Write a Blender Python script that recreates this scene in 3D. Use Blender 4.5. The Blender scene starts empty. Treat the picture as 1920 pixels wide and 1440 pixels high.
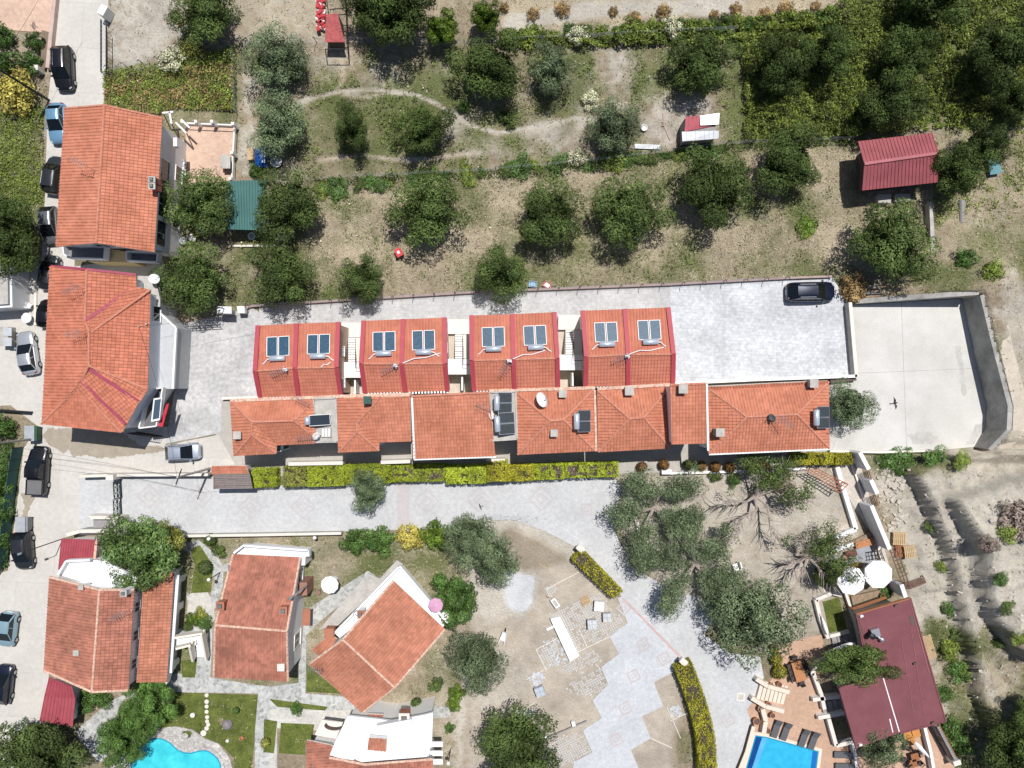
import bpy, bmesh, math, random
import numpy as np
from mathutils import Vector, Matrix, geometry
random.seed(7); RNG = np.random.default_rng(11)
R = math.radians
C = bpy.context.scene.collection
SC = bpy.context.scene
# ---------------------------------------------------------------- camera, sky, sun, exposure
H, S = 73.0, 0.055                      # drone height, metres per photo pixel on the ground
cam = bpy.data.cameras.new('camera'); cam.sensor_fit = 'HORIZONTAL'; cam.sensor_width = 36
cam.lens = 18 * H / (960 * S); cam.clip_end = 1000; cam.clip_start = 0.5
camo = bpy.data.objects.new('camera', cam); C.objects.link(camo)
camo.location = (0, 0, H); camo.rotation_euler = (0, 0, 0); SC.camera = camo
SUN = Vector((0.145, 0.35, 1.0)).normalized()
w = bpy.data.worlds.new('World'); SC.world = w; w.use_nodes = True
nt = w.node_tree; bg = nt.nodes['Background']
sky = nt.nodes.new('ShaderNodeTexSky'); sky.sky_type = 'NISHITA'; sky.sun_disc = False
sky.sun_elevation = math.asin(SUN.z); sky.sun_rotation = math.atan2(SUN.x, SUN.y)
sky.altitude = 50; sky.dust_density = 1.0
nt.links.new(sky.outputs[0], bg.inputs[0]); bg.inputs[1].default_value = 0.07
sl = bpy.data.lights.new('sun', 'SUN'); sl.energy = 4.6; sl.angle = R(0.5); sl.color = (1, 0.97, 0.93)
so = bpy.data.objects.new('sun', sl); C.objects.link(so)
so.rotation_euler = SUN.to_track_quat('Z', 'Y').to_euler(); so.location = (20, 60, 120)
SC.view_settings.view_transform = 'Standard'; SC.view_settings.look = 'None'
SC.view_settings.exposure = 0.05; SC.view_settings.gamma = 1
SC.cycles.max_bounces = 5; SC.cycles.diffuse_bounces = 3; SC.cycles.transparent_max_bounces = 6

def P(px, py, z=0.0):                   # photo pixel at height z -> place in the world
    k = (H - z) / H
    return Vector(((px - 960) * S * k, (720 - py) * S * k, z))
def PL(pts, z=None):
    return [P(*p) if z is None else P(p[0], p[1], z) for p in pts]
def ang(p, q): return math.atan2(-(q[1] - p[1]), q[0] - p[0])   # heading of a pixel direction

# ---------------------------------------------------------------- materials
MATS = {}
def mat(name, col, rough=0.8, metal=0.0, var=0.12, scale=1.5, fine=0.0, bump=0.0, bscale=12, col2=None, spec=0.3, detail=4, alpha=None, coat=0, rnd=0.0):
    if name in MATS: return MATS[name]
    m = bpy.data.materials.new(name); m.use_nodes = True; MATS[name] = m
    n = m.node_tree.nodes; l = m.node_tree.links; b = n['Principled BSDF']
    b.inputs['Roughness'].default_value = rough; b.inputs['Metallic'].default_value = metal
    b.inputs['Specular IOR Level'].default_value = spec
    if coat: b.inputs['Coat Weight'].default_value = coat; b.inputs['Coat Roughness'].default_value = 0.05
    geo = n.new('ShaderNodeNewGeometry')
    src = geo.outputs['Position']
    if var or col2:
        no = n.new('ShaderNodeTexNoise'); no.inputs['Scale'].default_value = scale; no.inputs['Detail'].default_value = detail
        no.inputs['Roughness'].default_value = 0.65
        l.new(src, no.inputs['Vector'])
        mr = n.new('ShaderNodeMapRange'); mr.inputs[1].default_value = 0.3; mr.inputs[2].default_value = 0.7
        l.new(no.outputs[0], mr.inputs[0])
        mx = n.new('ShaderNodeMix'); mx.data_type = 'RGBA'
        a = [c * (1 - var) for c in col]; d = [min(1, c * (1 + var)) for c in (col2 or col)]
        mx.inputs[6].default_value = (*a, 1); mx.inputs[7].default_value = (*d, 1)
        l.new(mr.outputs[0], mx.inputs[0]); out = mx.outputs[2]
        if rnd:
            at = n.new('ShaderNodeAttribute'); at.attribute_name = 'rnd'
            m2 = n.new('ShaderNodeMapRange'); m2.inputs[3].default_value = 1 - rnd; m2.inputs[4].default_value = 1 + rnd
            l.new(at.outputs['Fac'], m2.inputs[0])
            v = n.new('ShaderNodeVectorMath'); v.operation = 'SCALE'
            l.new(out, v.inputs[0]); l.new(m2.outputs[0], v.inputs['Scale']); out = v.outputs[0]
        if fine:
            n2 = n.new('ShaderNodeTexNoise'); n2.inputs['Scale'].default_value = 9; n2.inputs['Detail'].default_value = 5
            l.new(src, n2.inputs['Vector'])
            m2 = n.new('ShaderNodeMapRange'); m2.inputs[1].default_value = 0.3; m2.inputs[2].default_value = 0.7
            m2.inputs[3].default_value = 1 - fine; m2.inputs[4].default_value = 1 + fine
            l.new(n2.outputs[0], m2.inputs[0])
            v = n.new('ShaderNodeVectorMath'); v.operation = 'SCALE'
            l.new(out, v.inputs[0]); l.new(m2.outputs[0], v.inputs['Scale']); out = v.outputs[0]
        l.new(out, b.inputs['Base Color'])
    else: b.inputs['Base Color'].default_value = (*col, 1)
    if bump:
        n3 = n.new('ShaderNodeTexNoise'); n3.inputs['Scale'].default_value = bscale; n3.inputs['Detail'].default_value = 5
        l.new(src, n3.inputs['Vector'])
        bu = n.new('ShaderNodeBump'); bu.inputs['Strength'].default_value = bump; bu.inputs['Distance'].default_value = 0.05
        l.new(n3.outputs[0], bu.inputs['Height']); l.new(bu.outputs[0], b.inputs['Normal'])
    return m
def patterned(name, kind, col, col2, scale, ang=0.0, mortar=0.03, var=0.15, big=0.5, size=(0.5, 0.25), bump=0.3, stain=None):
    """paving: colour + joints from a brick or voronoi pattern, with broad worn patches"""
    if name in MATS: return MATS[name]
    m = bpy.data.materials.new(name); m.use_nodes = True; MATS[name] = m
    n = m.node_tree.nodes; l = m.node_tree.links; b = n['Principled BSDF']; b.inputs['Roughness'].default_value = 0.85
    geo = n.new('ShaderNodeNewGeometry'); mp = n.new('ShaderNodeMapping'); mp.inputs['Rotation'].default_value = (0, 0, ang)
    l.new(geo.outputs['Position'], mp.inputs['Vector'])
    if kind == 'brick':
        t = n.new('ShaderNodeTexBrick'); t.inputs['Scale'].default_value = scale; t.inputs['Mortar Size'].default_value = mortar
        t.inputs['Brick Width'].default_value = size[0]; t.inputs['Row Height'].default_value = size[1]
        t.inputs['Color1'].default_value = (*[c * (1 - var) for c in col], 1); t.inputs['Color2'].default_value = (*[c * (1 + var) for c in col], 1)
        t.inputs['Mortar'].default_value = (*col2, 1); t.inputs['Mortar Smooth'].default_value = 0.3
        l.new(mp.outputs[0], t.inputs['Vector']); out = t.outputs['Color']; hgt = t.outputs['Fac']; inv = -bump
    else:
        t = n.new('ShaderNodeTexVoronoi'); t.feature = 'DISTANCE_TO_EDGE'; t.inputs['Scale'].default_value = scale
        t1 = n.new('ShaderNodeTexVoronoi'); t1.inputs['Scale'].default_value = scale
        l.new(mp.outputs[0], t.inputs['Vector']); l.new(mp.outputs[0], t1.inputs['Vector'])
        sep = n.new('ShaderNodeSeparateColor'); l.new(t1.outputs['Color'], sep.inputs[0])
        mr = n.new('ShaderNodeMapRange'); mr.inputs[3].default_value = 1 - var; mr.inputs[4].default_value = 1 + var
        l.new(sep.outputs[0], mr.inputs[0])
        v = n.new('ShaderNodeVectorMath'); v.operation = 'SCALE'; v.inputs[0].default_value = col
        l.new(mr.outputs[0], v.inputs['Scale'])
        m2 = n.new('ShaderNodeMapRange'); m2.inputs[1].default_value = mortar; m2.inputs[2].default_value = mortar * 2
        l.new(t.outputs['Distance'], m2.inputs[0])
        mx = n.new('ShaderNodeMix'); mx.data_type = 'RGBA'; mx.inputs[6].default_value = (*col2, 1)
        l.new(m2.outputs[0], mx.inputs[0]); l.new(v.outputs[0], mx.inputs[7]); out = mx.outputs[2]; hgt = m2.outputs[0]; inv = bump
    for sc_, amt in ((0.35, big * 0.5), (2.5, big * 0.5), (14, big * 0.35)):
        no = n.new('ShaderNodeTexNoise'); no.inputs['Scale'].default_value = sc_; no.inputs['Detail'].default_value = 4
        l.new(geo.outputs['Position'], no.inputs['Vector'])
        mr = n.new('ShaderNodeMapRange'); mr.inputs[1].default_value = 0.3; mr.inputs[2].default_value = 0.7
        mr.inputs[3].default_value = 1 - amt; mr.inputs[4].default_value = 1 + amt * 0.6
        l.new(no.outputs[0], mr.inputs[0])
        v = n.new('ShaderNodeVectorMath'); v.operation = 'SCALE'
        l.new(out, v.inputs[0]); l.new(mr.outputs[0], v.inputs['Scale']); out = v.outputs[0]
    l.new(out, b.inputs['Base Color'])
    bu = n.new('ShaderNodeBump'); bu.inputs['Strength'].default_value = abs(inv); bu.invert = inv < 0; bu.inputs['Distance'].default_value = 0.02
    l.new(hgt, bu.inputs['Height']); l.new(bu.outputs[0], b.inputs['Normal'])
    return m
def leafmat(name, col, col2, rough=0.55, trans=0.0):
    """foliage: each leaf its own tint, each clump its own tint"""
    if name in MATS: return MATS[name]
    m = bpy.data.materials.new(name); m.use_nodes = True; MATS[name] = m
    n = m.node_tree.nodes; l = m.node_tree.links; b = n['Principled BSDF']; b.inputs['Roughness'].default_value = rough
    b.inputs['Specular IOR Level'].default_value = 0.25
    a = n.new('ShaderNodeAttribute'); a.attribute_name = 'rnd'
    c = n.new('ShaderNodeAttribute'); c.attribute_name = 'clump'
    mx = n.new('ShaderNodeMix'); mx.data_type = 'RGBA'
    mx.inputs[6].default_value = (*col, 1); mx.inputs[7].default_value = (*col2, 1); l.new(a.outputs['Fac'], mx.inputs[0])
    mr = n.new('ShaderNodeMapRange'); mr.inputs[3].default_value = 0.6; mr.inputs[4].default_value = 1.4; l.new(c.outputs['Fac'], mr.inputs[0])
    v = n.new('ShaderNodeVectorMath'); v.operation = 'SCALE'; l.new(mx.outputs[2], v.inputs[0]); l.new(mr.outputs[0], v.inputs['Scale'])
    oi = n.new('ShaderNodeObjectInfo'); m2 = n.new('ShaderNodeMapRange'); m2.inputs[3].default_value = 0.85; m2.inputs[4].default_value = 1.18
    l.new(oi.outputs['Random'], m2.inputs[0])
    v2 = n.new('ShaderNodeVectorMath'); v2.operation = 'SCALE'; l.new(v.outputs[0], v2.inputs[0]); l.new(m2.outputs[0], v2.inputs['Scale'])
    l.new(v2.outputs[0], b.inputs['Base Color'])
    if trans:
        t = n.new('ShaderNodeBsdfTranslucent'); l.new(v2.outputs[0], t.inputs[0])
        ms = n.new('ShaderNodeMixShader'); ms.inputs[0].default_value = trans
        l.new(b.outputs[0], ms.inputs[1]); l.new(t.outputs[0], ms.inputs[2]); l.new(ms.outputs[0], n['Material Output'].inputs[0])
    return m

# ---------------------------------------------------------------- object helpers
def wloc(o):
    v = Vector((0, 0, 0))
    while o is not None: v = v + o.location; o = o.parent
    return v
def thing(name, label, cat, loc=(0, 0, 0), group=None):
    o = bpy.data.objects.new(name, None); o.empty_display_size = 0.3; C.objects.link(o); o.location = loc
    o['label'] = label; o['category'] = cat
    if group: o['group'] = group
    return o
def tag(o, label, cat, group=None):
    o['label'] = label; o['category'] = cat
    if group: o['group'] = group
    return o
def kids(o): return [c for c in o.children]
def copy_tree(o, parent=None):
    c = o.copy(); C.objects.link(c); c.parent = parent
    for ch in list(o.children): copy_tree(ch, c)
    return c
def place(o, p, rz=0.0, s=None):
    o.location = p; o.rotation_euler = (0, 0, rz)
    if s: o.scale = (s, s, s) if not isinstance(s, tuple) else s
    return o
def mesh_obj(name, verts, faces, m, parent=None, smooth=False, kind=None, sub=None):
    off = wloc(parent) if parent is not None else Vector((0, 0, 0))
    me = bpy.data.meshes.new(name)
    me.from_pydata([(v[0] - off.x, v[1] - off.y, v[2] - off.z) for v in verts], [], faces)
    if m: me.materials.append(m)
    if smooth: me.polygons.foreach_set('use_smooth', [True] * len(me.polygons))
    me.update()
    o = bpy.data.objects.new(name, me); C.objects.link(o)
    if parent is not None: o.parent = parent
    if kind: o['kind'] = kind
    return o
class MB:
    def __init__(s): s.v = []; s.f = []
    def add(s, vs, fs):
        b = len(s.v); s.v += [tuple(v) for v in vs]; s.f += [tuple(b + i for i in f) for f in fs]; return s
    def box(s, c, d, rz=0.0, M=None):
        x, y, z = d[0] / 2, d[1] / 2, d[2] / 2
        vs = [Vector((a, b, e)) for e in (-z, z) for a, b in ((-x, -y), (x, -y), (x, y), (-x, y))]
        Q = M or Matrix.Rotation(rz, 3, 'Z')
        return s.add([Q @ v + Vector(c) for v in vs], [(3, 2, 1, 0), (4, 5, 6, 7), (0, 1, 5, 4), (1, 2, 6, 5), (2, 3, 7, 6), (3, 0, 4, 7)])
    def prism(s, poly, z0, z1):
        n = len(poly)
        if sum(poly[i][0] * poly[(i + 1) % n][1] - poly[(i + 1) % n][0] * poly[i][1] for i in range(n)) < 0: poly = poly[::-1]
        vs = [(p[0], p[1], z0) for p in poly] + [(p[0], p[1], z1) for p in poly]
        return s.add(vs, [tuple(range(n - 1, -1, -1)), tuple(range(n, 2 * n))] + [(i, (i + 1) % n, n + (i + 1) % n, n + i) for i in range(n)])
    def slab(s, pts, th):
        n = len(pts)
        if sum(pts[i][0] * pts[(i + 1) % n][1] - pts[(i + 1) % n][0] * pts[i][1] for i in range(n)) < 0: pts = pts[::-1]
        vs = [tuple(p) for p in pts] + [(p[0], p[1], p[2] - th) for p in pts]
        return s.add(vs, [tuple(range(n)), tuple(range(2 * n - 1, n - 1, -1))] + [(i, n + i, n + (i + 1) % n, (i + 1) % n) for i in range(n)])
    def beam(s, a, b, wd, h, up=0.0):
        a = Vector(a); b = Vector(b); d = (b - a); L = d.length; x = d.normalized()
        y = Vector((0, 0, 1)).cross(x)
        if y.length < 1e-4: y = Vector((0, 1, 0))
        y.normalize(); z = x.cross(y)
        M = Matrix((x, y, z)).transposed()
        return s.box((a + b) / 2 + z * up, (L, wd, h), M=M)
    def tube(s, pts, r, n=6, cap=True):
        pts = [Vector(p) for p in pts]; rs = r if isinstance(r, (list, tuple)) else [r] * len(pts)
        b = len(s.v); ref = Vector((0.31, 0.17, 0.93))
        for i, p in enumerate(pts):
            t = (pts[min(i + 1, len(pts) - 1)] - pts[max(i - 1, 0)]).normalized()
            u = t.cross(ref)
            if u.length < 0.05: u = t.cross(Vector((1, 0, 0)))
            u.normalize(); v = t.cross(u)
            for k in range(n):
                a = 2 * math.pi * k / n; s.v.append(tuple(p + (u * math.cos(a) + v * math.sin(a)) * rs[i]))
        for i in range(len(pts) - 1):
            for k in range(n):
                s.f.append((b + i * n + k, b + i * n + (k + 1) % n, b + (i + 1) * n + (k + 1) % n, b + (i + 1) * n + k))
        if cap:
            s.f.append(tuple(b + k for k in range(n - 1, -1, -1))); e = b + (len(pts) - 1) * n; s.f.append(tuple(e + k for k in range(n)))
        return s
    def cyl(s, c, r, h, n=14, r2=None):
        c = Vector(c); return s.lathe([(r, 0), (r if r2 is None else r2, h)], c, n)
    def lathe(s, prof, c=(0, 0, 0), n=16, cap=True):
        b = len(s.v); c = Vector(c)
        for r, z in prof:
            for k in range(n):
                a = 2 * math.pi * k / n; s.v.append((c.x + r * math.cos(a), c.y + r * math.sin(a), c.z + z))
        for i in range(len(prof) - 1):
            for k in range(n): s.f.append((b + i * n + k, b + i * n + (k + 1) % n, b + (i + 1) * n + (k + 1) % n, b + (i + 1) * n + k))
        if cap:
            s.f.append(tuple(b + k for k in range(n - 1, -1, -1))); e = b + (len(prof) - 1) * n; s.f.append(tuple(e + k for k in range(n)))
        return s
    def build(s, name, m, parent=None, smooth=False, kind=None):
        return mesh_obj(name, s.v, s.f, m, parent, smooth, kind)
def area2(poly): return sum(poly[i][0] * poly[(i + 1) % len(poly)][1] - poly[(i + 1) % len(poly)][0] * poly[i][1] for i in range(len(poly)))
def inset(poly, d):
    """offset a polygon (world points, any winding) inwards by d; keeps z"""
    n = len(poly); sg = 1 if area2(poly) > 0 else -1; out = []
    for i in range(n):
        p0, p1, p2 = Vector(poly[i - 1][:2]), Vector(poly[i][:2]), Vector(poly[(i + 1) % n][:2])
        e1 = (p1 - p0).normalized(); e2 = (p2 - p1).normalized()
        n1 = Vector((-e1.y, e1.x)) * sg; n2 = Vector((-e2.y, e2.x)) * sg
        b = n1 + n2; k = b.length_squared
        q = p1 + (b * (2 * d / k) if k > 0.2 else n1 * d)
        out.append(Vector((q.x, q.y, poly[i][2] if len(poly[i]) > 2 else 0)))
    return out
def inside(poly, x, y):
    px = np.array([p[0] for p in poly]); py = np.array([p[1] for p in poly]); r = np.zeros(np.shape(x), bool)
    j = len(poly) - 1
    for i in range(len(poly)):
        c = ((py[i] > y) != (py[j] > y)) & (x < (px[j] - px[i]) * (y - py[i]) / (py[j] - py[i] + 1e-12) + px[i])
        r ^= c; j = i
    return r
def segdist(poly, x, y, closed=True):
    d = np.full(np.shape(x), 1e9); n = len(poly)
    for i in range(n if closed else n - 1):
        ax, ay = poly[i][0], poly[i][1]; bx, by = poly[(i + 1) % n][0], poly[(i + 1) % n][1]
        dx, dy = bx - ax, by - ay; t = np.clip(((x - ax) * dx + (y - ay) * dy) / (dx * dx + dy * dy + 1e-9), 0, 1)
        d = np.minimum(d, np.hypot(x - ax - t * dx, y - ay - t * dy))
    return d
def vnoise(x, y, scale, seed):
    """smooth value noise, 0..1"""
    g = np.random.default_rng(seed).random((256, 256)); u = x * scale + 1000; v = y * scale + 1000
    i = np.floor(u).astype(int); j = np.floor(v).astype(int); fu = u - i; fv = v - j
    fu = fu * fu * (3 - 2 * fu); fv = fv * fv * (3 - 2 * fv); i0 = i % 256; i1 = (i + 1) % 256; j0 = j % 256; j1 = (j + 1) % 256
    return (g[i0, j0] * (1 - fu) + g[i1, j0] * fu) * (1 - fv) + (g[i0, j1] * (1 - fu) + g[i1, j1] * fu) * fv
def fbm(x, y, scale, seed, o=4):
    r = 0; a = 0.5; t = 0
    for k in range(o): r = r + a * vnoise(x, y, scale * 2 ** k, seed + k); t += a; a *= 0.55
    return r / t
# ---------------------------------------------------------------- paved areas (photo-plan outlines), then the ground sheet
M_ROAD = patterned('road_concrete', 'brick', (0.535, 0.51, 0.47), (0.46, 0.435, 0.395), 0.13, R(3), 0.004, 0.03, 0.16, (1.0, 0.6), 0.05)
M_YARD = patterned('stamped_grey', 'brick', (0.51, 0.503, 0.50), (0.44, 0.435, 0.43), 1.6, R(45), 0.02, 0.06, 0.42, (0.5, 0.5), 0.2)
M_YARD2 = patterned('stamped_strip', 'brick', (0.495, 0.49, 0.49), (0.43, 0.425, 0.42), 1.6, R(2), 0.02, 0.05, 0.3, (0.6, 0.5), 0.3)
M_PARK = patterned('stamped_pale', 'brick', (0.55, 0.565, 0.59), (0.46, 0.47, 0.49), 1.5, R(3), 0.025, 0.07, 0.36, (0.7, 0.5), 0.25)
M_PLAT = mat('poured_concrete', (0.505, 0.49, 0.455), 0.85, var=0.09, scale=0.22, fine=0.08, col2=(0.56, 0.55, 0.525), detail=7)
M_DRIVE = patterned('driveway_stamped', 'brick', (0.52, 0.525, 0.53), (0.455, 0.46, 0.465), 2.2, R(4), 0.03, 0.06, 0.2, (0.4, 0.3), 0.2)
M_PLAZA = patterned('plaza_paver', 'brick', (0.52, 0.538, 0.56), (0.455, 0.47, 0.485), 3.0, R(27), 0.03, 0.06, 0.2, (0.5, 0.5), 0.2)
M_PINK = patterned('pink_inlay', 'brick', (0.49, 0.45, 0.45), (0.44, 0.41, 0.41), 3.0, R(27), 0.03, 0.04, 0.12, (0.5, 0.5), 0.2)
M_SLATE = patterned('slate_path', 'voronoi', (0.40, 0.41, 0.40), (0.52, 0.51, 0.48), 2.6, 0, 0.03, 0.28, 0.3)
M_DECK = patterned('pool_deck_stone', 'voronoi', (0.50, 0.48, 0.45), (0.36, 0.34, 0.32), 3.2, 0, 0.04, 0.2, 0.3)
M_TERR = patterned('terracotta_deck', 'brick', (0.52, 0.34, 0.24), (0.42, 0.28, 0.2), 1.4, R(17), 0.02, 0.06, 0.22, (1.4, 0.16), 0.25)
M_TILEF = patterned('terrace_tile', 'brick', (0.60, 0.42, 0.32), (0.52, 0.37, 0.28), 2.0, R(2), 0.02, 0.06, 0.25, (0.5, 0.5), 0.15)
M_PALEP = patterned('villa_path', 'brick', (0.56, 0.54, 0.5), (0.46, 0.44, 0.4), 2.2, R(0), 0.025, 0.08, 0.3, (0.5, 0.5), 0.2)
PAVED = []
def sheet(name, px, m, z, th=0.12, reg=True, kind='structure'):
    poly = PL(px, 0)
    if reg: PAVED.append(poly)
    mb = MB(); mb.slab([Vector((p.x, p.y, z)) for p in poly], th)
    return mb.build(name, m, kind=kind)
sheet('road', [(108, -60), (204, -60), (203, 40), (197, 150), (197, 235), (140, 235), (140, 500), (300, 476), (310, 500), (270, 560), (270, 800), (318, 800), (310, 835), (410, 815), (440, 870), (392, 892), (150, 897),
               (148, 1000), (115, 1010), (112, 1080), (95, 1250), (75, 1362), (100, 1372), (60, 1500), (-80, 1500), (-80, 1095), (15, 1070), (25, 1000), (45, 840), (72, 800), (20, 760), (-80, 765),
               (-80, 480), (0, 490), (78, 490), (84, 380), (90, 190), (98, 120)], M_ROAD, 0.02)
sheet('stamped_yard', [(334, 610), (444, 583), (470, 575), (486, 585), (486, 748), (416, 748), (414, 812), (310, 832), (328, 730)], M_YARD, 0.024)
sheet('yard_strip', [(486, 572), (640, 562), (900, 548), (1257, 534), (1257, 722), (486, 746)], M_YARD2, 0.02)
sheet('parking_lot', [(1257, 534), (1480, 523), (1560, 519), (1588, 566), (1603, 708), (1257, 720)], M_PARK, 0.022)
sheet('concrete_platform', [(1598, 572), (1803, 560), (1822, 650), (1850, 760), (1848, 802), (1826, 838), (1770, 843), (1700, 846), (1556, 845), (1556, 716), (1606, 708)], M_PLAT, 0.016)
sheet('driveway', [(148, 897), (392, 892), (470, 912), (1150, 892), (1165, 915), (1150, 990), (1180, 1060), (1240, 1095), (1310, 1122), (1340, 1160), (1320, 1190), (1370, 1225), (1425, 1232), (1432, 1270), (1418, 1300),
                   (1402, 1335), (1412, 1362), (1398, 1400), (1378, 1450), (1370, 1500), (1300, 1500), (1314, 1420), (1330, 1345), (1310, 1280), (1288, 1247), (1165, 1118), (1088, 1030), (1020, 995), (960, 974), (895, 974), (880, 990), (345, 1004), (240, 1000), (148, 1004)], M_DRIVE, 0.028)
sheet('plaza', [(1158, 1121), (1167, 1118), (1290, 1245), (1226, 1279), (1243, 1324), (1203, 1343), (1220, 1384), (1183, 1406), (1205, 1460), (1070, 1460), (1076, 1429), (1110, 1410), (1093, 1369), (1128, 1346), (1111, 1313),
                (1140, 1283), (1127, 1251), (1160, 1226), (1143, 1193), (1177, 1168)], M_PLAZA, 0.034)
sheet('slate_path', [(330, 1022), (372, 1012), (400, 1035), (420, 1062), (418, 1100), (400, 1150), (395, 1270), (470, 1283), (508, 1287), (560, 1280), (562, 1180), (580, 1140), (690, 1070), (705, 1080), (600, 1165), (575, 1190), (573, 1300),
                     (640, 1305), (700, 1320), (845, 1325), (845, 1345), (560, 1355), (520, 1345), (520, 1445), (478, 1500), (478, 1370), (484, 1300), (300, 1297), (235, 1310), (225, 1320), (200, 1420), (185, 1430), (140, 1372), (205, 1315), (240, 1300), (330, 1262), (355, 1265), (372, 1210), (355, 1180), (350, 1110), (385, 1140), (405, 1090), (362, 1040)], M_SLATE, 0.026)
sheet('pool_deck', [(225, 1500), (205, 1440), (240, 1400), (285, 1365), (330, 1362), (360, 1368), (385, 1385), (410, 1395), (430, 1420), (438, 1450), (440, 1500)], M_DECK, 0.03)
sheet('sun_terrace', [(1450, 1210), (1540, 1190), (1550, 1225), (1530, 1290), (1545, 1330), (1560, 1395), (1620, 1405), (1690, 1378), (1740, 1362), (1790, 1440), (1800, 1500), (1370, 1500), (1398, 1400), (1412, 1362), (1400, 1330), (1435, 1290), (1455, 1260)], M_TERR, 0.03)
sheet('garden_terrace', [(348, 235), (440, 233), (436, 340), (350, 345)], M_TILEF, 0.03)
sheet('courtyard_tile', [(-80, -60), (108, -60), (98, 62), (-80, 50)], M_TILEF, 0.026)
sheet('villa_path', [(355, 1125), (362, 1085), (372, 1080), (395, 1120), (405, 1160), (385, 1180), (362, 1178), (350, 1150)], M_PALEP, 0.034)
sheet('villa_path', [(505, 1330), (690, 1332), (700, 1350), (690, 1375), (520, 1365), (516, 1440), (505, 1440)], M_PALEP, 0.034)
sheet('row_base', [(408, 746), (1258, 720), (1556, 712), (1560, 846), (1556, 874), (1180, 888), (440, 893), (404, 830)], mat('row_paving', (0.40, 0.375, 0.34), 0.85, var=0.1, fine=0.08), 0.012)
sheet('bar_path', [(1556, 880), (1610, 860), (1670, 1070), (1600, 1110), (1545, 1110), (1530, 1060), (1640, 1010)], mat('pale_gravel', (0.5, 0.45, 0.4), 0.9, fine=0.15, var=0.15), 0.022)
# ground ------------------------------------------------------------------------------------------------
GX0, GX1, GY0, GY1, GD = -62.0, 62.0, -49.0, 49.0, 0.25
nx = int((GX1 - GX0) / GD) + 1; ny = int((GY1 - GY0) / GD) + 1
gx, gy = np.meshgrid(np.linspace(GX0, GX1, nx), np.linspace(GY0, GY1, ny))
def w2(px): return [(p.x, p.y) for p in PL(px, 0)]
def zone(px, soft, seed, x=None, y=None):
    x = gx if x is None else x; y = gy if y is None else y
    q = w2(px); d = segdist(q, x, y); d = np.where(inside(q, x, y), d, -d)
    d = d + (fbm(x, y, 0.35, seed) - 0.5) * soft * 2.2
    return np.clip(d / soft * 0.5 + 0.5, 0, 1)
def path(px, wd, soft, seed, x=None, y=None):
    x = gx if x is None else x; y = gy if y is None else y
    d = segdist(w2(px), x, y, False) + (fbm(x, y, 0.5, seed) - 0.5) * soft
    return np.clip((wd - d) / soft + 0.5, 0, 1)
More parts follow.
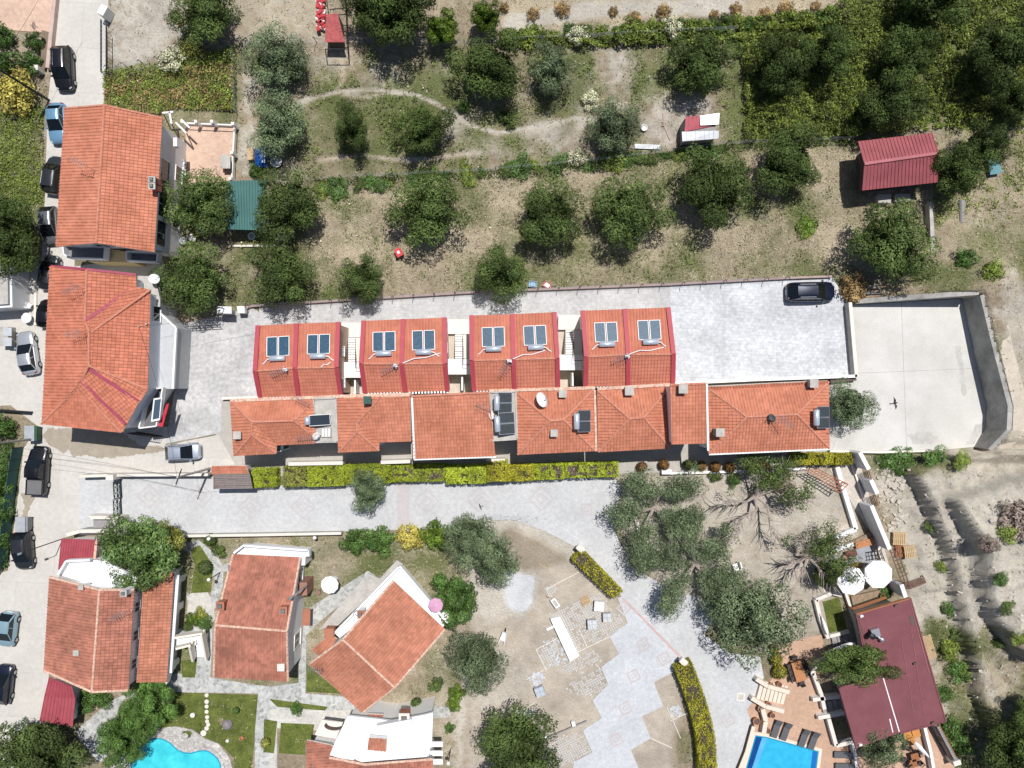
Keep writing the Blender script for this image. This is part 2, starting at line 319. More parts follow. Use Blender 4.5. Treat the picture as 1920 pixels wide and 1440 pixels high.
def covers(x, y):
    """(green, straw, pale, sand) cover of natural ground"""
    g = np.full(x.shape, 0.25); s = np.full(x.shape, 0.3); p = np.full(x.shape, 0.15); d = np.zeros(x.shape)
    def put(a, arr, val): return arr * (1 - a) + val * a
    def Z(px, soft, seed, G, St, Pa, D=0.0):
        nonlocal g, s, p, d
        a = zone(px, soft, seed, x, y); g = put(a, g, G); s = put(a, s, St); p = put(a, p, Pa); d = put(a, d, D)
    def T(px, wd, soft, seed, G, St, Pa, D=0.0):
        nonlocal g, s, p, d
        a = path(px, wd, soft, seed, x, y); g = put(a, g, G); s = put(a, s, St); p = put(a, p, Pa); d = put(a, d, D)
    Z([(570, 320), (1250, 270), (1750, 250), (1745, 540), (1560, 520), (480, 575), (440, 480)], 2.0, 1, 0.30, 0.72, 0.14)
    kk = fbm(x, y, 0.22, 47, 4); g = g + np.clip(kk - .5, 0, 1) * .9 * (s > .5); s = s - np.clip(kk - .52, 0, 1) * 1.4 * (s > .5)
    Z([(420, 430), (560, 430), (560, 575), (420, 585)], 2.0, 2, 0.75, 0.3, 0.1)
    Z([(560, 540), (760, 480), (1000, 500), (1400, 480), (1560, 515), (560, 570)], 1.6, 3, 0.52, 0.45, 0.12)
    Z([(455, 95), (600, 90), (880, 80), (1380, 60), (1390, 265), (570, 335), (450, 330)], 2.0, 4, 0.6, 0.32, 0.30)
    Z([(600, 170), (820, 190), (850, 300), (600, 320)], 2.5, 5, 0.78, 0.2, 0.15)
    Z([(850, 235), (1120, 205), (1270, 180), (1280, 270), (1100, 290), (900, 290)], 1.6, 6, 0.36, 0.2, 0.46)
    Z([(1120, 90), (1180, 95), (1190, 160), (1140, 180)], 1.5, 7, 0.1, 0.2, 0.65)
    Z([(1210, 185), (1345, 180), (1345, 270), (1210, 270)], 1.2, 8, 0.08, 0.15, 0.6)
    Z([(445, 100), (470, 100), (480, 340), (440, 340)], 0.8, 9, 0.08, 0.3, 0.7)
    Z([(1370, 70), (1560, 30), (1920, -40), (2100, 0), (2100, 250), (1380, 265)], 1.8, 10, 0.98, 0.25, 0.0)
    Z([(195, 130), (330, 110), (450, 85), (445, 215), (310, 215), (195, 205)], 1.2, 11, 0.62, 0.75, 0.1)
    Z([(200, -60), (335, -60), (345, 60), (300, 125), (200, 135)], 0.9, 12, 0.06, 0.15, 0.68)
    Z([(430, -60), (650, -60), (640, 90), (450, 95)], 1.5, 13, 0.06, 0.55, 0.5)
    Z([(640, -60), (900, -60), (880, 80), (640, 85)], 1.2, 14, 0.25, 0.4, 0.2)
    Z([(930, -60), (1570, -60), (1570, 10), (1380, 32), (950, 62)], 0.8, 15, 0.02, 0.95, 0.3)
    T([(960, 45), (1100, 18), (1380, 12)], 0.9, 0.8, 16, 0.02, 0.2, 1.0)
    Z([(-80, 180), (85, 190), (80, 400), (-80, 400)], 1.6, 17, 0.78, 0.45, 0.15)
    Z([(-80, 50), (95, 62), (90, 150), (-80, 145)], 0.8, 18, 0.08, 0.5, 0.3)
    Z([(1740, 240), (2100, 240), (2100, 520), (1740, 540)], 2.0, 19, 0.5, 0.55, 0.2)
    Z([(1600, 240), (1760, 240), (1750, 400), (1580, 400)], 1.6, 20, 0.3, 0.5, 0.2)
    Z([(1850, 560), (2100, 480), (2100, 1500), (1780, 1500), (1700, 1120), (1640, 850), (1840, 850)], 1.2, 21, 0.08, 0.22, 0.9)
    Z([(1840, 530), (1870, 520), (1915, 830), (1830, 880), (1700, 860), (1840, 840), (1870, 740)], 0.7, 22, 0.03, 0.45, 0.75)
    Z([(1770, 1180), (2100, 1150), (2100, 1500), (1790, 1500)], 2.0, 23, 0.42, 0.45, 0.5)
    Z([(1645, 850), (1760, 850), (1760, 880), (1650, 885)], 0.7, 24, 0.9, 0.3, 0.2)
    T([(1760, 1180), (1790, 1300), (1800, 1420)], 1.2, 1.2, 25, 0.75, 0.3, 0.3)
    Z([(340, 1000), (880, 1000), (895, 1180), (850, 1440), (560, 1340), (400, 1290), (350, 1290)], 1.2, 26, 0.36, 0.52, 0.42)
    Z([(590, 1010), (720, 1010), (720, 1060), (620, 1170), (585, 1170)], 1.2, 27, 0.5, 0.5, 0.35)
    Z([(845, 1300), (880, 1250), (880, 1500), (850, 1500)], 0.6, 28, 0.1, 0.2, 0.75)
    Z([(885, 985), (1075, 985), (1160, 1120), (1290, 1245), (1250, 1500), (870, 1500), (880, 1200), (890, 1080)], 0.6, 29, 0.0, 0.05, 0.16, 1.0)
    Z([(885, 985), (930, 980), (975, 1060), (985, 1130), (920, 1170), (890, 1150)], 1.0, 30, 0.0, 0.05, 0.85, 0.9)
    T([(976, 1100), (974, 1122)], 1.7, 1.0, 31, 0.0, 0.0, 1.6, 0.9)
    T([(960, 1005), (1030, 1015), (985, 1045), (1060, 1030)], 1.3, 0.8, 32, 0.0, 0.0, -1.0, 1.0)
    T([(890, 978), (960, 977), (1020, 1000), (1076, 1036)], 0.9, 0.8, 38, 0.0, 0.0, 0.75, 0.9)
    Z([(872, 1260), (960, 1230), (1010, 1270), (960, 1330), (872, 1340)], 1.2, 33, 0.0, 0.15, 0.6, 0.9)
    Z([(1160, 885), (1560, 880), (1610, 1000), (1540, 1190), (1450, 1215), (1340, 1160), (1230, 1090), (1160, 1000)], 0.8, 34, 0.06, 0.16, 0.5, 0.75)
    Z([(1340, 870), (1560, 885), (1600, 1000), (1470, 1010), (1360, 960)], 1.4, 35, 0.02, 0.1, 0.55, 0.9)
    Z([(-80, 770), (60, 800), (30, 1060), (-80, 1090)], 0.7, 36, 0.5, 0.4, 0.15)
    Z([(60, 1370), (240, 1380), (200, 1500), (20, 1500)], 0.8, 37, 0.2, 0.4, 0.2)
    # trodden tracks through the olive meadow
    T([(560, 190), (640, 172), (700, 168), (780, 178), (830, 200), (880, 235), (930, 250), (1000, 240), (1080, 222), (1140, 225)], 0.24, 0.4, 40, 0.05, 0.3, 0.75)
    T([(600, 300), (680, 290), (740, 300), (800, 298), (900, 285)], 0.2, 0.4, 41, 0.1, 0.4, 0.6)
    T([(640, 180), (690, 182), (720, 178)], 0.12, 0.3, 42, 0.1, 0.4, 0.6)
    T([(640, 95), (645, 150), (630, 170)], 0.15, 0.4, 43, 0.15, 0.4, 0.5)
    T([(690, 110), (720, 160)], 0.12, 0.35, 44, 0.15, 0.4, 0.5)
    wild = np.clip(1 - d * 2, 0, 1) * (g > .12); g = g + (fbm(x, y, .27, 49, 4) - .5) * 1.5 * wild; p = p + (fbm(x, y, .42, 53, 4) - .5) * 0.9 * wild * (p > -.1)
    return g, s, p, d
def hills(x, y):
    """height of natural ground: the bank behind the retaining wall and the gullied slope"""
    h = np.zeros(x.shape)
    plat = w2([(1560, 572), (1803, 560), (1822, 650), (1848, 760), (1846, 802), (1826, 842), (1560, 850)])
    d = segdist(plat, x, y); d = np.where(inside(plat, x, y), -d, d)
    px = x / S + 960; py = 720 - y / S
    rise = np.clip((px - 1600) / 230, 0, 1); rise = rise * rise * (3 - 2 * rise)
    up = 3.1 * rise * np.clip((d - 0.12) / 0.25, 0, 1) * np.clip((865 - py) / 45, 0, 1) * np.clip((py - 400) / 140, 0.1, 1)
    h = h + up
    east = zone([(1690, 870), (2100, 830), (2100, 1500), (1830, 1500), (1790, 1350), (1720, 1110)], 1.6, 50, x, y)
    def ridge(line, wd, amp, seed):
        dd = segdist(w2(line), x, y, False) + (fbm(x, y, 0.6, seed) - 0.5) * 1.6
        return amp * np.exp(-(dd / wd) ** 2)
    r = 0
    h = h + 2.3 * zone([(1690, 880), (1720, 930), (1750, 1000), (1768, 1060), (1780, 1120), (1795, 1200), (1815, 1290), (1840, 1350), (2000, 1400), (2100, 830), (1800, 840)], 0.22, 57, x, y) + 2.3 * zone([(1745, 925), (1788, 1020), (1798, 1090), (1816, 1140), (1846, 1185), (1890, 1220), (2100, 1260), (2100, 820), (1900, 870)], 0.22, 58, x, y)
    for line, wd, amp, sd in (([(1700, 930), (1745, 1010), (1760, 1090), (1775, 1160), (1800, 1260)], 0.9, 1.2, 51), ([(1790, 960), (1810, 1040), (1835, 1110), (1870, 1170), (1930, 1230)], 1.0, 1.5, 52),
                              ([(1690, 890), (1760, 960), (1800, 1000)], 0.8, 0.8, 53), ([(1880, 900), (1915, 960)], 1.2, 0.8, 54)):
        r = r + ridge(line, wd, amp, sd)
    a = x * .96 + y * .29 + (fbm(x, y, .35, 61, 3) - .5) * 3; b = (y * .96 - x * .29) * .3      # rills run down the slope
    rough = .7 - np.abs(fbm(a, b, .33, 66, 5) - .5) * 7 - np.abs(fbm(a, b * 1.6, 1.0, 76, 4) - .5) * 3.2 + (fbm(x, y, .5, 60, 5) - .5) * 1.2
    h = h + east * (r * 0.3 + rough * 0.26 + 0.25 + (fbm(x, y, 1.3, 88, 3) - .5) * .9)
    return h
cg, cs, cp, cd = covers(gx, gy); gz = hills(gx, gy)
gz = gz + (fbm(gx, gy, 0.8, 70, 4) - 0.5) * 0.16 * (1 - 0.7 * cd)
pv = np.zeros(gx.shape, bool)
for q in PAVED: pv |= inside(q, gx, gy) & (segdist(q, gx, gy) > 0.3)
near = np.zeros(gx.shape, bool)
for q in PAVED: near |= (segdist(q, gx, gy) <= 0.4) | inside(q, gx, gy)
gz = np.where(near, np.minimum(gz, -0.03), gz); gz = np.where(pv, -0.16, gz)
rimm = np.ones((1, 1))
def ground_sheet():
    vs = np.stack([gx.ravel(), gy.ravel(), gz.ravel()], 1)
    i = np.arange(nx * ny).reshape(ny, nx); f = np.stack([i[:-1, :-1], i[:-1, 1:], i[1:, 1:], i[1:, :-1]], -1).reshape(-1, 4)
    # a skirt that carries the land to the horizon
    ring = []; B = [(GX0, GY0), (GX1, GY0), (GX1, GY1), (GX0, GY1)]
    me = bpy.data.meshes.new('ground')
    rim = []; sides0 = [list(range(nx)), [j * nx + nx - 1 for j in range(ny)], [(ny - 1) * nx + i for i in range(nx - 1, -1, -1)], [j * nx for j in range(ny - 1, -1, -1)]]
    ex = [(-900, -900, -0.2), (900, -900, -0.2), (900, 900, -0.2), (-900, 900, -0.2)]; n0 = len(vs)
    vs = np.concatenate([vs, np.array(ex)])
    c = [0, nx - 1, ny * nx - 1, (ny - 1) * nx]
    sides = [list(i[0, :]), list(i[:, -1]), list(i[-1, ::-1]), list(i[::-1, 0])]; extra = []; vl = vs.tolist(); OFF = [(0, -2), (2, 0), (0, 2), (-2, 0)]
    for k in range(4):      # a narrow blending band, then the plain beyond
        q = [int(t) for t in sides[k]]; st = len(vl); vl += [[vs[t][0] + OFF[k][0], vs[t][1] + OFF[k][1], vs[t][2] * .5 - .05] for t in q]
        extra += [(st + a, st + a + 1, q[a + 1], q[a]) for a in range(len(q) - 1)] + [tuple([n0 + k, n0 + (k + 1) % 4] + list(range(st + len(q) - 1, st - 1, -1))), (n0 + k, st, q[0]), (n0 + (k + 1) % 4, q[-1], st + len(q) - 1)]
    vs = np.array(vl)
    me.from_pydata(vs.tolist(), [], f.tolist() + extra)
    at = me.attributes.new('cover', 'FLOAT_COLOR', 'POINT')
    col = np.zeros((len(vs), 4), np.float32); col[:n0, 0] = cg.ravel(); col[:n0, 1] = cs.ravel(); col[:n0, 2] = np.clip(cp.ravel(), -1, 1.6); col[:n0, 3] = cd.ravel()
    col[n0:] = (0.5, 0.5, 0.2, 0); at.data.foreach_set('color', col.ravel())
    me.polygons.foreach_set('use_smooth', [True] * len(me.polygons)); me.update()
    o = bpy.data.objects.new('ground', me); C.objects.link(o); o['kind'] = 'structure'
    m = bpy.data.materials.new('earth'); m.use_nodes = True; me.materials.append(m)
    n = m.node_tree.nodes; l = m.node_tree.links; b = n['Principled BSDF']; b.inputs['Roughness'].default_value = 0.95; b.inputs['Specular IOR Level'].default_value = 0.1
    a = n.new('ShaderNodeAttribute'); a.attribute_name = 'cover'; sp = n.new('ShaderNodeSeparateColor'); l.new(a.outputs['Color'], sp.inputs[0])
    geo = n.new('ShaderNodeNewGeometry')
    def noise(sc, det=5, ro=0.6):
        t = n.new('ShaderNodeTexNoise'); t.inputs['Scale'].default_value = sc; t.inputs['Detail'].default_value = det; t.inputs['Roughness'].default_value = ro
        l.new(geo.outputs['Position'], t.inputs['Vector']); return t.outputs[0]
    def mixc(f, c0, c1):
        x = n.new('ShaderNodeMix'); x.data_type = 'RGBA'
        for s_, v in ((0, f), (6, c0), (7, c1)):
            if isinstance(v, tuple): x.inputs[s_].default_value = (*v, 1)
            else: l.new(v, x.inputs[s_])
        return x.outputs[2]
    def rng(v, a0, a1, b0=0.0, b1=1.0):
        x = n.new('ShaderNodeMapRange'); x.inputs[1].default_value = a0; x.inputs[2].default_value = a1; x.inputs[3].default_value = b0; x.inputs[4].default_value = b1
        l.new(v, x.inputs[0]); return x.outputs[0]
    def math2(op, p_, q_):
        x = n.new('ShaderNodeMath'); x.operation = op
        for k, v in enumerate((p_, q_)):
            if isinstance(v, float): x.inputs[k].default_value = v
            else: l.new(v, x.inputs[k])
        return x.outputs[0]
    def thr(mask, nz, spread, soft):    # cover where mask beats the noise
        return rng(math2('ADD', mask, math2('MULTIPLY', math2('SUBTRACT', nz, 0.5), spread)), 0.5 - soft, 0.5 + soft)
    n1 = noise(1.1, 6); n2 = noise(4.0, 5, 0.7); n3 = noise(14, 4, 0.7); n4 = noise(0.25, 4); n5 = noise(1.4, 7, 0.78)
    soil = mixc(rng(n2, 0.3, 0.7), (0.225, 0.175, 0.12), (0.385, 0.315, 0.235))
    sand = mixc(rng(n1, 0.3, 0.7), (0.43, 0.375, 0.305), (0.55, 0.485, 0.405))
    c = mixc(a.outputs['Alpha'], soil, sand)
    pale = mixc(rng(n2, 0.32, 0.68), (0.45, 0.41, 0.345), (0.62, 0.58, 0.51))
    c = mixc(thr(sp.outputs[2], n1, 1.3, 0.25), c, pale)
    c = mixc(rng(sp.outputs[2], 0.0, -0.8), c, mixc(rng(n2, 0.35, 0.65), (0.31, 0.255, 0.195), (0.38, 0.32, 0.25)))
    c = mixc(rng(sp.outputs[2], 1.12, 1.5), c, (0.66, 0.675, 0.69))      # spilt white cement
    straw = mixc(rng(n3, 0.36, 0.64), (0.22, 0.17, 0.105), (0.72, 0.63, 0.46))
    c = mixc(math2('MULTIPLY', thr(sp.outputs[1], n5, 2.0, 0.3), 0.9), c, straw)
    green = mixc(rng(n3, 0.3, 0.7), (0.055, 0.08, 0.022), (0.20, 0.225, 0.085))
    c = mixc(math2('MULTIPLY', thr(sp.outputs[0], n2, 1.8, 0.3), 0.92), c, green)
    x = n.new('ShaderNodeVectorMath'); x.operation = 'SCALE'; l.new(c, x.inputs[0]); l.new(rng(n4, 0.3, 0.7, 0.78, 1.16), x.inputs['Scale'])
    l.new(x.outputs[0], b.inputs['Base Color'])
    bu = n.new('ShaderNodeBump'); bu.inputs['Strength'].default_value = 0.9; bu.inputs['Distance'].default_value = 0.2
    l.new(math2('ADD', n2, math2('MULTIPLY', n3, 0.5)), bu.inputs['Height']); l.new(bu.outputs[0], b.inputs['Normal'])
    return o
ground_sheet()
def gh(x, y):   # height of the ground at world x, y
    i = min(max(int(round((x - GX0) / GD)), 0), nx - 1); j = min(max(int(round((y - GY0) / GD)), 0), ny - 1); return float(gz[j, i])
sky_dome = None
# paving inlays: diamonds along the driveway and squares on the plaza
def rough(q, amp, step=5, seed=1):
    rg = random.Random(seed); out = []
    for i in range(len(q)):
        a, b = q[i], q[(i + 1) % len(q)]; n = max(1, int(math.hypot(b[0] - a[0], b[1] - a[1]) / step))
        for k in range(n): t = k / n; j = amp * (0.3 if k == 0 else 1); out.append((a[0] + (b[0] - a[0]) * t + rg.uniform(-j, j), a[1] + (b[1] - a[1]) * t + rg.uniform(-j, j)))
    return out
def wet(): sheet('damp_patch', rough([(80, 816), (90, 803), (148, 804), (232, 812), (262, 836), (300, 836), (318, 842), (296, 849), (262, 852), (224, 856), (190, 860), (160, 853), (138, 858), (127, 842), (118, 852), (104, 840), (92, 834)], 2.2, 4), mat('damp_concrete_road', (.33, .285, .225), .7, var=.12, fine=.08), .026, .02, False); sheet('damp_patch', rough([(40, 925), (58, 926), (66, 934), (56, 950), (52, 972), (40, 970), (46, 950)], 1.8, 4), mat('damp_concrete_road', (.33, .285, .225), .7), .026, .02, False)
wet()
def frame_ring(mb, cx, cy, half, wd, rot, z):
    c = P(cx, cy); q = []
    for h_ in (half, half - wd):
        q += [c + Matrix.Rotation(rot, 3, 'Z') @ Vector((h_ * a, h_ * b, 0)) + Vector((0, 0, z)) for a, b in ((-1, -1), (1, -1), (1, 1), (-1, 1))]
    q = [tuple(v) for v in q] + [(v[0], v[1], v[2] - 0.02) for v in q]
    fs = [(i, (i + 1) % 4, 4 + (i + 1) % 4, 4 + i) for i in range(4)] + [(i, 8 + i, 8 + (i + 1) % 4, (i + 1) % 4) for i in range(4)] + [(4 + i, 4 + (i + 1) % 4, 12 + (i + 1) % 4, 12 + i) for i in range(4)]
    mb.add(q, fs)
DIAM = [(280, 930), (378, 930), (470, 951), (568, 950), (800, 940), (898, 937), (1015, 935)]
for k, (cx, cy) in enumerate(DIAM):
    mb = MB(); frame_ring(mb, cx, cy, 0.95, 0.16, R(45), 0.034); frame_ring(mb, cx, cy, 0.45, 0.15, R(45), 0.034)
    o = mb.build('paving_inlay', M_PINK, kind='structure')
for cx, cy, rt in ((1170, 1140, 45), (1206, 1208, 27), (1245, 1235, 27), (1188, 1267, 27), (1172, 1328, 27), (1155, 1387, 27), (1100, 955, 0), (1168, 1037, 0), (1365, 1350, 30)):
    mb = MB(); frame_ring(mb, cx, cy, 0.62, 0.2, R(rt), 0.04); frame_ring(mb, cx, cy, 0.25, 0.12, R(rt), 0.04)
    mb.build('paving_inlay', M_PINK, kind='structure')
sheet('paving_band', [(745, 907), (768, 906), (768, 996), (745, 996)], M_PINK, 0.033, 0.02, False)
sheet('paving_band', [(1165, 1121), (1170, 1121), (1290, 1243), (1286, 1246)], mat('rose_kerb', (0.5, 0.36, 0.34), 0.85), 0.045, 0.03, False)
# lawns
M_LAWN = mat('lawn_soil', (0.075, 0.105, 0.022), 0.95, var=0.3, scale=0.8, fine=0.3, bump=0.6, bscale=30, col2=(0.13, 0.15, 0.035))
LAWNS = [[(310, 1298), (484, 1303), (472, 1440), (465, 1500), (445, 1500), (438, 1420), (412, 1394), (385, 1383), (360, 1366), (330, 1360), (300, 1366)],
         [(495, 1348), (520, 1352), (514, 1412), (494, 1410)], [(527, 1355), (590, 1358), (578, 1415), (523, 1412)],
         [(575, 1246), (640, 1300), (575, 1297)], [(505, 1310), (615, 1325), (610, 1332), (520, 1325)], [(340, 1238), (370, 1236), (366, 1270), (342, 1270)],
         [(1542, 1128), (1573, 1120), (1588, 1180), (1556, 1190)], [(357, 1030), (375, 1022), (400, 1060), (398, 1085), (395, 1110), (358, 1112), (366, 1060)]]
for q in LAWNS: sheet('lawn', q, M_LAWN, 0.038, 0.06, False)
# ---------------------------------------------------------------- house kit
T_ORANGE = mat('tile_orange', (0.455, 0.168, 0.10), 0.8, var=0.1, scale=0.4, col2=(0.51, 0.205, 0.13), rnd=0.11, fine=0.05, spec=0.25)
T_DUP = mat('tile_new_red', (0.47, 0.165, 0.105), 0.8, var=0.08, scale=0.5, col2=(0.51, 0.19, 0.125), rnd=0.07, spec=0.25)
T_RED = mat('tile_red', (0.455, 0.158, 0.095), 0.8, var=0.08, scale=0.4, col2=(0.49, 0.18, 0.115), rnd=0.15, spec=0.25)
T_OLD = mat('tile_weathered', (0.28, 0.12, 0.085), 0.85, var=0.16, scale=0.45, col2=(0.41, 0.17, 0.118), rnd=0.15, fine=0.1, spec=0.2, detail=6)
T_OLD2 = mat('tile_worn_bright', (0.36, 0.15, 0.095), 0.85, var=0.12, scale=0.45, col2=(0.47, 0.20, 0.13), rnd=0.13, fine=0.1, spec=0.2, detail=6)
T_CAP = mat('ridge_tile', (0.48, 0.18, 0.115), 0.8, var=0.12, scale=3, col2=(0.54, 0.25, 0.175))
T_CAPW = mat('mortared_ridge', (0.5, 0.24, 0.16), 0.85, var=0.2, scale=5, col2=(0.66, 0.5, 0.4))
W_WHITE = mat('white_render', (0.80, 0.79, 0.77), 0.85, var=0.05, scale=0.7, fine=0.04)
W_ROOFWHITE = mat('white_waterproofing', (0.76, 0.77, 0.78), 0.8, var=0.05, scale=0.5, fine=0.03)
W_CREAM = mat('cream_render', (0.74, 0.68, 0.60), 0.85, var=0.05, scale=0.7)
W_GREY = mat('grey_render', (0.72, 0.73, 0.75), 0.85, var=0.06, scale=0.5, fine=0.04)
W_TAN = mat('tan_render', (0.56, 0.42, 0.34), 0.85, var=0.05)
W_YELLOW = mat('ochre_render', (0.62, 0.48, 0.26), 0.85, var=0.06)
M_TRIM = mat('crimson_trim', (0.39, 0.055, 0.075), 0.6, var=0.08, spec=0.4)
M_CONC = mat('weathered_concrete', (0.42, 0.40, 0.37), 0.9, var=0.18, scale=1.2, fine=0.12)
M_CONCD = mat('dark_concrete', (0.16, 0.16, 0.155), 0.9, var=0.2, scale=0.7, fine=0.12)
M_STONE = mat('limestone_cap', (0.66, 0.62, 0.56), 0.85, var=0.08, scale=2)
M_GLASS = mat('window_glass', (0.015, 0.02, 0.028), 0.08, var=0, spec=0.6)
M_WFRAME = mat('window_frame_white', (0.75, 0.75, 0.74), 0.5, var=0)
M_STEEL = mat('galvanised_steel', (0.55, 0.56, 0.58), 0.38, 0.85, var=0.05)
M_DARKM = mat('dark_iron', (0.025, 0.027, 0.03), 0.5, 0.4, var=0)
M_WHITEP = mat('white_paint', (0.78, 0.78, 0.77), 0.5, var=0.03)
M_WOOD = mat('varnished_wood', (0.30, 0.125, 0.055), 0.55, var=0.2, scale=6)
M_PALEW = mat('pale_pine', (0.50, 0.36, 0.21), 0.75, var=0.2, scale=6)
M_GREYW = mat('grey_board', (0.28, 0.27, 0.27), 0.8, var=0.15, scale=4)
M_BROWN = mat('brown_awning', (0.115, 0.085, 0.075), 0.8, var=0.2, scale=5)
M_ALU = mat('tank_steel', (0.52, 0.58, 0.66), 0.3, 0.35, var=0, spec=0.6)
def plane_frame(poly):
    n = Vector((0, 0, 0)); c = sum((Vector(p) for p in poly), Vector()) / len(poly)
    for i in range(len(poly)):
        a = Vector(poly[i]); b = Vector(poly[(i + 1) % len(poly)])
        n += Vector(((a.y - b.y) * (a.z + b.z), (a.z - b.z) * (a.x + b.x), (a.x - b.x) * (a.y + b.y)))
    n.normalize()
    if n.z < 0: n = -n
    return c, n
def convex(q):
    s = [0, 0]
    for i in range(len(q)):
        a, b, c = q[i - 2], q[i - 1], q[i]; k = (b[0] - a[0]) * (c[1] - b[1]) - (b[1] - a[1]) * (c[0] - b[0]); s[0 if k > 1e-6 else 1] += abs(k) > 1e-6
    return min(s) == 0
def planar(poly):
    """best-fit plane through a roof outline, so that deck and tiles agree"""
    A = np.array([[p[0], p[1], 1.0] for p in poly]); z = np.array([p[2] for p in poly]); k = np.linalg.lstsq(A, z, rcond=None)[0]
    return [Vector((p[0], p[1], float(k[0] * p[0] + k[1] * p[1] + k[2]))) for p in poly]
def tile_field(polys, name, m, parent, TW=0.30, TR=0.37, down=None, hump=0.06, lift=0.06):
    """barrel tiles laid course by course on each roof slope, cut to the slope's outline"""
    big = bmesh.new(); big.faces.layers.float.new('rnd')
    for poly in polys:
        poly = planar([Vector(p) for p in poly]); c, n = plane_frame(poly)
        dn = Vector(down) if down else Vector((0, 0, -1)); dn = (dn - n * dn.dot(n)).normalized(); u = n.cross(dn).normalized()
        q = [((p - c).dot(u), (p - c).dot(dn)) for p in poly]
        if area2(q) < 0: q = q[::-1]
        pieces = [q] if convex(q) else [[q[i] for i in t] for t in geometry.tessellate_polygon([[Vector((a, b, 0)) for a, b in q]])]
        for pc in pieces:
            if area2(pc) < 0: pc = pc[::-1]
            vmax_all = max(b for a, b in q)
            u0 = math.floor(min(a for a, b in pc) / TW) - 1; u1 = math.ceil(max(a for a, b in pc) / TW) + 1
            r0 = math.floor((vmax_all - max(b for a, b in pc)) / TR) - 1; r1 = math.ceil((vmax_all - min(b for a, b in pc)) / TR) + 1
            prof = [(0.0, 0.0), (0.16, 0.72), (0.3, 1.0), (0.44, 0.72), (0.6, 0.0)]
            cols = np.arange(u0, u1); rows = np.arange(r0, r1)
            cx = (cols[:, None] + np.array([p[0] for p in prof])[None]) * TW; ch = np.tile(np.array([p[1] for p in prof]) * hump, (len(cols), 1))
            cx = cx.ravel(); ch = ch.ravel(); cx = np.append(cx, u1 * TW); ch = np.append(ch, 0); K = len(cx)
            V = []; F = []; RN = []
            for r in rows:
                vb = vmax_all - r * TR; vt = vb - TR - 0.03; jit = (RNG.random(len(cols)) - 0.5) * 0.03; jj = np.append(np.repeat(jit, 5), 0)
                b0 = len(V) // 1
                base = len(V)
                V += list(zip(cx, np.full(K, vt), ch + 0.005)); V += list(zip(cx, vb + jj, ch + lift)); V += list(zip(cx, vb + jj, np.full(K, -0.01)))
                for k in range(K - 1):
                    F.append((base + k, base + K + k, base + K + k + 1, base + k + 1)); F.append((base + K + k, base + 2 * K + k, base + 2 * K + k + 1, base + K + k + 1))
                rr = RNG.random(len(cols)); rr = np.repeat(np.repeat(rr, 5), 2); RN += list(rr[:2 * (K - 1)])
            me = bpy.data.meshes.new('t'); me.from_pydata(V, [], F); a = me.attributes.new('rnd', 'FLOAT', 'FACE'); a.data.foreach_set('value', RN)
            bm = bmesh.new(); bm.from_mesh(me); bpy.data.meshes.remove(me)
            for i in range(len(pc)):
                a_, b_ = Vector((*pc[i], 0)), Vector((*pc[(i + 1) % len(pc)], 0)); e = b_ - a_
                if e.length < 1e-4: continue
                bmesh.ops.bisect_plane(bm, geom=bm.verts[:] + bm.edges[:] + bm.faces[:], plane_co=a_, plane_no=Vector((e.y, -e.x, 0)).normalized(), clear_outer=True)
            for v in bm.verts: v.co = c + u * v.co.x + dn * v.co.y + n * (v.co.z + 0.02)
            t = bpy.data.meshes.new('t'); bm.to_mesh(t); bm.free(); big.from_mesh(t); bpy.data.meshes.remove(t)
    off = wloc(parent)
    for v in big.verts: v.co -= off
    me = bpy.data.meshes.new(name); big.to_mesh(me); big.free(); me.materials.append(m)
    o = bpy.data.objects.new(name, me); C.objects.link(o); o.parent = parent; o['kind'] = 'stuff'
    return o
def wall_ring(outl, base_z=0.0, drop=0.12):
    mb = MB(); n = len(outl)
    for i in range(n):
        a, b = outl[i], outl[(i + 1) % n]
        mb.add([(a.x, a.y, base_z), (b.x, b.y, base_z), (b.x, b.y, b.z - drop), (a.x, a.y, a.z - drop)], [(0, 1, 2, 3)])
    return mb
def house(name, label, outline, faces, ridges=(), wall=W_WHITE, tile=T_ORANGE, over=0.4, cap=T_CAP, group=None, th=0.13, base_z=-0.3, cat='house', fascia=W_CREAM):
    """outline: eaves and gable points (px, py, z); faces: roof slopes; ridges: capped lines"""
    out = PL(outline); c = sum(out, Vector()) / len(out)
    root = thing(name, label, cat, (c.x, c.y, 0), group)
    foot = inset(out, over); wo = wall_ring(foot, base_z, 0.1).build('wall', wall, root)
    mb = MB(); fp = [planar(PL(f)) for f in faces]
    for f in fp: mb.slab(f, th)
    ro = mb.build('roof', fascia, root)
    tile_field(fp, 'roof_tiles', tile, ro)
    for a, b in ridges:
        a, b = P(*a), P(*b); n = max(2, int((b - a).length / 0.42)); pts = []; rad = []
        for i in range(n):
            for t_, r_ in ((i / n, 0.13), ((i + 0.98) / n, 0.105)): pts.append(a.lerp(b, t_) + Vector((0, 0, 0.05))); rad.append(r_)
        MB().tube(pts, rad, 7).build('ridge_cap', cap, ro, kind='stuff')
    root['foot'] = 0
    return root, ro, foot
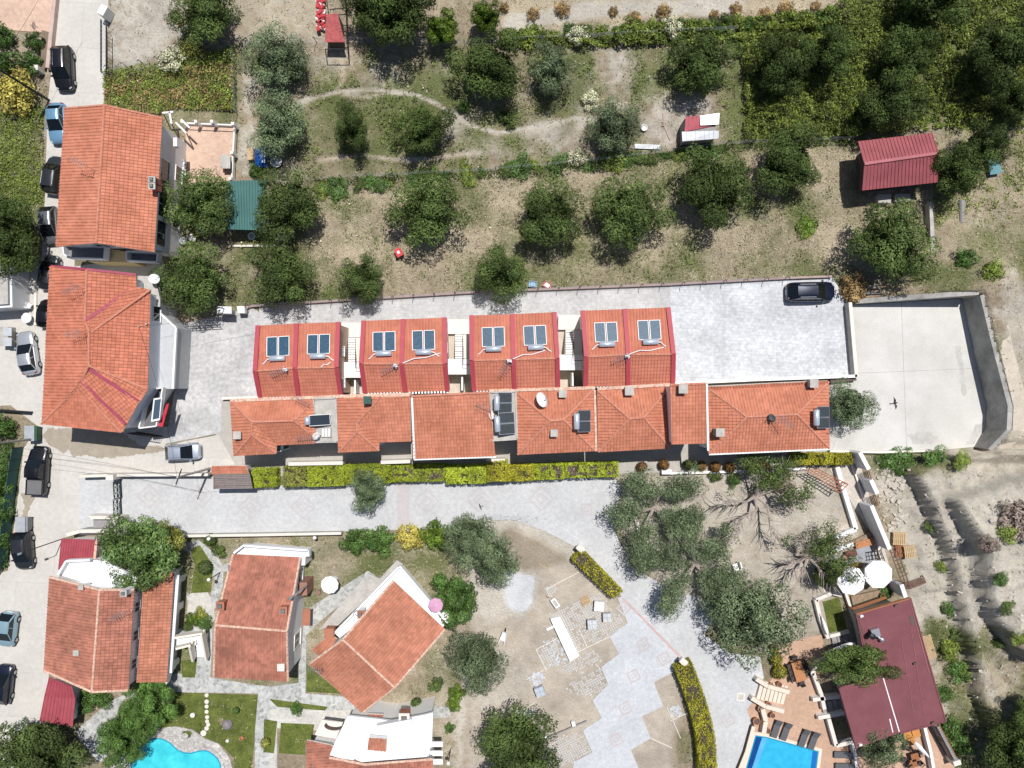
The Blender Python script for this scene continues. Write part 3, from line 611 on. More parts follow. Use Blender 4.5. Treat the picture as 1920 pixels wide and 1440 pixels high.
def window(root, foot, i, t, zc, wd, h, kind='window', shut=None):
    """a framed opening on wall edge i of the footprint, at fraction t"""
    n = len(foot); a, b = foot[i], foot[(i + 1) % n]; d = Vector((b.x - a.x, b.y - a.y, 0)); L = d.length; d.normalize()
    nr = Vector((d.y, -d.x, 0)) * (1 if area2(foot) > 0 else -1); c = Vector((a.x, a.y, 0)) + d * L * t + Vector((0, 0, zc)); rz = math.atan2(d.y, d.x)
    f = MB()
    f.box(c + nr * 0.03 + Vector((0, 0, h / 2)), (wd + 0.16, 0.09, 0.08), rz); f.box(c + nr * 0.05 - Vector((0, 0, h / 2 + 0.02)), (wd + 0.24, 0.16, 0.07), rz)
    for s_ in (-1, 1): f.box(c + nr * 0.03 + d * s_ * (wd / 2 + 0.04), (0.08, 0.09, h - 0.05), rz)
    f.box(c + nr * 0.028, (0.05, 0.075, h - 0.05), rz)
    fo = f.build(kind, M_WFRAME, root)
    MB().box(c + nr * 0.012, (wd, 0.03, h - 0.05), rz).build('pane', shut or M_GLASS, fo)
    return fo
def chimney(root, px, py, z, wd=0.6, h=0.9, m=W_WHITE, capm=M_CONC, cowl=True):
    p = P(px, py, z + h); o = MB().box((p.x, p.y, z + h / 2 - 0.3), (wd, wd, h + 0.6)).build('chimney', m, root)
    MB().box((p.x, p.y, z + h + 0.05), (wd + 0.14, wd + 0.14, 0.1)).build('chimney_cap', capm, o)
    if cowl: MB().box((p.x, p.y, z + h + 0.2), (wd * 0.6, wd * 0.6, 0.2)).build('flue', M_CONCD, o)
    return o
def beam_part(root, name, a, b, wd, h, m, up=0.0): return MB().beam(a, b, wd, h, up).build(name, m, root)

# ---------------------------------------------------------------- four duplexes with crimson parapets
DUP = [([(485, 611), (479.5, 696), (489, 744)], [(557, 607), (554, 690), (560, 742)], [(635, 604.5), (632, 689), (639.5, 739.5)]),
       ([(682.5, 602), (678, 682), (685, 736)], [(757, 599), (753.5, 682), (760, 734)], [(834, 596), (835, 682), (839, 732)]),
       ([(884, 592), (885, 676), (889, 732)], [(961, 589.5), (962.5, 674), (965, 731)], [(1039, 586), (1045, 672), (1046, 726)]),
       ([(1092, 583), (1099, 669), (1097, 724)], [(1171, 580), (1177, 665), (1177, 722)], [(1252, 577), (1262, 664), (1261, 718)])]
ZN, ZR, ZS = 5.4, 6.2, 4.8
DL = ['closest to the stamped grey yard', 'second from the stamped grey yard', 'third from the stamped grey yard', 'closest to the pale parking lot']
DUPROOTS = []
for k, (a, b, c) in enumerate(DUP):
    zz = (ZN, ZR, ZS); A = [(*p, z) for p, z in zip(a, zz)]; B = [(*p, z) for p, z in zip(b, zz)]; Cc = [(*p, z) for p, z in zip(c, zz)]
    outl = [A[0], A[1], A[2], B[2], Cc[2], Cc[1], Cc[0], B[0]]
    root, ro, foot = house('duplex_house', 'terracotta roofed duplex with crimson parapets, ' + DL[k], outl, [[A[0], A[1], B[1], B[0]], [A[1], A[2], B[2], B[1]], [B[0], B[1], Cc[1], Cc[0]], [B[1], B[2], Cc[2], Cc[1]]],
                           [(A[1], B[1]), (B[1], Cc[1])], W_TAN if k < 1 else W_CREAM, T_DUP, 0.15, group='duplex houses with crimson parapets')
    DUPROOTS.append((root, ro, foot))
    for L_ in (A, B, Cc):
        pts = [P(*p) for p in L_]
        dz = Vector((0, 0, 0.1))
        mb = MB(); mb.beam(pts[0] + dz, pts[1] + dz, 0.42, 0.34); mb.beam(pts[1] + dz, pts[2] + dz, 0.42, 0.34); mb.build('parapet', M_TRIM, ro)
    # scalloped white verge at the lower eave
    mb = MB(); a_, c_ = P(*A[2]), P(*Cc[2]); n = int((c_ - a_).length / 0.3)
    for i in range(n + 1): q = a_.lerp(c_, i / n); mb.box((q.x, q.y - 0.1, q.z - 0.02), (0.17, 0.3, 0.09))
    mb.build('verge', W_WHITE, ro)
    for i_, t_ in ((6, 0.3), (6, 0.7), (7, 0.3), (7, 0.7)): window(root, foot, i_, t_, 4.1, 1.0, 1.1)
    for i_ in ((4, 5)): window(root, foot, i_, 0.4, 3.4, 0.8, 1.0)
# stairs between the duplexes
def stair_block(k, xa, xb, y0):
    dy = y0
    label = ['white stair block beside the brown walled duplex', 'white stair block between the two middle duplexes', 'white stair block beside the pale parking side duplex'][k]
    base = P((xa + xb) / 2, 670 + dy, 0); root = thing('stair_block', label, 'stairs', base, 'stairs between the duplexes')
    def box(name, x0, x1, ya, yb, z0, z1, m):
        p, q = P(x0, ya + dy, z1), P(x1, yb + dy, z1); return MB().box(((p.x + q.x) / 2, (p.y + q.y) / 2, (z0 + z1) / 2), (abs(q.x - p.x), abs(p.y - q.y), z1 - z0)).build(name, m, root)
    box('landing', xa, xb, 605, 632, -0.1, 0.6, W_CREAM)
    n = 10; xm = xa + (xb - xa) * 0.62
    for i in range(n): box('step', xa + 0.3 * (xb - xa), xm, 632 + i * 4.6, 632 + (i + 1) * 4.6, -0.1, 0.6 + 0.2 * (i + 1), W_WHITE); box('edge_strip', xa + 0.3 * (xb - xa), xm, 632 + i * 4.6 + .1, 632 + i * 4.6 + 1.3, 0.6 + 0.2 * (i + 1) - .05, 0.6 + 0.2 * (i + 1) + .012, M_CONCD)  # each step carries a thin dark strip along its front edge
    box('side_slab', xm + 1, xb, 633, 678, 0.3, 2.4, W_CREAM)
    box('landing', xa, xb, 679, 708, 2.45, 2.7, W_WHITE)
    box('court_floor', xa, xb, 633, 746, -0.1, 0.08, mat('court_tile', (0.5, 0.43, 0.36), 0.85))
    box('court_wall', (xa + xb) / 2 + 3, (xa + xb) / 2 + 6, 712, 738, 0, 2.0, W_WHITE)
    mb = MB(); z = 0.6
    a, b, c, d = P(xm + 1, 636 + dy, 1.5), P(xm + 1, 678 + dy, 3.4), P(xm + 1, 690 + dy, 3.6), P(xb, 690 + dy, 3.6)
    mb.tube([a, b, c, d], 0.035, 5)
    for i in range(8):
        q = a.lerp(b, i / 7); mb.tube([q, q - Vector((0, 0, 0.9))], 0.02, 4)
    mb.build('railing', M_DARKM, root)
    return root
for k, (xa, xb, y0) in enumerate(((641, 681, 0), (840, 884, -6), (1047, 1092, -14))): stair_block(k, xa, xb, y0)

# ---------------------------------------------------------------- the long lower row of seven roofs
E, RD = 4.9, 6.3
ROW = 'row houses along the yellow hedge'
def e(px, py, z=E): return (px, py, z)
r1, ro1, f1 = house('row_house', 'hip roofed row house at the stamped yard end of the row', [e(432.5, 752), e(587, 746), e(590, 831), e(519, 834), e(518, 850), e(439, 854)],
    [[e(432.5, 752), e(587, 746), (587, 757, 5.2), (551, 789, RD), (472.5, 791, RD)], [(551, 789, RD), (587, 757, 5.2), (590, 819, 5.2)], [(551, 789, RD), (590, 819, 5.2), e(590, 831), e(519, 834), (472.5, 791, RD)],
     [e(432.5, 752), (472.5, 791, RD), (472.5, 815, RD - 0.3), e(439, 854)], [(472.5, 815, RD - 0.3), e(518, 850), e(439, 854)], [(472.5, 791, RD), e(519, 834), e(518, 850), (472.5, 815, RD - 0.3)]],
    [(e(432.5, 752), (472.5, 791, RD)), ((472.5, 791, RD), (551, 789, RD)), ((551, 789, RD), (585, 758, 5.2)), ((551, 789, RD), (588, 818, 5.2)), ((472.5, 791, RD), (472.5, 815, RD - 0.3)), ((472.5, 815, RD - 0.3), e(439, 854)), ((472.5, 815, RD - 0.3), e(518, 850))],
    W_WHITE, T_ORANGE, 0.3, group=ROW)
def flat_deck(name, label, q, z, m=M_CONC, group=None, curb=True):
    pts = PL(q, z); c = sum(pts, Vector()) / len(pts); root = thing(name, label, 'roof terrace', (c.x, c.y, 0), group)
    MB().prism(inset(pts, 0.05), -0.2, z - 0.2).build('wall', W_WHITE, root); MB().slab(pts, 0.2).build('terrace_floor', m, root)
    if curb:
        mb = MB()
        for i in range(len(pts)): mb.beam(pts[i] + Vector((0, 0, 0.07)), pts[(i + 1) % len(pts)] + Vector((0, 0, 0.07)), 0.16, 0.16)
        mb.build('kerb', M_CONC, root)
    return root
flat_deck('roof_terrace', 'flat concrete terrace with a single solar tank between row roofs', [(588.5, 748), (630, 746), (633, 828), (591.5, 829)], 5.0, M_CONC, 'flat terraces in the row')
r2, ro2, f2 = house('row_house', 'row house with hipped wing and a green bin on its roof', [e(631.5, 746), (714, 744, 6.3), (769, 742, 6.3), e(771, 827), e(711, 829), e(711, 845), e(635, 848)],
    [[(714, 744, 6.3), (769, 742, 6.3), e(771, 827), e(711, 829), (669, 794, 5.55)], [e(631.5, 746), (714, 744, 6.3), (669, 794, 5.55), (670, 809, 5.55), e(635, 848)], [e(635, 848), (670, 809, 5.55), e(711, 845)], [(670, 809, 5.55), (669, 794, 5.55), e(711, 829), e(711, 845)]],
    [((714, 744, 6.3), (669, 794, 5.55)), ((669, 794, 5.55), (670, 809, 5.55)), ((670, 809, 5.55), e(635, 848)), ((670, 809, 5.55), e(711, 845))], W_WHITE, T_ORANGE, 0.3, group=ROW)
r3, ro3, f3 = house('row_house', 'row house with one broad slope between the green bin and the twin solar terrace', [(771, 743, 6.7), (917, 736, 6.7), e(929, 855), e(775.5, 860)], [[(771, 743, 6.7), (917, 736, 6.7), e(929, 855), e(775.5, 860)]],
    [((772, 743, 6.7), (917, 736, 6.7))], W_WHITE, T_ORANGE, 0.3, group=ROW)
beam_part(ro3, 'gutter', P(772.5, 745, 6.72), P(777, 860, E + 0.05), 0.2, 0.14, W_WHITE); beam_part(ro3, 'gutter', P(776, 861.5, E), P(930, 856.5, E), 0.16, 0.14, W_WHITE)
flat_deck('roof_terrace', 'flat concrete terrace holding two solar sets and a dish', [(919, 736), (967, 734), (969.5, 823), (922, 826)], 5.3, M_CONC, 'flat terraces in the row')
r4, ro4, f4 = house('row_house', 'hip roofed row house with a large white dish and dark solar set', [e(968.5, 736), e(1113, 730), e(1116, 845), e(971, 852)],
    [[e(968.5, 736), e(1113, 730), (1057, 787, RD), (1032, 789, RD)], [e(1113, 730), e(1116, 845), (1057, 787, RD)], [e(1116, 845), e(971, 852), (1032, 789, RD), (1057, 787, RD)], [e(971, 852), e(968.5, 736), (1032, 789, RD)]],
    [(e(968.5, 736), (1032, 789, RD)), (e(1113, 730), (1057, 787, RD)), (e(1116, 845), (1057, 787, RD)), (e(971, 852), (1032, 789, RD)), ((1032, 789, RD), (1057, 787, RD))], W_WHITE, T_ORANGE, 0.3, group=ROW)
beam_part(ro4, 'gutter', P(1115, 731, E + 0.15), P(1118, 846, E + 0.15), 0.22, 0.2, T_CAPW)
r5, ro5, f5 = house('row_house', 'hip roofed row house shaded by its taller neighbour', [e(1120, 732), e(1256, 725), e(1256, 840), e(1122, 847)],
    [[e(1120, 732), e(1256, 725), (1207, 783, RD), (1180, 785, RD)], [e(1256, 725), e(1256, 840), (1207, 783, RD)], [e(1256, 840), e(1122, 847), (1180, 785, RD), (1207, 783, RD)], [e(1122, 847), e(1120, 732), (1180, 785, RD)]],
    [(e(1120, 732), (1180, 785, RD)), (e(1256, 725), (1207, 783, RD)), (e(1256, 840), (1207, 783, RD)), (e(1122, 847), (1180, 785, RD)), ((1180, 785, RD), (1207, 783, RD))], W_WHITE, T_ORANGE, 0.3, group=ROW)
r6, ro6, f6 = house('row_house', 'tall narrow row house with a raised single slope roof', [(1256, 722, 7.6), (1323, 719, 7.6), (1325, 831, 6.7), (1259, 833, 6.7)], [[(1256, 722, 7.6), (1323, 719, 7.6), (1325, 831, 6.7), (1259, 833, 6.7)]],
    [((1256, 722, 7.6), (1323, 719, 7.6))], W_WHITE, T_ORANGE, 0.12, group=ROW)
beam_part(ro6, 'gutter', P(1325, 720, 7.55), P(1327.5, 845, 6.6), 0.18, 0.16, W_WHITE)
r7, ro7, f7 = house('row_house', 'long hip roofed row house beside the olive and concrete platform', [e(1328, 728), e(1553, 716), e(1554, 840), e(1329, 850)],
    [[e(1328, 728), e(1553, 716), (1494, 777, RD), (1400, 782, RD)], [e(1553, 716), e(1554, 840), (1494, 777, RD)], [e(1554, 840), e(1329, 850), (1400, 782, RD), (1494, 777, RD)], [e(1329, 850), e(1328, 728), (1400, 782, RD)]],
    [(e(1328, 728), (1400, 782, RD)), (e(1553, 716), (1494, 777, RD)), (e(1554, 840), (1494, 777, RD)), (e(1329, 850), (1400, 782, RD)), ((1494, 777, RD), (1400, 782, RD))], W_WHITE, T_ORANGE, 0.3, group=ROW)
beam_part(ro7, 'gutter', P(1329, 851.5, E), P(1554, 841.5, E), 0.2, 0.14, W_WHITE)
# narrow tiled lean-to strip between the two rows
mbs = [(415, 747.5), (486, 745.5)]
STR = thing('parapet_wall', 'low pink coped wall running between the two rows of houses', 'wall', P(900, 735, 0))
for (a, b, z) in (((432, 751), (640, 743), 5.05), ((640, 743), (770, 739), 5.05), ((917, 733), (1115, 727), 5.05), ((1120, 729), (1256, 721), 5.05)):
    beam_part(STR, 'coping', P(*a, z), P(*b, z), 0.3, 0.14, T_CAPW)
    p, q = P(*a, z), P(*b, z); MB().prism([(p.x, p.y - 0.1), (q.x, q.y - 0.1), (q.x, q.y + 0.1), (p.x, p.y + 0.1)], -0.1, z - 0.1).build('wall_body', W_CREAM, STR)
lt = thing('lean_to_roof', 'narrow tiled strip behind the long row house, below the parking lot edge', 'roof', P(1440, 719, 0))
q = [(1325, 724.5, 5.2), (1552, 713, 5.2), (1552, 718.5, 5.0), (1325, 730.5, 5.0)]; MB().slab(PL(q), 0.12).build('deck', W_CREAM, lt); tile_field([PL(q)], 'roof_tiles', T_ORANGE, lt, down=(0, -1, 0))
p, q = P(1326, 727, 5), P(1551, 716, 5); MB().prism([(p.x, p.y - 0.12), (q.x, q.y - 0.12), (q.x, q.y + 0.12), (p.x, p.y + 0.12)], -0.1, 4.9).build('wall', W_CREAM, lt)
beam_part(lt, 'gutter', P(1325, 731.5, 4.98), P(1546, 720.5, 4.98), 0.24, 0.1, M_CONC)
for r_, f_, es in ((r1, f1, ((3, 0.5), (2, 0.4))), (r2, f2, ((3, 0.5),)), (r3, f3, ((2, 0.3), (2, 0.7))), (r4, f4, ((2, 0.3), (2, 0.7))), (r5, f5, ((2, 0.3), (2, 0.7))), (r6, f6, ((2, 0.5),)), (r7, f7, ((2, 0.2), (2, 0.5), (2, 0.8), (1, 0.5)))):
    for i_, t_ in es:
        window(r_, f_, i_, t_, 3.5, 1.2, 1.2); window(r_, f_, i_, t_, 1.2, 1.2, 1.9, 'door')

# ---------------------------------------------------------------- the two big houses by the road
h1, ro1b, fo1 = house('apartment_house', 'gabled tile roof house with grey wall beside the tiled garden terrace', [(122, 204, 6.0), (196, 198, 7.4), (305, 222, 6.0), (290, 473, 6.0), (181, 456, 7.4), (105.5, 463, 6.0), (112, 340, 6.0)],
    [[(122, 204, 6.0), (196, 198, 7.4), (181, 456, 7.4), (105.5, 463, 6.0), (118, 274, 6.0)], [(196, 198, 7.4), (305, 222, 6.0), (290, 473, 6.0), (181, 456, 7.4)]],
    [((196, 198, 7.4), (181, 456, 7.4)), ((122, 204, 6.0), (196, 198, 7.4)), ((196, 198, 7.4), (305, 222, 6.0))], W_GREY, T_ORANGE, 0.45, cat='house')
for t_ in (0.36, 0.62, 0.86): window(h1, fo1, 2, t_, 4.2, 2.4, 1.7)
for t_ in (0.3, 0.7): window(h1, fo1, 2, t_, 1.4, 1.4, 1.3)
def balcony(root, q, z, floor=M_CONCD, wallm=W_WHITE, hgt=0.9):
    pts = PL(q, z); o = MB().slab(pts, 0.2).build('balcony', floor, root); mb = MB()
    for i in range(len(pts)): mb.beam(pts[i] + Vector((0, 0, hgt / 2)), pts[(i + 1) % len(pts)] + Vector((0, 0, hgt / 2)), 0.12, hgt)
    mb.build('balustrade', wallm, o); return o
balcony(h1, [(128, 462), (206, 465), (204, 488), (138, 486), (130, 479)], 3.0, mat('grey_tile_floor', (0.2, 0.2, 0.22), 0.7), W_GREY)
balcony(h1, [(246, 474), (304, 477), (302, 494), (246, 491)], 3.0, mat('grey_tile_floor', (0.2, 0.2, 0.22), 0.7), W_WHITE)
MB().prism([p.xy for p in PL([(204, 466), (248, 474), (248, 492), (165, 490)], 2.6)], -0.1, 2.6).build('stair_hall', W_YELLOW, h1)
ac = [(331, 268), (338, 300)]
for x_, y_ in ((331, 268),): p = P(x_, y_, 3.6); MB().box(p, (0.35, 0.85, 0.6)).build('air_conditioner', M_WHITEP, h1)
chimney(h1, 285.5, 337, 6.5, 0.5, 0.7, mat('brick_red', (0.34, 0.12, 0.1), 0.85), M_CONC); chimney(h1, 285.5, 349, 6.5, 0.5, 0.7, mat('brick_red', (0.34, 0.12, 0.1), 0.85), M_CONC)
e6, r7z = 6.0, 7.5
h2, ro2b, fo2 = house('apartment_house', 'broad hipped tile roof house with a cross gable beside the road', [(95, 500, e6), (163, 506, r7z), (255.5, 516, e6), (256, 540, e6), (282, 544, e6), (278, 730, e6), (262.5, 754, e6), (228, 811, e6), (78, 795, e6)],
    [[(95, 500, e6), (163, 506, r7z), (160, 604, r7z), (167, 686, r7z), (147, 726, 6.9), (78, 795, e6)],
     [(163, 506, r7z), (255.5, 516, e6), (256, 540, e6), (160, 604, r7z)], [(160, 604, r7z), (282, 544, 6.15), (278, 730, e6), (167, 686, r7z)],
     [(78, 795, e6), (147, 726, 6.9), (228, 811, e6)], [(147, 726, 6.9), (167, 686, r7z), (262.5, 754, e6), (228, 811, e6)], [(167, 686, r7z), (278, 730, e6), (262.5, 754, e6)],
     [(160, 603, 7.56), (250, 537, 6.5), (282, 543, 6.3), (172, 623, 7.4)]],
    [((163, 506, r7z), (160, 604, r7z)), ((160, 604, r7z), (168, 622, r7z)), ((167, 622, r7z), (167, 686, r7z)), ((167, 686, r7z), (278, 730, e6)), ((167, 686, r7z), (147, 726, 6.9)), ((147, 726, 6.9), (78, 795, e6)), ((147, 726, 6.9), (228, 811, e6)), ((172, 623, 7.4), (282, 544, 6.3))],
    W_GREY, T_RED, 0.3)
M_PURP = mat('plum_flashing', (0.33, 0.06, 0.10), 0.6, var=0.15)
beam_part(ro2b, 'valley_flashing', P(160, 601, 7.6), P(252, 538, 6.5), 0.3, 0.07, M_PURP); beam_part(ro2b, 'valley_flashing', P(168, 692, 7.52), P(260, 753, 6.15), 0.3, 0.07, M_PURP)
beam_part(ro2b, 'valley_flashing', P(151, 714, 7.2), P(235, 795, 6.15), 0.26, 0.07, M_PURP); beam_part(ro2b, 'verge', P(96, 499, 6.1), P(163, 505, 7.55), 0.22, 0.12, M_PURP); beam_part(ro2b, 'verge', P(163, 505, 7.55), P(255, 515, 6.1), 0.22, 0.12, M_PURP)
MB().prism([p.xy for p in PL([(262, 545), (284, 572), (331, 615), (325, 729), (262, 729)], 3.3)], -0.1, 3.3).build('terrace_block', mat('terrace_screed', (.46, .475, .49), .85, var=.06, fine=.05), h2)
for a, b in (((284, 572), (331, 615)), ((331, 615), (325, 729))): beam_part(h2, 'terrace_kerb', P(*a, 3.4), P(*b, 3.4), .18, .3, W_WHITE)
q = [(258, 517), (290, 518), (300, 560), (300, 575), (284, 575), (258, 540)]; MB().slab(PL(q, 4.2), 0.25).build('rear_landing', M_CONC, h2)
balcony(h2, [(284, 730), (312, 727), (300, 798), (268, 802)], 3.2, mat('slate_tile', (0.12, 0.12, 0.13), 0.6), W_WHITE, 0.8)
f = MB().slab(PL([(288, 747), (304, 745), (299, 788), (283, 791)], 4.3), 0.08).build('glazed_canopy', M_WFRAME, h2); MB().slab(PL([(290, 750), (301.5, 748), (298, 784), (286, 787)], 4.32), 0.02).build('pane', mat('canopy_glass', (0.06, 0.09, 0.13), 0.15, var=0, spec=0.6), f)
MB().slab(PL([(312, 758), (317, 756), (305, 800), (296, 800)], 3.6), 0.1).build('awning', mat('red_awning', (0.45, 0.03, 0.05), 0.7), h2)
mbg = MB(); a, b = P(238, 812, 2.2), P(286, 820, 2.2)
for i in range(14): q = a.lerp(b, i / 13); mbg.tube([q, (q.x, q.y - 0.05, 0)], 0.03, 4)
mbg.tube([a, b], 0.05, 5); mbg.tube([a - Vector((0, 0, 1.9)), b - Vector((0, 0, 1.9))], 0.04, 5)
g_ = thing('entrance_gate', 'dark iron entrance gate in the shade below the road house', 'gate', P(262, 816, 0)); mbg.build('bars', M_DARKM, g_)
for i_, t_ in ((8, 0.25), (8, 0.5), (8, 0.75), (7, 0.3), (7, 0.7)):
    for zc in (1.5, 4.4): window(h2, fo2, i_, t_, zc, 1.3, 1.4)
window(h2, fo2, 4, 0.2, 4.2, 1.4, 1.4); window(h2, fo2, 4, 0.75, 1.6, 1.2, 1.3)
for i_, t_ in ((6, 0.3), (6, 0.65), (6, 0.85), (4, 0.3)):
    for zc in (1.4, 4.3): window(h1, fo1, i_ % 7, t_, zc, 1.3, 1.4)

# ---------------------------------------------------------------- villas round the garden
vA, rA, fA = house('villa', 'white villa with weathered two pitch roof beside two crimson sheds', [(93.7, 1080, 5.2), (187, 1104, 6.4), (252, 1103.5, 5.5), (241, 1296, 5.5), (173, 1299, 6.4), (83, 1259, 5.2)],
    [[(93.7, 1080, 5.2), (187, 1104, 6.4), (173, 1299, 6.4), (83, 1259, 5.2)], [(187, 1104, 6.4), (252, 1103.5, 5.5), (241, 1296, 5.5), (173, 1299, 6.4)]],
    [((187, 1104, 6.4), (173, 1299, 6.4)), ((93.7, 1082, 5.25), (187, 1106, 6.45)), ((187, 1106, 6.45), (252, 1105.5, 5.55)), ((83, 1257, 5.25), (173, 1297, 6.45)), ((173, 1297, 6.45), (241, 1294, 5.55))], W_WHITE, T_OLD, 0.3, T_CAPW)
q2 = [(270, 1074, 3.9), (327, 1073, 3.1), (313, 1279, 3.1), (256, 1279, 3.9)]
rB = MB().slab(PL(q2), 0.14).build('lower_roof', W_CREAM, vA); tile_field([PL(q2)], 'roof_tiles', T_OLD2, rB)
MB().prism([p.xy for p in PL([(258, 1078, 3.6), (316, 1078, 3.0), (304, 1272, 3.0), (248, 1276, 3.6)])], -0.2, 2.95).build('lower_wall', W_WHITE, vA)
MB().slab(PL([(112, 1078), (127, 1052), (172, 1050), (200, 1052), (262, 1087), (252, 1101), (188, 1101)], 4.6), 0.25).build('roof_terrace', W_ROOFWHITE, vA)
MB().prism([p.xy for p in PL([(116, 1078), (130, 1056), (172, 1054), (200, 1056), (256, 1087), (248, 1098), (188, 1098)], 4.4)], -0.2, 4.3).build('upper_wall', W_WHITE, vA)
mb = MB(); ar = [(112, 1076), (127, 1051), (172, 1049)]
for a, b in zip(ar[:-1], ar[1:]): mb.beam(P(*a, 4.9), P(*b, 4.9), 0.2, 0.6)
mb.build('parapet', W_ROOFWHITE, vA)
# arcade facing the garden path
arc = MB(); yy = np.linspace(1075, 1262, 48)
for i in range(len(yy) - 1):
    ph = (yy[i] - 1078) % 52 / 52; top = 2.6; b0 = 0 if ph < 0.12 or ph > 0.93 else 2.0 * math.sqrt(max(0, 1 - ((ph - 0.52) / 0.41) ** 2)) * 0.95
    p, q = P(349 - (yy[i] - 1075) * 0.07, yy[i], 0), P(349 - (yy[i + 1] - 1075) * 0.07, yy[i + 1], 0)
    arc.add([(p.x, p.y, b0), (q.x, q.y, b0), (q.x, q.y, top), (p.x, p.y, top), (p.x - 0.3, p.y, b0), (q.x - 0.3, q.y, b0), (q.x - 0.3, q.y, top), (p.x - 0.3, p.y, top)], [(0, 1, 2, 3), (4, 7, 6, 5), (3, 2, 6, 7), (0, 4, 5, 1), (0, 3, 7, 4), (1, 5, 6, 2)])
arc.build('arcade', W_WHITE, vA)
MB().slab(PL([(327, 1078, 2.6), (336, 1078, 2.6), (322, 1262, 2.6), (312, 1262, 2.6)]), 0.12).build('veranda_ceiling', W_GREY, vA)
chimney(vA, 232, 1112, 5.8, 0.5, 0.8); chimney(vA, 152, 1101, 5.8, 0.35, 0.5, cowl=False); chimney(vA, 143, 1224, 5.7, 0.4, 0.4, cowl=False)
for t_ in (0.2, 0.5, 0.8): window(vA, fA, 2, t_, 4.3, 0.9, 0.9)
for t_ in (0.2, 0.5, 0.8): window(vA, fA, 5, t_, 3.8, 1.1, 1.3); window(vA, fA, 5, t_, 1.4, 1.1, 1.3)
# garden stair of the white villa
st = thing('garden_stair', 'cream dog leg stair climbing to the arcaded villa', 'stairs', P(360, 1200, 0))
for i in range(6): p = P(332 + i * 6.3, 1201, 1.9 - i * 0.12); MB().box((p.x, p.y, p.z / 2), (0.36, 0.95, p.z)).build('step', W_ROOFWHITE, st)
for i in range(6): p = P(374 + i * 0.4, 1196 + i * 6.5, 1.15 - i * 0.18); MB().box((p.x, p.y, p.z / 2), (0.85, 0.38, p.z)).build('step', W_ROOFWHITE, st)
for a, b in (((329, 1194, 2.7), (380, 1186, 2.0)), ((329, 1215, 2.7), (357, 1208, 2.1)), ((380, 1186, 2.0), (389, 1234, 0.7)), ((358, 1208, 2.0), (364, 1235, 0.7))): beam_part(st, 'parapet', P(*a), P(*b), 0.2, 0.8, W_CREAM)
vB, rB_, fB = house('villa', 'villa with long weathered tile roof and lamp post by its wall', [(437, 1039, 2.8), (563.5, 1045.5, 2.8), (538, 1183, 6.5), (540, 1277, 5.3), (401, 1269, 5.3), (404, 1172, 6.5)],
    [[(437, 1039, 2.8), (563.5, 1045.5, 2.8), (538, 1183, 6.5), (404, 1172, 6.5)], [(404, 1172, 6.5), (538, 1183, 6.5), (540, 1277, 5.3), (401, 1269, 5.3)]],
    [((404, 1172, 6.5), (538, 1183, 6.5)), ((437, 1039, 2.85), (404, 1172, 6.55)), ((563, 1045.5, 2.85), (538, 1183, 6.55)), ((404, 1172, 6.5), (401, 1269, 5.35)), ((538, 1183, 6.5), (540, 1277, 5.35))], W_WHITE, T_OLD, 0.3, T_CAPW)
MB().slab(PL([(440, 1036), (458, 1022), (578, 1031), (580, 1040), (563, 1052), (440, 1043)], 2.6), 0.25).build('roof_terrace', W_ROOFWHITE, vB)
mb = MB(); pp = [(440, 1036), (458, 1022), (579, 1031), (580, 1042)]
for a, b in zip(pp[:-1], pp[1:]): mb.beam(P(*a, 2.9), P(*b, 2.9), 0.2, 0.6)
mb.build('parapet', W_ROOFWHITE, vB); MB().prism([p.xy for p in PL([(446, 1038), (461, 1027), (573, 1036), (572, 1060), (446, 1060)], 2.4)], -0.2, 2.4).build('front_wall', W_WHITE, vB)
chimney(vB, 413, 1136, 5.6, 0.65, 0.7, T_OLD2, T_OLD2); chimney(vB, 531, 1145, 5.4, 0.65, 0.7, T_OLD2, T_OLD2); chimney(vB, 527, 1251, 5.5, 0.55, 0.6, M_STONE, M_STONE, False); chimney(vB, 423, 1065, 3.5, 0.5, 0.5, cowl=False)
MB().slab(PL([(568, 1142, 2.2), (582, 1141, 2.0), (581, 1173, 2.0), (566, 1173, 2.2)]), 0.1).build('porch_roof', T_OLD2, vB)
pm = MB(); pm.tube([P(545, 1121, 6.2), P(575, 1098, 2.6)], 0.09, 7); pm.lathe([(0.16, 0), (0.16, 0.25), (0.05, 0.35)], P(545, 1121, 6.2), 8); pm.build('flue_pipe', M_STEEL, vB)
MB().box(P(575, 1098, 1.2), (0.75, 1.3, 2.4)).build('barbecue', mat('brick_brown', (0.3, 0.16, 0.12), 0.85), vB)
window(vB, fB, 1, 0.3, 1.8, 1.2, 1.3); window(vB, fB, 2, 0.5, 2.0, 1.4, 1.9, 'door')
vC, rC, fC = house('villa', 'villa set at an angle with broad faded tile roof and pink parasol terrace', [(738, 1089, 3.2), (834, 1180, 3.2), (740, 1289, 6.2), (679, 1336, 5.0), (581, 1244, 5.0), (643, 1199, 6.2)],
    [[(738, 1089, 3.2), (834, 1180, 3.2), (740, 1289, 6.2), (643, 1199, 6.2)], [(643, 1199, 6.2), (740, 1289, 6.2), (679, 1336, 5.0), (581, 1244, 5.0)]],
    [((643, 1199, 6.2), (740, 1289, 6.2)), ((738, 1089, 3.25), (643, 1199, 6.25)), ((834, 1180, 3.25), (740, 1289, 6.25)), ((643, 1199, 6.2), (581, 1244, 5.05)), ((740, 1289, 6.2), (679, 1336, 5.05))], W_WHITE, T_OLD2, 0.3, T_CAPW)
MB().slab(PL([(748, 1062), (838, 1168), (826, 1180), (735, 1090), (660, 1178), (637, 1196), (626, 1186), (700, 1110)], 2.7), 0.25).build('roof_terrace', W_ROOFWHITE, vC)
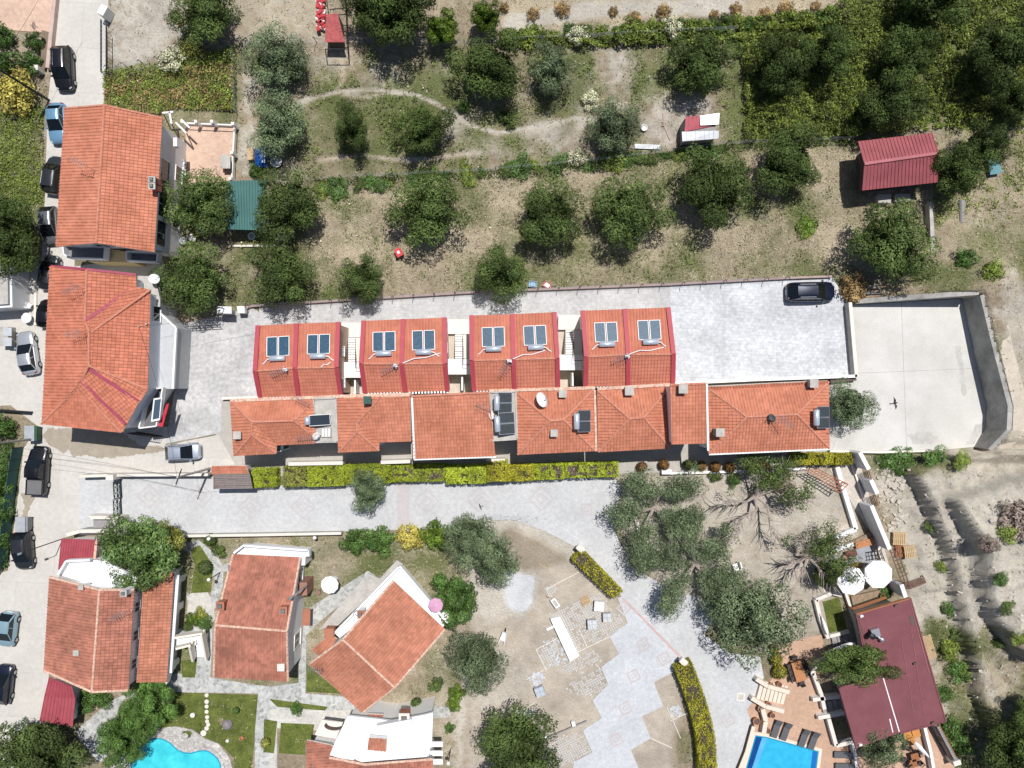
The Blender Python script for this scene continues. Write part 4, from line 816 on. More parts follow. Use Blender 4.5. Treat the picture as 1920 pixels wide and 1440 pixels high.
MB().slab(PL([(744, 1050), (756, 1058), (628, 1178), (598, 1180), (690, 1075), (712, 1085)], 1.2), 0.2).build('lower_terrace', M_CONC, vC)
mb = MB(); pp = [(748, 1062), (838, 1168)]; mb.beam(P(750, 1060, 3.0), P(840, 1166, 3.0), 0.2, 0.7); mb.beam(P(748, 1062, 3.0), P(628, 1186, 3.0), 0.2, 0.7); mb.build('parapet', W_ROOFWHITE, vC)
MB().prism([p.xy for p in PL([(745, 1066), (830, 1166), (820, 1176), (735, 1092), (655, 1176), (640, 1186), (634, 1182)], 2.4)], -0.2, 2.4).build('terrace_wall', W_WHITE, vC)
q3 = [(620, 1188, 3.6), (632, 1198, 3.6), (606, 1235, 3.2), (584, 1218, 3.2)]; rr = MB().slab(PL(q3), 0.1).build('porch_roof', W_CREAM, vC); tile_field([PL(q3)], 'roof_tiles', T_OLD2, rr)
chimney(vC, 676, 1151, 3.9, 0.5, 0.7, W_WHITE, T_OLD2); chimney(vC, 617, 1187, 3.6, 0.8, 0.4, T_OLD2, T_OLD2, False)
vD, rD, fD = house('villa', 'villa with broad white waterproofed terrace at the frame edge', [(684, 1427, 4.6), (812, 1420, 4.6), (815, 1520, 4.2), (690, 1520, 4.2), (575, 1500, 4.2), (578, 1386, 3.4), (625, 1397, 3.8)],
    [[(684, 1436, 4.9), (812, 1424, 4.9), (815, 1520, 4.2), (690, 1520, 4.2)], [(576, 1386, 3.2), (620, 1396, 3.8), (684, 1436, 4.8), (690, 1520, 4.2), (575, 1510, 3.2)]],
    [((618, 1420, 4.4), (684, 1433, 4.9)), ((684, 1433, 4.9), (812, 1423, 4.9))], W_WHITE, T_OLD, 0.4, T_CAPW)
MB().slab(PL([(652, 1342), (706, 1348), (735, 1352), (797, 1340), (812, 1336), (810, 1390), (803, 1418), (668, 1430), (618, 1416), (628, 1392)], 4.4), 0.3).build('roof_terrace', W_ROOFWHITE, vD)
MB().prism([p.xy for p in PL([(655, 1346), (735, 1355), (808, 1340), (800, 1420), (668, 1430), (622, 1414)], 4.1)], -0.2, 4.1).build('upper_wall', W_WHITE, vD)
MB().slab(PL([(604, 1350), (643, 1355), (630, 1385), (590, 1378)], 2.6), 0.2).build('lower_terrace', W_CREAM, vD)
balc = MB(); cpt = P(628, 1358, 2.9)
for i in range(10): a0, a1 = math.pi * (1 + i / 10), math.pi * (1 + (i + 1) / 10); balc.beam(cpt + Vector((math.cos(a0) * 0.95, math.sin(a0) * 0.45, 0)), cpt + Vector((math.cos(a1) * 0.95, math.sin(a1) * 0.45, 0)), 0.12, 0.5)
balc.build('curved_planter', M_BROWN, vD)
q4 = [(692, 1382, 5.2), (725, 1385, 5.2), (724, 1408, 4.8), (689, 1405, 4.8)]; sk = MB().slab(PL(q4), 0.5).build('skylight_hood', W_WHITE, vD); tile_field([PL(q4)], 'roof_tiles', T_OLD2, sk, down=(0, -1, 0))
q5 = [(689, 1338, 3.2), (719, 1339, 3.2), (717, 1353, 2.9), (688, 1352, 2.9)]; sk = MB().slab(PL(q5), 0.12).build('porch_roof', W_WHITE, vD); tile_field([PL(q5)], 'roof_tiles', T_OLD2, sk, down=(0, -1, 0))
chimney(vD, 758, 1347, 4.2, 0.9, 0.5, T_OLD2, M_STONE); MB().beam(P(707, 1360, 4.75), P(772, 1348, 4.75), 0.25, 0.7).build('parapet', W_ROOFWHITE, vD)
for y_ in (1395, 1412, 1428): MB().box(P(818, y_, 3.0), (1.3, 0.5, 0.15)).build('stair_slab', W_ROOFWHITE, vD)
# bar with the flat maroon roof
M_MAROON = mat('maroon_felt', (0.185, 0.068, 0.078), 0.85, var=0.12, scale=0.6, fine=0.07, spec=0.2, detail=7)
bar = thing('poolside_bar', 'flat maroon roofed bar above the pool terrace', 'building', P(1670, 1265, 0))
ZB = 3.6
brf = MB().slab(PL([(1604, 1151), (1706, 1121), (1772, 1351), (1686, 1374), (1605.5, 1403), (1573, 1290), (1630, 1272)], ZB), 0.25).build('flat_roof', M_MAROON, bar)
MB().prism([p.xy for p in inset(PL([(1604, 1151), (1706, 1121), (1772, 1351), (1686, 1374), (1605.5, 1403), (1573, 1290), (1630, 1272)], ZB - 0.3), 0.9)], -0.2, ZB - 0.25).build('wall', W_CREAM, bar)
for a, b, wd, m_ in (((1656, 1271), (1686, 1372), 0.1, W_WHITE), ((1668, 1348), (1674, 1373), 0.1, W_WHITE), ((1608, 1152), (1636, 1245), 0.09, M_BROWN), ((1690, 1200), (1714, 1345), 0.035, mat('seam', (0.32, 0.14, 0.14), 0.8)), ((1708, 1180), (1733, 1343), 0.035, mat('seam', (0.32, 0.14, 0.14), 0.8)), ((1706, 1125), (1742, 1262), 0.06, mat('seam', (0.32, 0.14, 0.14), 0.8))):
    beam_part(brf, 'roof_seam', P(*a, ZB + 0.025), P(*b, ZB + 0.025), wd, 0.05, m_)
for a, b in (((1604, 1151), (1706, 1121)), ((1706, 1121), (1772, 1351)), ((1772, 1351), (1686, 1374)), ((1605.5, 1403), (1573, 1290)), ((1604, 1151), (1631, 1250))): beam_part(brf, 'fascia', P(*a, ZB - 0.1), P(*b, ZB - 0.1), 0.12, 0.32, M_WOOD if b == (1706, 1121) else M_MAROON)
fl = MB(); p = P(1640, 1185, ZB + 0.25); fl.box(p, (0.8, 0.75, 0.5), 0.3); fl.tube([p, P(1650, 1197, ZB + 0.35)], 0.16, 8); fl.lathe([(0.22, 0), (0.22, 0.5), (0.05, 0.6)], P(1650, 1197, ZB), 10); fl.build('extractor', M_STEEL, brf)
vn = MB(); vn.lathe([(0.14, 0), (0.14, 0.8), (0.3, 0.85), (0.3, 1.0), (0.05, 1.1)], P(1627, 1187, ZB), 10); vn.build('chimney_cowl', M_DARKM, brf)
for x_, y_ in ((1680, 1135), (1715, 1244), (1749, 1355), (1613, 1396), (1615, 1155)): MB().box(P(x_, y_, ZB + 0.12), (0.3, 0.18, 0.25), 0.3).build('floodlight', M_WHITEP if x_ < 1620 else M_BROWN, brf)
MB().box(P(1710, 1163, ZB + 0.02), (0.35, 0.95, 0.03), 0.25).build('roof_hatch', M_BROWN, brf)
# ---------------------------------------------------------------- foliage kit
L_OLIVE = leafmat('olive_leaf', (0.038, 0.068, 0.013), (0.13, 0.178, 0.05), 0.75)
L_OLIVEG = leafmat('silver_olive_leaf', (0.062, 0.092, 0.042), (0.19, 0.24, 0.125), 0.75)
L_DARK = leafmat('dark_olive_leaf', (0.03, 0.055, 0.010), (0.1, 0.14, 0.036), 0.8)
L_LIME = leafmat('citrus_leaf', (0.055, 0.1, 0.01), (0.16, 0.24, 0.03), 0.4)
L_GREEN = leafmat('garden_leaf', (0.035, 0.08, 0.015), (0.11, 0.19, 0.045), 0.45)
L_YGREEN = leafmat('golden_cypress_leaf', (0.13, 0.14, 0.012), (0.47, 0.43, 0.035), 0.5)
L_HEDGE = leafmat('yellow_hedge_leaf', (0.17, 0.245, 0.016), (0.45, 0.5, 0.045), 0.5)
L_PEPPER = leafmat('pepper_tree_leaf', (0.05, 0.1, 0.03), (0.15, 0.22, 0.06), 0.45)
L_GOLD = leafmat('yellow_green_leaf', (0.12, 0.15, 0.03), (0.36, 0.36, 0.08), 0.5)  # plain yellow-green leaf tint, shared by trees, hedge and shrubs
L_BRAM = leafmat('bramble_leaf', (0.07, 0.115, 0.016), (0.26, 0.32, 0.06), 0.5)
L_FLOWER = leafmat('cream_flower', (0.2, 0.22, 0.1), (0.7, 0.68, 0.5), 0.6)
L_BLOOM = leafmat('yellow_bloom', (0.3, 0.26, 0.05), (0.68, 0.58, 0.14), 0.6)
L_BROWNF = leafmat('dry_topiary_leaf', (0.14, 0.06, 0.015), (0.3, 0.15, 0.04), 0.6)
L_DEADTW = leafmat('dead_twig', (0.16, 0.12, 0.1), (0.34, 0.27, 0.23), 0.8)
L_STRAW = leafmat('dry_reed', (0.22, 0.13, 0.05), (0.48, 0.34, 0.16), 0.8)
M_BARK = mat('olive_bark', (0.23, 0.19, 0.155), 0.95, var=0.25, scale=5)
M_BARKD = mat('dark_bark', (0.12, 0.095, 0.075), 0.95, var=0.25, scale=5)
def leaf_mesh(name, cen, nrm, size, aspect, clump, m, seed=0, droop=0.0):
    """numpy leaf cards: centre, facing, size -> one mesh with per-leaf and per-clump tint"""
    rg = np.random.default_rng(seed); N = len(cen)
    nrm = nrm / (np.linalg.norm(nrm, axis=1, keepdims=True) + 1e-9)
    t = rg.normal(size=(N, 3)); t -= nrm * (t * nrm).sum(1, keepdims=True); t /= np.linalg.norm(t, axis=1, keepdims=True) + 1e-9
    b = np.cross(nrm, t); L = size[:, None] * 0.5; W = L * aspect
    v = np.empty((N, 4, 3), np.float32)
    v[:, 0] = cen - t * L; v[:, 1] = cen + b * W - t * L * 0.1; v[:, 2] = cen + t * L; v[:, 3] = cen - b * W - t * L * 0.1
    me = bpy.data.meshes.new(name); me.vertices.add(N * 4); me.vertices.foreach_set('co', v.ravel())
    me.loops.add(N * 4); me.loops.foreach_set('vertex_index', np.arange(N * 4, dtype=np.int32))
    me.polygons.add(N); me.polygons.foreach_set('loop_start', np.arange(0, N * 4, 4, dtype=np.int32))
    try: me.polygons.foreach_set('loop_total', np.full(N, 4, np.int32))
    except Exception: pass
    me.update(calc_edges=True)
    a = me.attributes.new('rnd', 'FLOAT', 'FACE'); a.data.foreach_set('value', rg.random(N).astype(np.float32))
    a = me.attributes.new('clump', 'FLOAT', 'FACE'); a.data.foreach_set('value', clump.astype(np.float32))
    me.materials.append(m); return me
def clump_leaves(centres, radii, per, leaf, seed, flat=0.85, up=0.12, tints=None):
    rg = np.random.default_rng(seed); out = []; nn = []; sz = []; cl = []
    for k, (c, r) in enumerate(zip(centres, radii)):
        n = max(6, int(per * (r ** 2))); d = rg.normal(size=(n, 3)); d /= np.linalg.norm(d, axis=1, keepdims=True)
        d[:, 2] = np.where(d[:, 2] < -0.25, -d[:, 2] * 0.6, d[:, 2])
        rad = r * (0.6 + 0.46 * rg.random(n) ** 0.5) * (1 + 0.22 * np.sin(d[:, 0] * 7 + k) * np.cos(d[:, 1] * 6 + 2 * k))
        p = c + d * rad[:, None] * np.array([1, 1, flat]); out.append(p)
        nn.append(d * 1.0 + rg.normal(size=(n, 3)) * 0.3 + np.array([0, 0, up])); sz.append(leaf * (0.6 + 0.8 * rg.random(n)))
        cl.append(np.clip((tints[k] if tints is not None else rg.random()) + rg.normal(size=n) * 0.12, 0, 1))
    return np.concatenate(out), np.concatenate(nn), np.concatenate(sz), np.concatenate(cl)
def crown(name, seed, m, Rr=3.3, zc=2.9, zr=1.7, n=34, per=210, leaf=0.2, aspect=0.42, rc=(0.75, 1.25), gap=0.0, elong=1.0, fill=1.0):
    rg = np.random.default_rng(seed); cs = []; rs = []; th0 = rg.random() * 6.28
    nb = max(5, int(n * .45)); ns = n - nb      # main boughs in an uneven ring, small tufts on the rim, a few over the middle
    for i in range(nb):
        a = th0 + 6.283 * i / nb + rg.normal() * .22; r_ = rc[1] * rg.uniform(.72, 1.0); q = Rr * (1 + .13 * math.sin(2 * a + th0) + .1 * math.sin(3 * a + 2 * th0)) - r_ * rg.uniform(.8, 1.05)
        if rg.random() >= gap: cs.append((q * math.cos(a) * elong, q * math.sin(a), zc + zr * rg.uniform(-.05, .55))); rs.append(r_)
    for i in range(ns):
        a = rg.random() * 6.283; mid = i < ns * .4; r_ = rc[0] + (rc[1] - rc[0]) * (.45 * rg.random() + (.25 if mid else 0)); q = Rr * rg.uniform(.05, .45) if mid else Rr * rg.uniform(.72, 1.0) - r_ * .6
        cs.append((q * math.cos(a) * elong, q * math.sin(a), zc + zr * (rg.uniform(.3, .95) if mid else rg.uniform(-.2, .3)))); rs.append(r_)
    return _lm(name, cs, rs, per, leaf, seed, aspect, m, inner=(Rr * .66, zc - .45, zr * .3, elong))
def _lm(name, cs, rs, per, leaf, seed, aspect, m, flat=0.85, up=0.12, tints=None, inner=None):
    c, n_, s_, cl = clump_leaves(np.array(cs), rs, per, leaf, seed, flat, up, tints)
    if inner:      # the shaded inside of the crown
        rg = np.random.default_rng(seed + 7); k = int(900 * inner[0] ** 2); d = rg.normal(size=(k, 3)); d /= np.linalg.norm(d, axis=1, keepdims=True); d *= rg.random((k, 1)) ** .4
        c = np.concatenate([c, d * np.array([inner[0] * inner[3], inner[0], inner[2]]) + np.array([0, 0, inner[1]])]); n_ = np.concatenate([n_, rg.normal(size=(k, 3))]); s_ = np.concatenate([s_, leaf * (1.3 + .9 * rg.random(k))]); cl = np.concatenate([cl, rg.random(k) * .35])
    return leaf_mesh(name, c, n_, s_, aspect, cl, m, seed)
def trunk_mesh(seed, h=2.4, r=0.22, limbs=4, spread=1.6):
    rg = random.Random(seed); mb = MB(); fork = h * 0.45
    mb.tube([(0, 0, -0.3), (0.05, 0.02, 0.2), (rg.uniform(-.12, .12), rg.uniform(-.12, .12), fork)], [r * 1.5, r, r * 0.8], 8)
    for i in range(limbs):
        a = 6.28 * i / limbs + rg.uniform(-.4, .4); mb.tube([(0, 0, fork - 0.15), (spread * .45 * math.cos(a), spread * .45 * math.sin(a), fork + h * .3), (spread * math.cos(a), spread * math.sin(a), h + 0.5)], [r * .65, r * .45, r * .18], 6)
    return mb
TR_MESH = []
for k in range(4):
    o = trunk_mesh(k).build('trunk', M_BARK); TR_MESH.append(o.data); bpy.data.objects.remove(o)
def variants(nm, m, k, seed, **kw): return [crown(f'{nm}_{i}', seed + i, m, **kw) for i in range(k)]
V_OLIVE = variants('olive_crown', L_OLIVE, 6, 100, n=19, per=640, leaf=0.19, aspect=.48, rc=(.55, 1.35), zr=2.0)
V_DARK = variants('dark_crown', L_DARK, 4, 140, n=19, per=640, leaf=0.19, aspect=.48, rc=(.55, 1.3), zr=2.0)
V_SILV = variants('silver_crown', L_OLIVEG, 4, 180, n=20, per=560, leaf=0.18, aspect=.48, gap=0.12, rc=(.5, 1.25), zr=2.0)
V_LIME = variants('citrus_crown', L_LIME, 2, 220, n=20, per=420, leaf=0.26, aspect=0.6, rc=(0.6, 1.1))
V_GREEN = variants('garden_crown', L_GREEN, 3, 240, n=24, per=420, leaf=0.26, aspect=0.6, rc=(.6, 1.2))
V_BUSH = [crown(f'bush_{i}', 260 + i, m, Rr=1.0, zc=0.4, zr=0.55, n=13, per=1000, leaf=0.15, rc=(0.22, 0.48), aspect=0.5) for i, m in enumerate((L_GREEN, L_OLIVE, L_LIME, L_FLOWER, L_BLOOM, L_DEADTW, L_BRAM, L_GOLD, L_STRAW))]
BUSH = dict(zip(('green', 'olive', 'lime', 'flower', 'bloom', 'twig', 'bramble', 'gold', 'reed'), V_BUSH))
NT = [0]
def tree(px, py, rpx, vs, label, group=None, name='olive_tree', ex=1.0, rz=None, zs=1.0, cat='tree', base_r=3.3):
    """crown centre and radius as seen in the photo; the crown stands about 3 m up"""
    NT[0] += 1; k = NT[0]; zmid = 3.0 * zs; c = P(px, py, zmid); s = rpx * S * (H - zmid) / H / base_r * 1.02
    g = gh(c.x, c.y); root = thing(name, label, cat, (c.x, c.y, max(g, -0.05)), group)
    me = vs[k % len(vs)]; o = bpy.data.objects.new('crown', me); C.objects.link(o); o.parent = root
    o.rotation_euler = (0, 0, (k * 2.1 % 6.28) if rz is None else rz); o.scale = (s * ex, s / ex, (0.45 + 0.55 * s) * zs)
    t = bpy.data.objects.new('trunk', TR_MESH[k % 4]); C.objects.link(t); t.parent = root; t.scale = (0.6 + 0.4 * s, 0.6 + 0.4 * s, (0.45 + 0.55 * s) * zs)
    return root
def bush(px, py, rpx, kind, label, group=None, name='shrub', h=1.0, cat='shrub', ex=1.0, rz=None):
    NT[0] += 1; k = NT[0]; z = 0.4 * h; c = P(px, py, z); s = rpx * S
    o = bpy.data.objects.new(name, BUSH[kind]); C.objects.link(o); o.location = (c.x, c.y, max(gh(c.x, c.y), -0.05) - 0.05)
    o.rotation_euler = (0, 0, (k * 1.7 % 6.28) if rz is None else rz); o.scale = (s * ex, s / ex, h * min(1.3, 0.5 + 0.6 * s)); return tag(o, label, cat, group)
# ---------------------------------------------------------------- olive grove
GR1 = 'olive trees in the dry grass grove'
for x, y, r, lb in ((375, 383, 66, 'dense olive tree between grey wall house and green metal roof'), (541, 385, 66, 'dense olive tree hiding one end of the green metal roof'), (800, 398, 70, 'broad olive tree with the red tiller under its edge'),
                    (1030, 402, 64, 'round olive tree uphill of the small yard edge olive'), (1180, 398, 69, 'wide olive tree midway between two others in dry grass'), (1337, 352, 73, 'large olive tree below the red and white shack'),
                    (1480, 305, 66, 'olive tree against the bramble thicket fence'), (1664, 458, 76, 'biggest olive tree between maroon shed and parked black sedan'), (362, 525, 66, 'dark olive tree reaching over the grey house terrace'),
                    (528, 520, 60, 'olive tree shading the stamped yard corner'), (675, 524, 47, 'small olive tree by the yard fence, its shade on pale paving'), (942, 514, 52, 'small olive tree beside the two discarded crates')):
    tree(x, y, r, V_OLIVE + V_DARK[:2], lb, GR1, ex=1.0)
GR2 = 'olive trees in the fenced meadow'
for x, y, r, ex, lb in ((517, 108, 58, 1.0, 'ragged olive tree at the meadow end beside the sandy lot'), (519, 232, 58, 1.0, 'grey green olive tree beside the blue tarpaulin'), (656, 237, 40, 0.85, 'slim olive tree inside the looped footpath'),
                        (793, 242, 50, 0.85, 'tall olive tree beside the bend of the footpath'), (920, 128, 68, 0.9, 'large olive tree at the top edge of the meadow'), (1034, 128, 46, 1.0, 'mid sized olive tree with dark shade in the meadow'),
                        (1150, 236, 50, 1.05, 'loose olive tree near the white basin'), (1314, 118, 60, 1.0, 'spreading olive tree with pale branches above the shack')):
    tree(x, y, r, V_SILV[:2] + V_DARK if x != 519 else V_SILV, lb, GR2, ex=ex)
tree(384, 26, 62, V_OLIVE, 'spreading olive tree over the sandy lot with blue shade'); tree(738, 22, 76, V_DARK, 'huge dark tree beside the red tin shack', zs=1.2); tree(690, 10, 45, V_DARK, 'dark tree pressed against the wire pen', zs=1.1)
tree(826, 48, 32, V_LIME, 'bright lemon tree beside the huge dark tree', name='lemon_tree'); tree(911, 25, 30, V_LIME, 'bright lemon tree beside the straw field', name='lemon_tree')
GR3 = 'trees in the bramble thicket'
for x, y, r, lb in ((1470, 118, 56, 'rounded tree at the thicket edge'), (1556, 95, 50, 'dark tree deeper in the thicket'), (1700, 100, 54, 'wide crowned tree in the middle of the thicket'), (1668, 190, 60, 'tree above the maroon metal shed'), (1868, 105, 66, 'dark tree mass at the thicket corner'),
                    (1752, -8, 66, 'black shadowed tree at the top frame edge'), (1800, 318, 52, 'olive tree leaning over the maroon shed gable'), (1850, 270, 42, 'olive tree beside the blue green sheet'), (1915, 190, 45, 'dark tree on the frame edge above the ladder')):
    tree(x, y, r, V_DARK, lb, GR3, zs=1.15)
tree(22, 452, 70, V_DARK, 'dark tree overhanging the roadside yard', name='roadside_tree'); tree(-12, 410, 55, V_DARK, 'dark tree cut by the frame edge', name='roadside_tree')
tree(1600, 760, 46, V_SILV + V_OLIVE[:1], 'light green olive tree on the concrete platform'); tree(686, 922, 38, V_SILV, 'round grey olive tree leaning over the driveway')
tree(894, 1240, 57, V_SILV[:3], 'grey olive tree on the sand beside villa garden'); tree(966, 1398, 80, V_OLIVE, 'big olive tree on the sand at the frame bottom'); tree(72, 1415, 82, V_OLIVE, 'big olive tree by the road at the frame corner')
tree(878, 1008, 48, V_SILV, 'grey olive tree by the stone edging'); tree(922, 1052, 52, V_SILV, 'loose grey olive tree over pale sand')
tree(851, 1124, 46, V_GREEN, 'bright green broadleaf tree by the pink parasol', name='broadleaf_tree')
tree(266, 1032, 70, variants('pepper_crown', L_PEPPER, 1, 300, n=40, per=480, leaf=0.24, rc=(0.5, 1.05)), 'large feathery tree over the villa terrace', name='pepper_tree', zs=1.25)
tree(305, 1018, 40, variants('gold_crown', L_GOLD, 1, 305, n=18, per=300, leaf=0.22, gap=0.1), 'yellow green tree merging with the large feathery tree', name='pepper_tree', zs=1.35)
V_CON = [crown('conifer_crown', 310, leafmat('cypress_leaf', (.05, .11, .018), (.15, .26, .06), .6), Rr=3.3, zc=2.4, zr=2.0, n=44, per=600, leaf=0.2, aspect=0.4, rc=(0.5, 0.9))]
tree(277, 1320, 50, V_CON, 'upper bushy cypress beside the kidney pool', 'bushy cypresses by the pool', 'cypress_tree', rz=0.6); tree(222, 1395, 50, V_CON, 'lower bushy cypress beside the kidney pool', 'bushy cypresses by the pool', 'cypress_tree', rz=2.0); tree(252, 1355, 42, V_CON, 'middle bushy cypress with brown gap beside the pool', 'bushy cypresses by the pool', 'cypress_tree', rz=1.2, zs=0.8)
tree(1412, 1160, 80, V_SILV + V_SILV[:1], 'broad grey olive tree between driveway and grass bed', zs=1.1); tree(1605, 1247, 53, V_OLIVE, 'olive tree spreading over the maroon roof', ex=1.35, rz=0.0, zs=1.25); tree(1656, 1404, 46, V_SILV, 'olive tree at the bar terrace')
tree(1555, 1082, 26, V_DARK, 'dark green small tree beside the white parasols', name='garden_tree'); tree(1905, 1405, 74, V_DARK, 'dark tree in the corner of the gully slope', name='slope_tree'); tree(1908, 1320, 36, V_OLIVE, 'loose tree on the gully slope at frame edge', name='slope_tree')
# three old sprawling olives: visible limbs, tufts only at the ends
def old_olive(cx, cy, rpx, seed, label, ntuft, per=270, holes=0.3, lean=(0, 0), m=L_OLIVEG):
    rg = random.Random(seed); c = P(cx, cy, 0.2); root = thing('old_olive_tree', label, 'tree', (c.x, c.y, 0), 'old sprawling olive trees'); Rr = rpx * S * 0.95
    mb = MB(); cs = []; rs = []; nl = 6
    mb.tube([(0, 0, -0.2), (0.1, 0.05, 0.5), (0, 0, 1.3)], [0.5, 0.34, 0.3], 9)
    for i in range(nl):
        a = 6.28 * i / nl + rg.uniform(-.35, .35); rr = Rr * rg.uniform(0.62, 0.95); z1 = rg.uniform(2.4, 3.6)
        p = [Vector((0, 0, 1.1)), Vector((rr * .3 * math.cos(a + .2), rr * .3 * math.sin(a + .2), 1.9)), Vector((rr * .65 * math.cos(a - .15), rr * .65 * math.sin(a - .15), z1 * .88)), Vector((rr * math.cos(a), rr * math.sin(a), z1))]
        p = [q + Vector((rg.uniform(-.55, .55), rg.uniform(-.55, .55), 0)) * (0 < i_ < 3) for i_, q in enumerate(p)]; mb.tube(p, [0.2, 0.11, 0.07, 0.025], 6)
        for j in range(26):
            t = rg.uniform(0.32, 1.0); k = min(2, int(t * 3)); q = p[k].lerp(p[k + 1], t * 3 - k); b = a + rg.uniform(-1.1, 1.1); ln = rg.uniform(0.7, 1.9); e_ = q + Vector((ln * math.cos(b), ln * math.sin(b), rg.uniform(.1, .8)))
            mb.tube([q, q.lerp(e_, .5) + Vector((rg.uniform(-.15, .15), rg.uniform(-.15, .15), .1)), e_], [0.045, 0.03, 0.012], 5)
            if rg.random() > holes: cs.append(e_ + Vector((lean[0], lean[1], 0)) * rg.random()); rs.append(rg.uniform(0.4, 0.95))
            if rg.random() > holes + 0.1: cs.append(q + Vector((rg.uniform(-.5, .5), rg.uniform(-.5, .5), .3))); rs.append(rg.uniform(0.35, 0.75))
    cs = cs[:ntuft]; rs = rs[:ntuft]
    mb.build('trunk', mat('old_olive_bark', (0.33, 0.28, 0.245), 0.95, var=0.25, scale=4), None).parent = root
    o = bpy.data.objects.new('crown', _lm('old_crown', cs, rs, per, 0.19, seed, 0.42, m, flat=0.6)); C.objects.link(o); o.parent = root
old_olive(1222, 948, 108, 31, 'old olive with twisted pale limbs beside the driveway bend', 290, holes=0.1, m=L_OLIVEG)
old_olive(1298, 1052, 115, 32, 'old olive with bare crown centre and a white chair beneath', 300, holes=0.08)
old_olive(1410, 928, 96, 33, 'sparse old olive with dark limbs in the sandy garden', 80, per=260, holes=0.45, m=L_OLIVE)
old_olive(1508, 1040, 60, 34, 'thin old olive by the low white garden wall', 60, per=260, holes=0.4, m=L_OLIVE)
# ---------------------------------------------------------------- clipped hedges
def hedge(name, px, z, m, label, group=None, bare=0, seed=1, dens=55, leaf=0.17, cat='hedge'):
    pts = PL(px, z); c = sum(pts, Vector()) / len(pts); root = thing(name, label, cat, (c.x, c.y, 0), group); rg = np.random.default_rng(seed)
    core = inset(pts, 0.16)
    MB().prism([p.xy for p in core], -0.05, z - 0.14).build('woody_core', mat('hedge_core', (0.06, 0.05, 0.025), 0.95), root)
    xs = np.array([p.x for p in pts]); ys = np.array([p.y for p in pts]); N = int(abs(area2(pts)) / 2 * dens * 4)
    X = rg.uniform(xs.min(), xs.max(), N * 2); Y = rg.uniform(ys.min(), ys.max(), N * 2); k = inside(pts, X, Y); X = X[k]; Y = Y[k]
    nz = fbm(X, Y, 1.3, seed + 5); top = np.stack([X, Y, z - 0.12 + 0.14 * rg.random(len(X)) + (nz - 0.5) * 0.45 + .16 * rg.random(len(X)) ** 6], 1); nn = rg.normal(size=(len(X), 3)) * 0.6 + np.array([0, 0, 0.9])
    kp = fbm(X, Y, 2.6, seed + 50, 2) > .3; top = top[kp]; nn = nn[kp]; X = X[kp]; Y = Y[kp]; nz = nz[kp]
    if bare:
        d = segdist(pts, X, Y); q = (nz + rg.normal(size=len(nz)) * .07 > (0.54 if bare == 1 else .57)) & (d > 0.22); keep = ~q; tw = top[q]; top = top[keep]; nn = nn[keep]
        if len(tw): tw[:, 2] -= 0.1; t = bpy.data.objects.new('bare_twigs', leaf_mesh('bare_twigs', tw - np.array(c * Vector((1, 1, 0))), np.random.default_rng(3).normal(size=(len(tw), 3)) + [0, 0, .6], np.full(len(tw), leaf * 1.2), 0.2, np.random.default_rng(4).random(len(tw)), L_DEADTW, 3)); C.objects.link(t); t.parent = root
    S_ = []; SN = []
    for i in range(len(pts)):
        a, b = pts[i], pts[(i + 1) % len(pts)]; L_ = (b - a).length; n_ = int(L_ * z * dens * 3); t = rg.random(n_); zz = rg.random(n_) * z
        d = (b - a).normalized(); nr = Vector((d.y, -d.x, 0)) * (1 if area2(pts) > 0 else -1); of = rg.uniform(-.14, .06, n_)
        S_.append(np.stack([a.x + (b.x - a.x) * t + nr.x * of, a.y + (b.y - a.y) * t + nr.y * of, zz], 1)); SN.append(rg.normal(size=(n_, 3)) * 0.5 + np.array([nr.x, nr.y, .3]))
    al = np.concatenate([top] + S_) - np.array([c.x, c.y, 0]); an = np.concatenate([nn] + SN)
    cl = np.clip(fbm(al[:, 0] + c.x, al[:, 1] + c.y, 1.0, seed) * 1.6 - 0.3, 0, 1)
    o = bpy.data.objects.new('foliage', leaf_mesh('foliage', al, an, leaf * (0.6 + 0.8 * rg.random(len(al))), 0.4, cl, m, seed)); C.objects.link(o); o.parent = root; return root
HG = 'hedge sections along the driveway'
hx = [(471, 518, 880, 915, 1.3, L_HEDGE, 0, 'ragged yellow green hedge end beside the brown awning'), (530, 575, 876, 914, 1.5, L_GOLD, 0, 'pale yellow hedge section, second along the driveway'), (576, 645, 874, 913, 1.5, L_HEDGE, 0, 'full green hedge section beside the small driveway olive'),
      (646, 730, 873, 908, 1.5, L_HEDGE, 0, 'green hedge section behind the small driveway olive'), (731, 835, 873, 904, 1.4, L_HEDGE, 1, 'hedge section with brown bare top below the broad roof'), (836, 912, 874, 908, 1.5, L_HEDGE, 0, 'feathery green hedge section before the tall block'),
      (913, 951, 866, 904, 2.0, L_YGREEN, 0, 'taller bright yellow square hedge block'), (952, 1000, 873, 903, 1.5, L_YGREEN, 0, 'bright yellow hedge section after the tall block'), (1001, 1058, 871, 900, 1.4, L_HEDGE, 1, 'patchy hedge section with bare twigs'), (1059, 1160, 869, 896, 1.4, L_HEDGE, 1, 'patchy hedge end at the old olives')]
for k, (x0, x1, y0, y1, z, m, bare, lb) in enumerate(hx): hedge('clipped_hedge', [(x0, y0), (x1, y0 - 2), (x1, y1 - 2), (x0, y1)], z, m, lb, HG, bare, 10 + k)
hedge('clipped_hedge', [(1090, 1030), (1168, 1110), (1150, 1124), (1073, 1050)], 1.5, L_YGREEN, 'straight yellow hedge with worn brown top on the plaza', None, 1, 30, 70)
o1, o2 = [], []
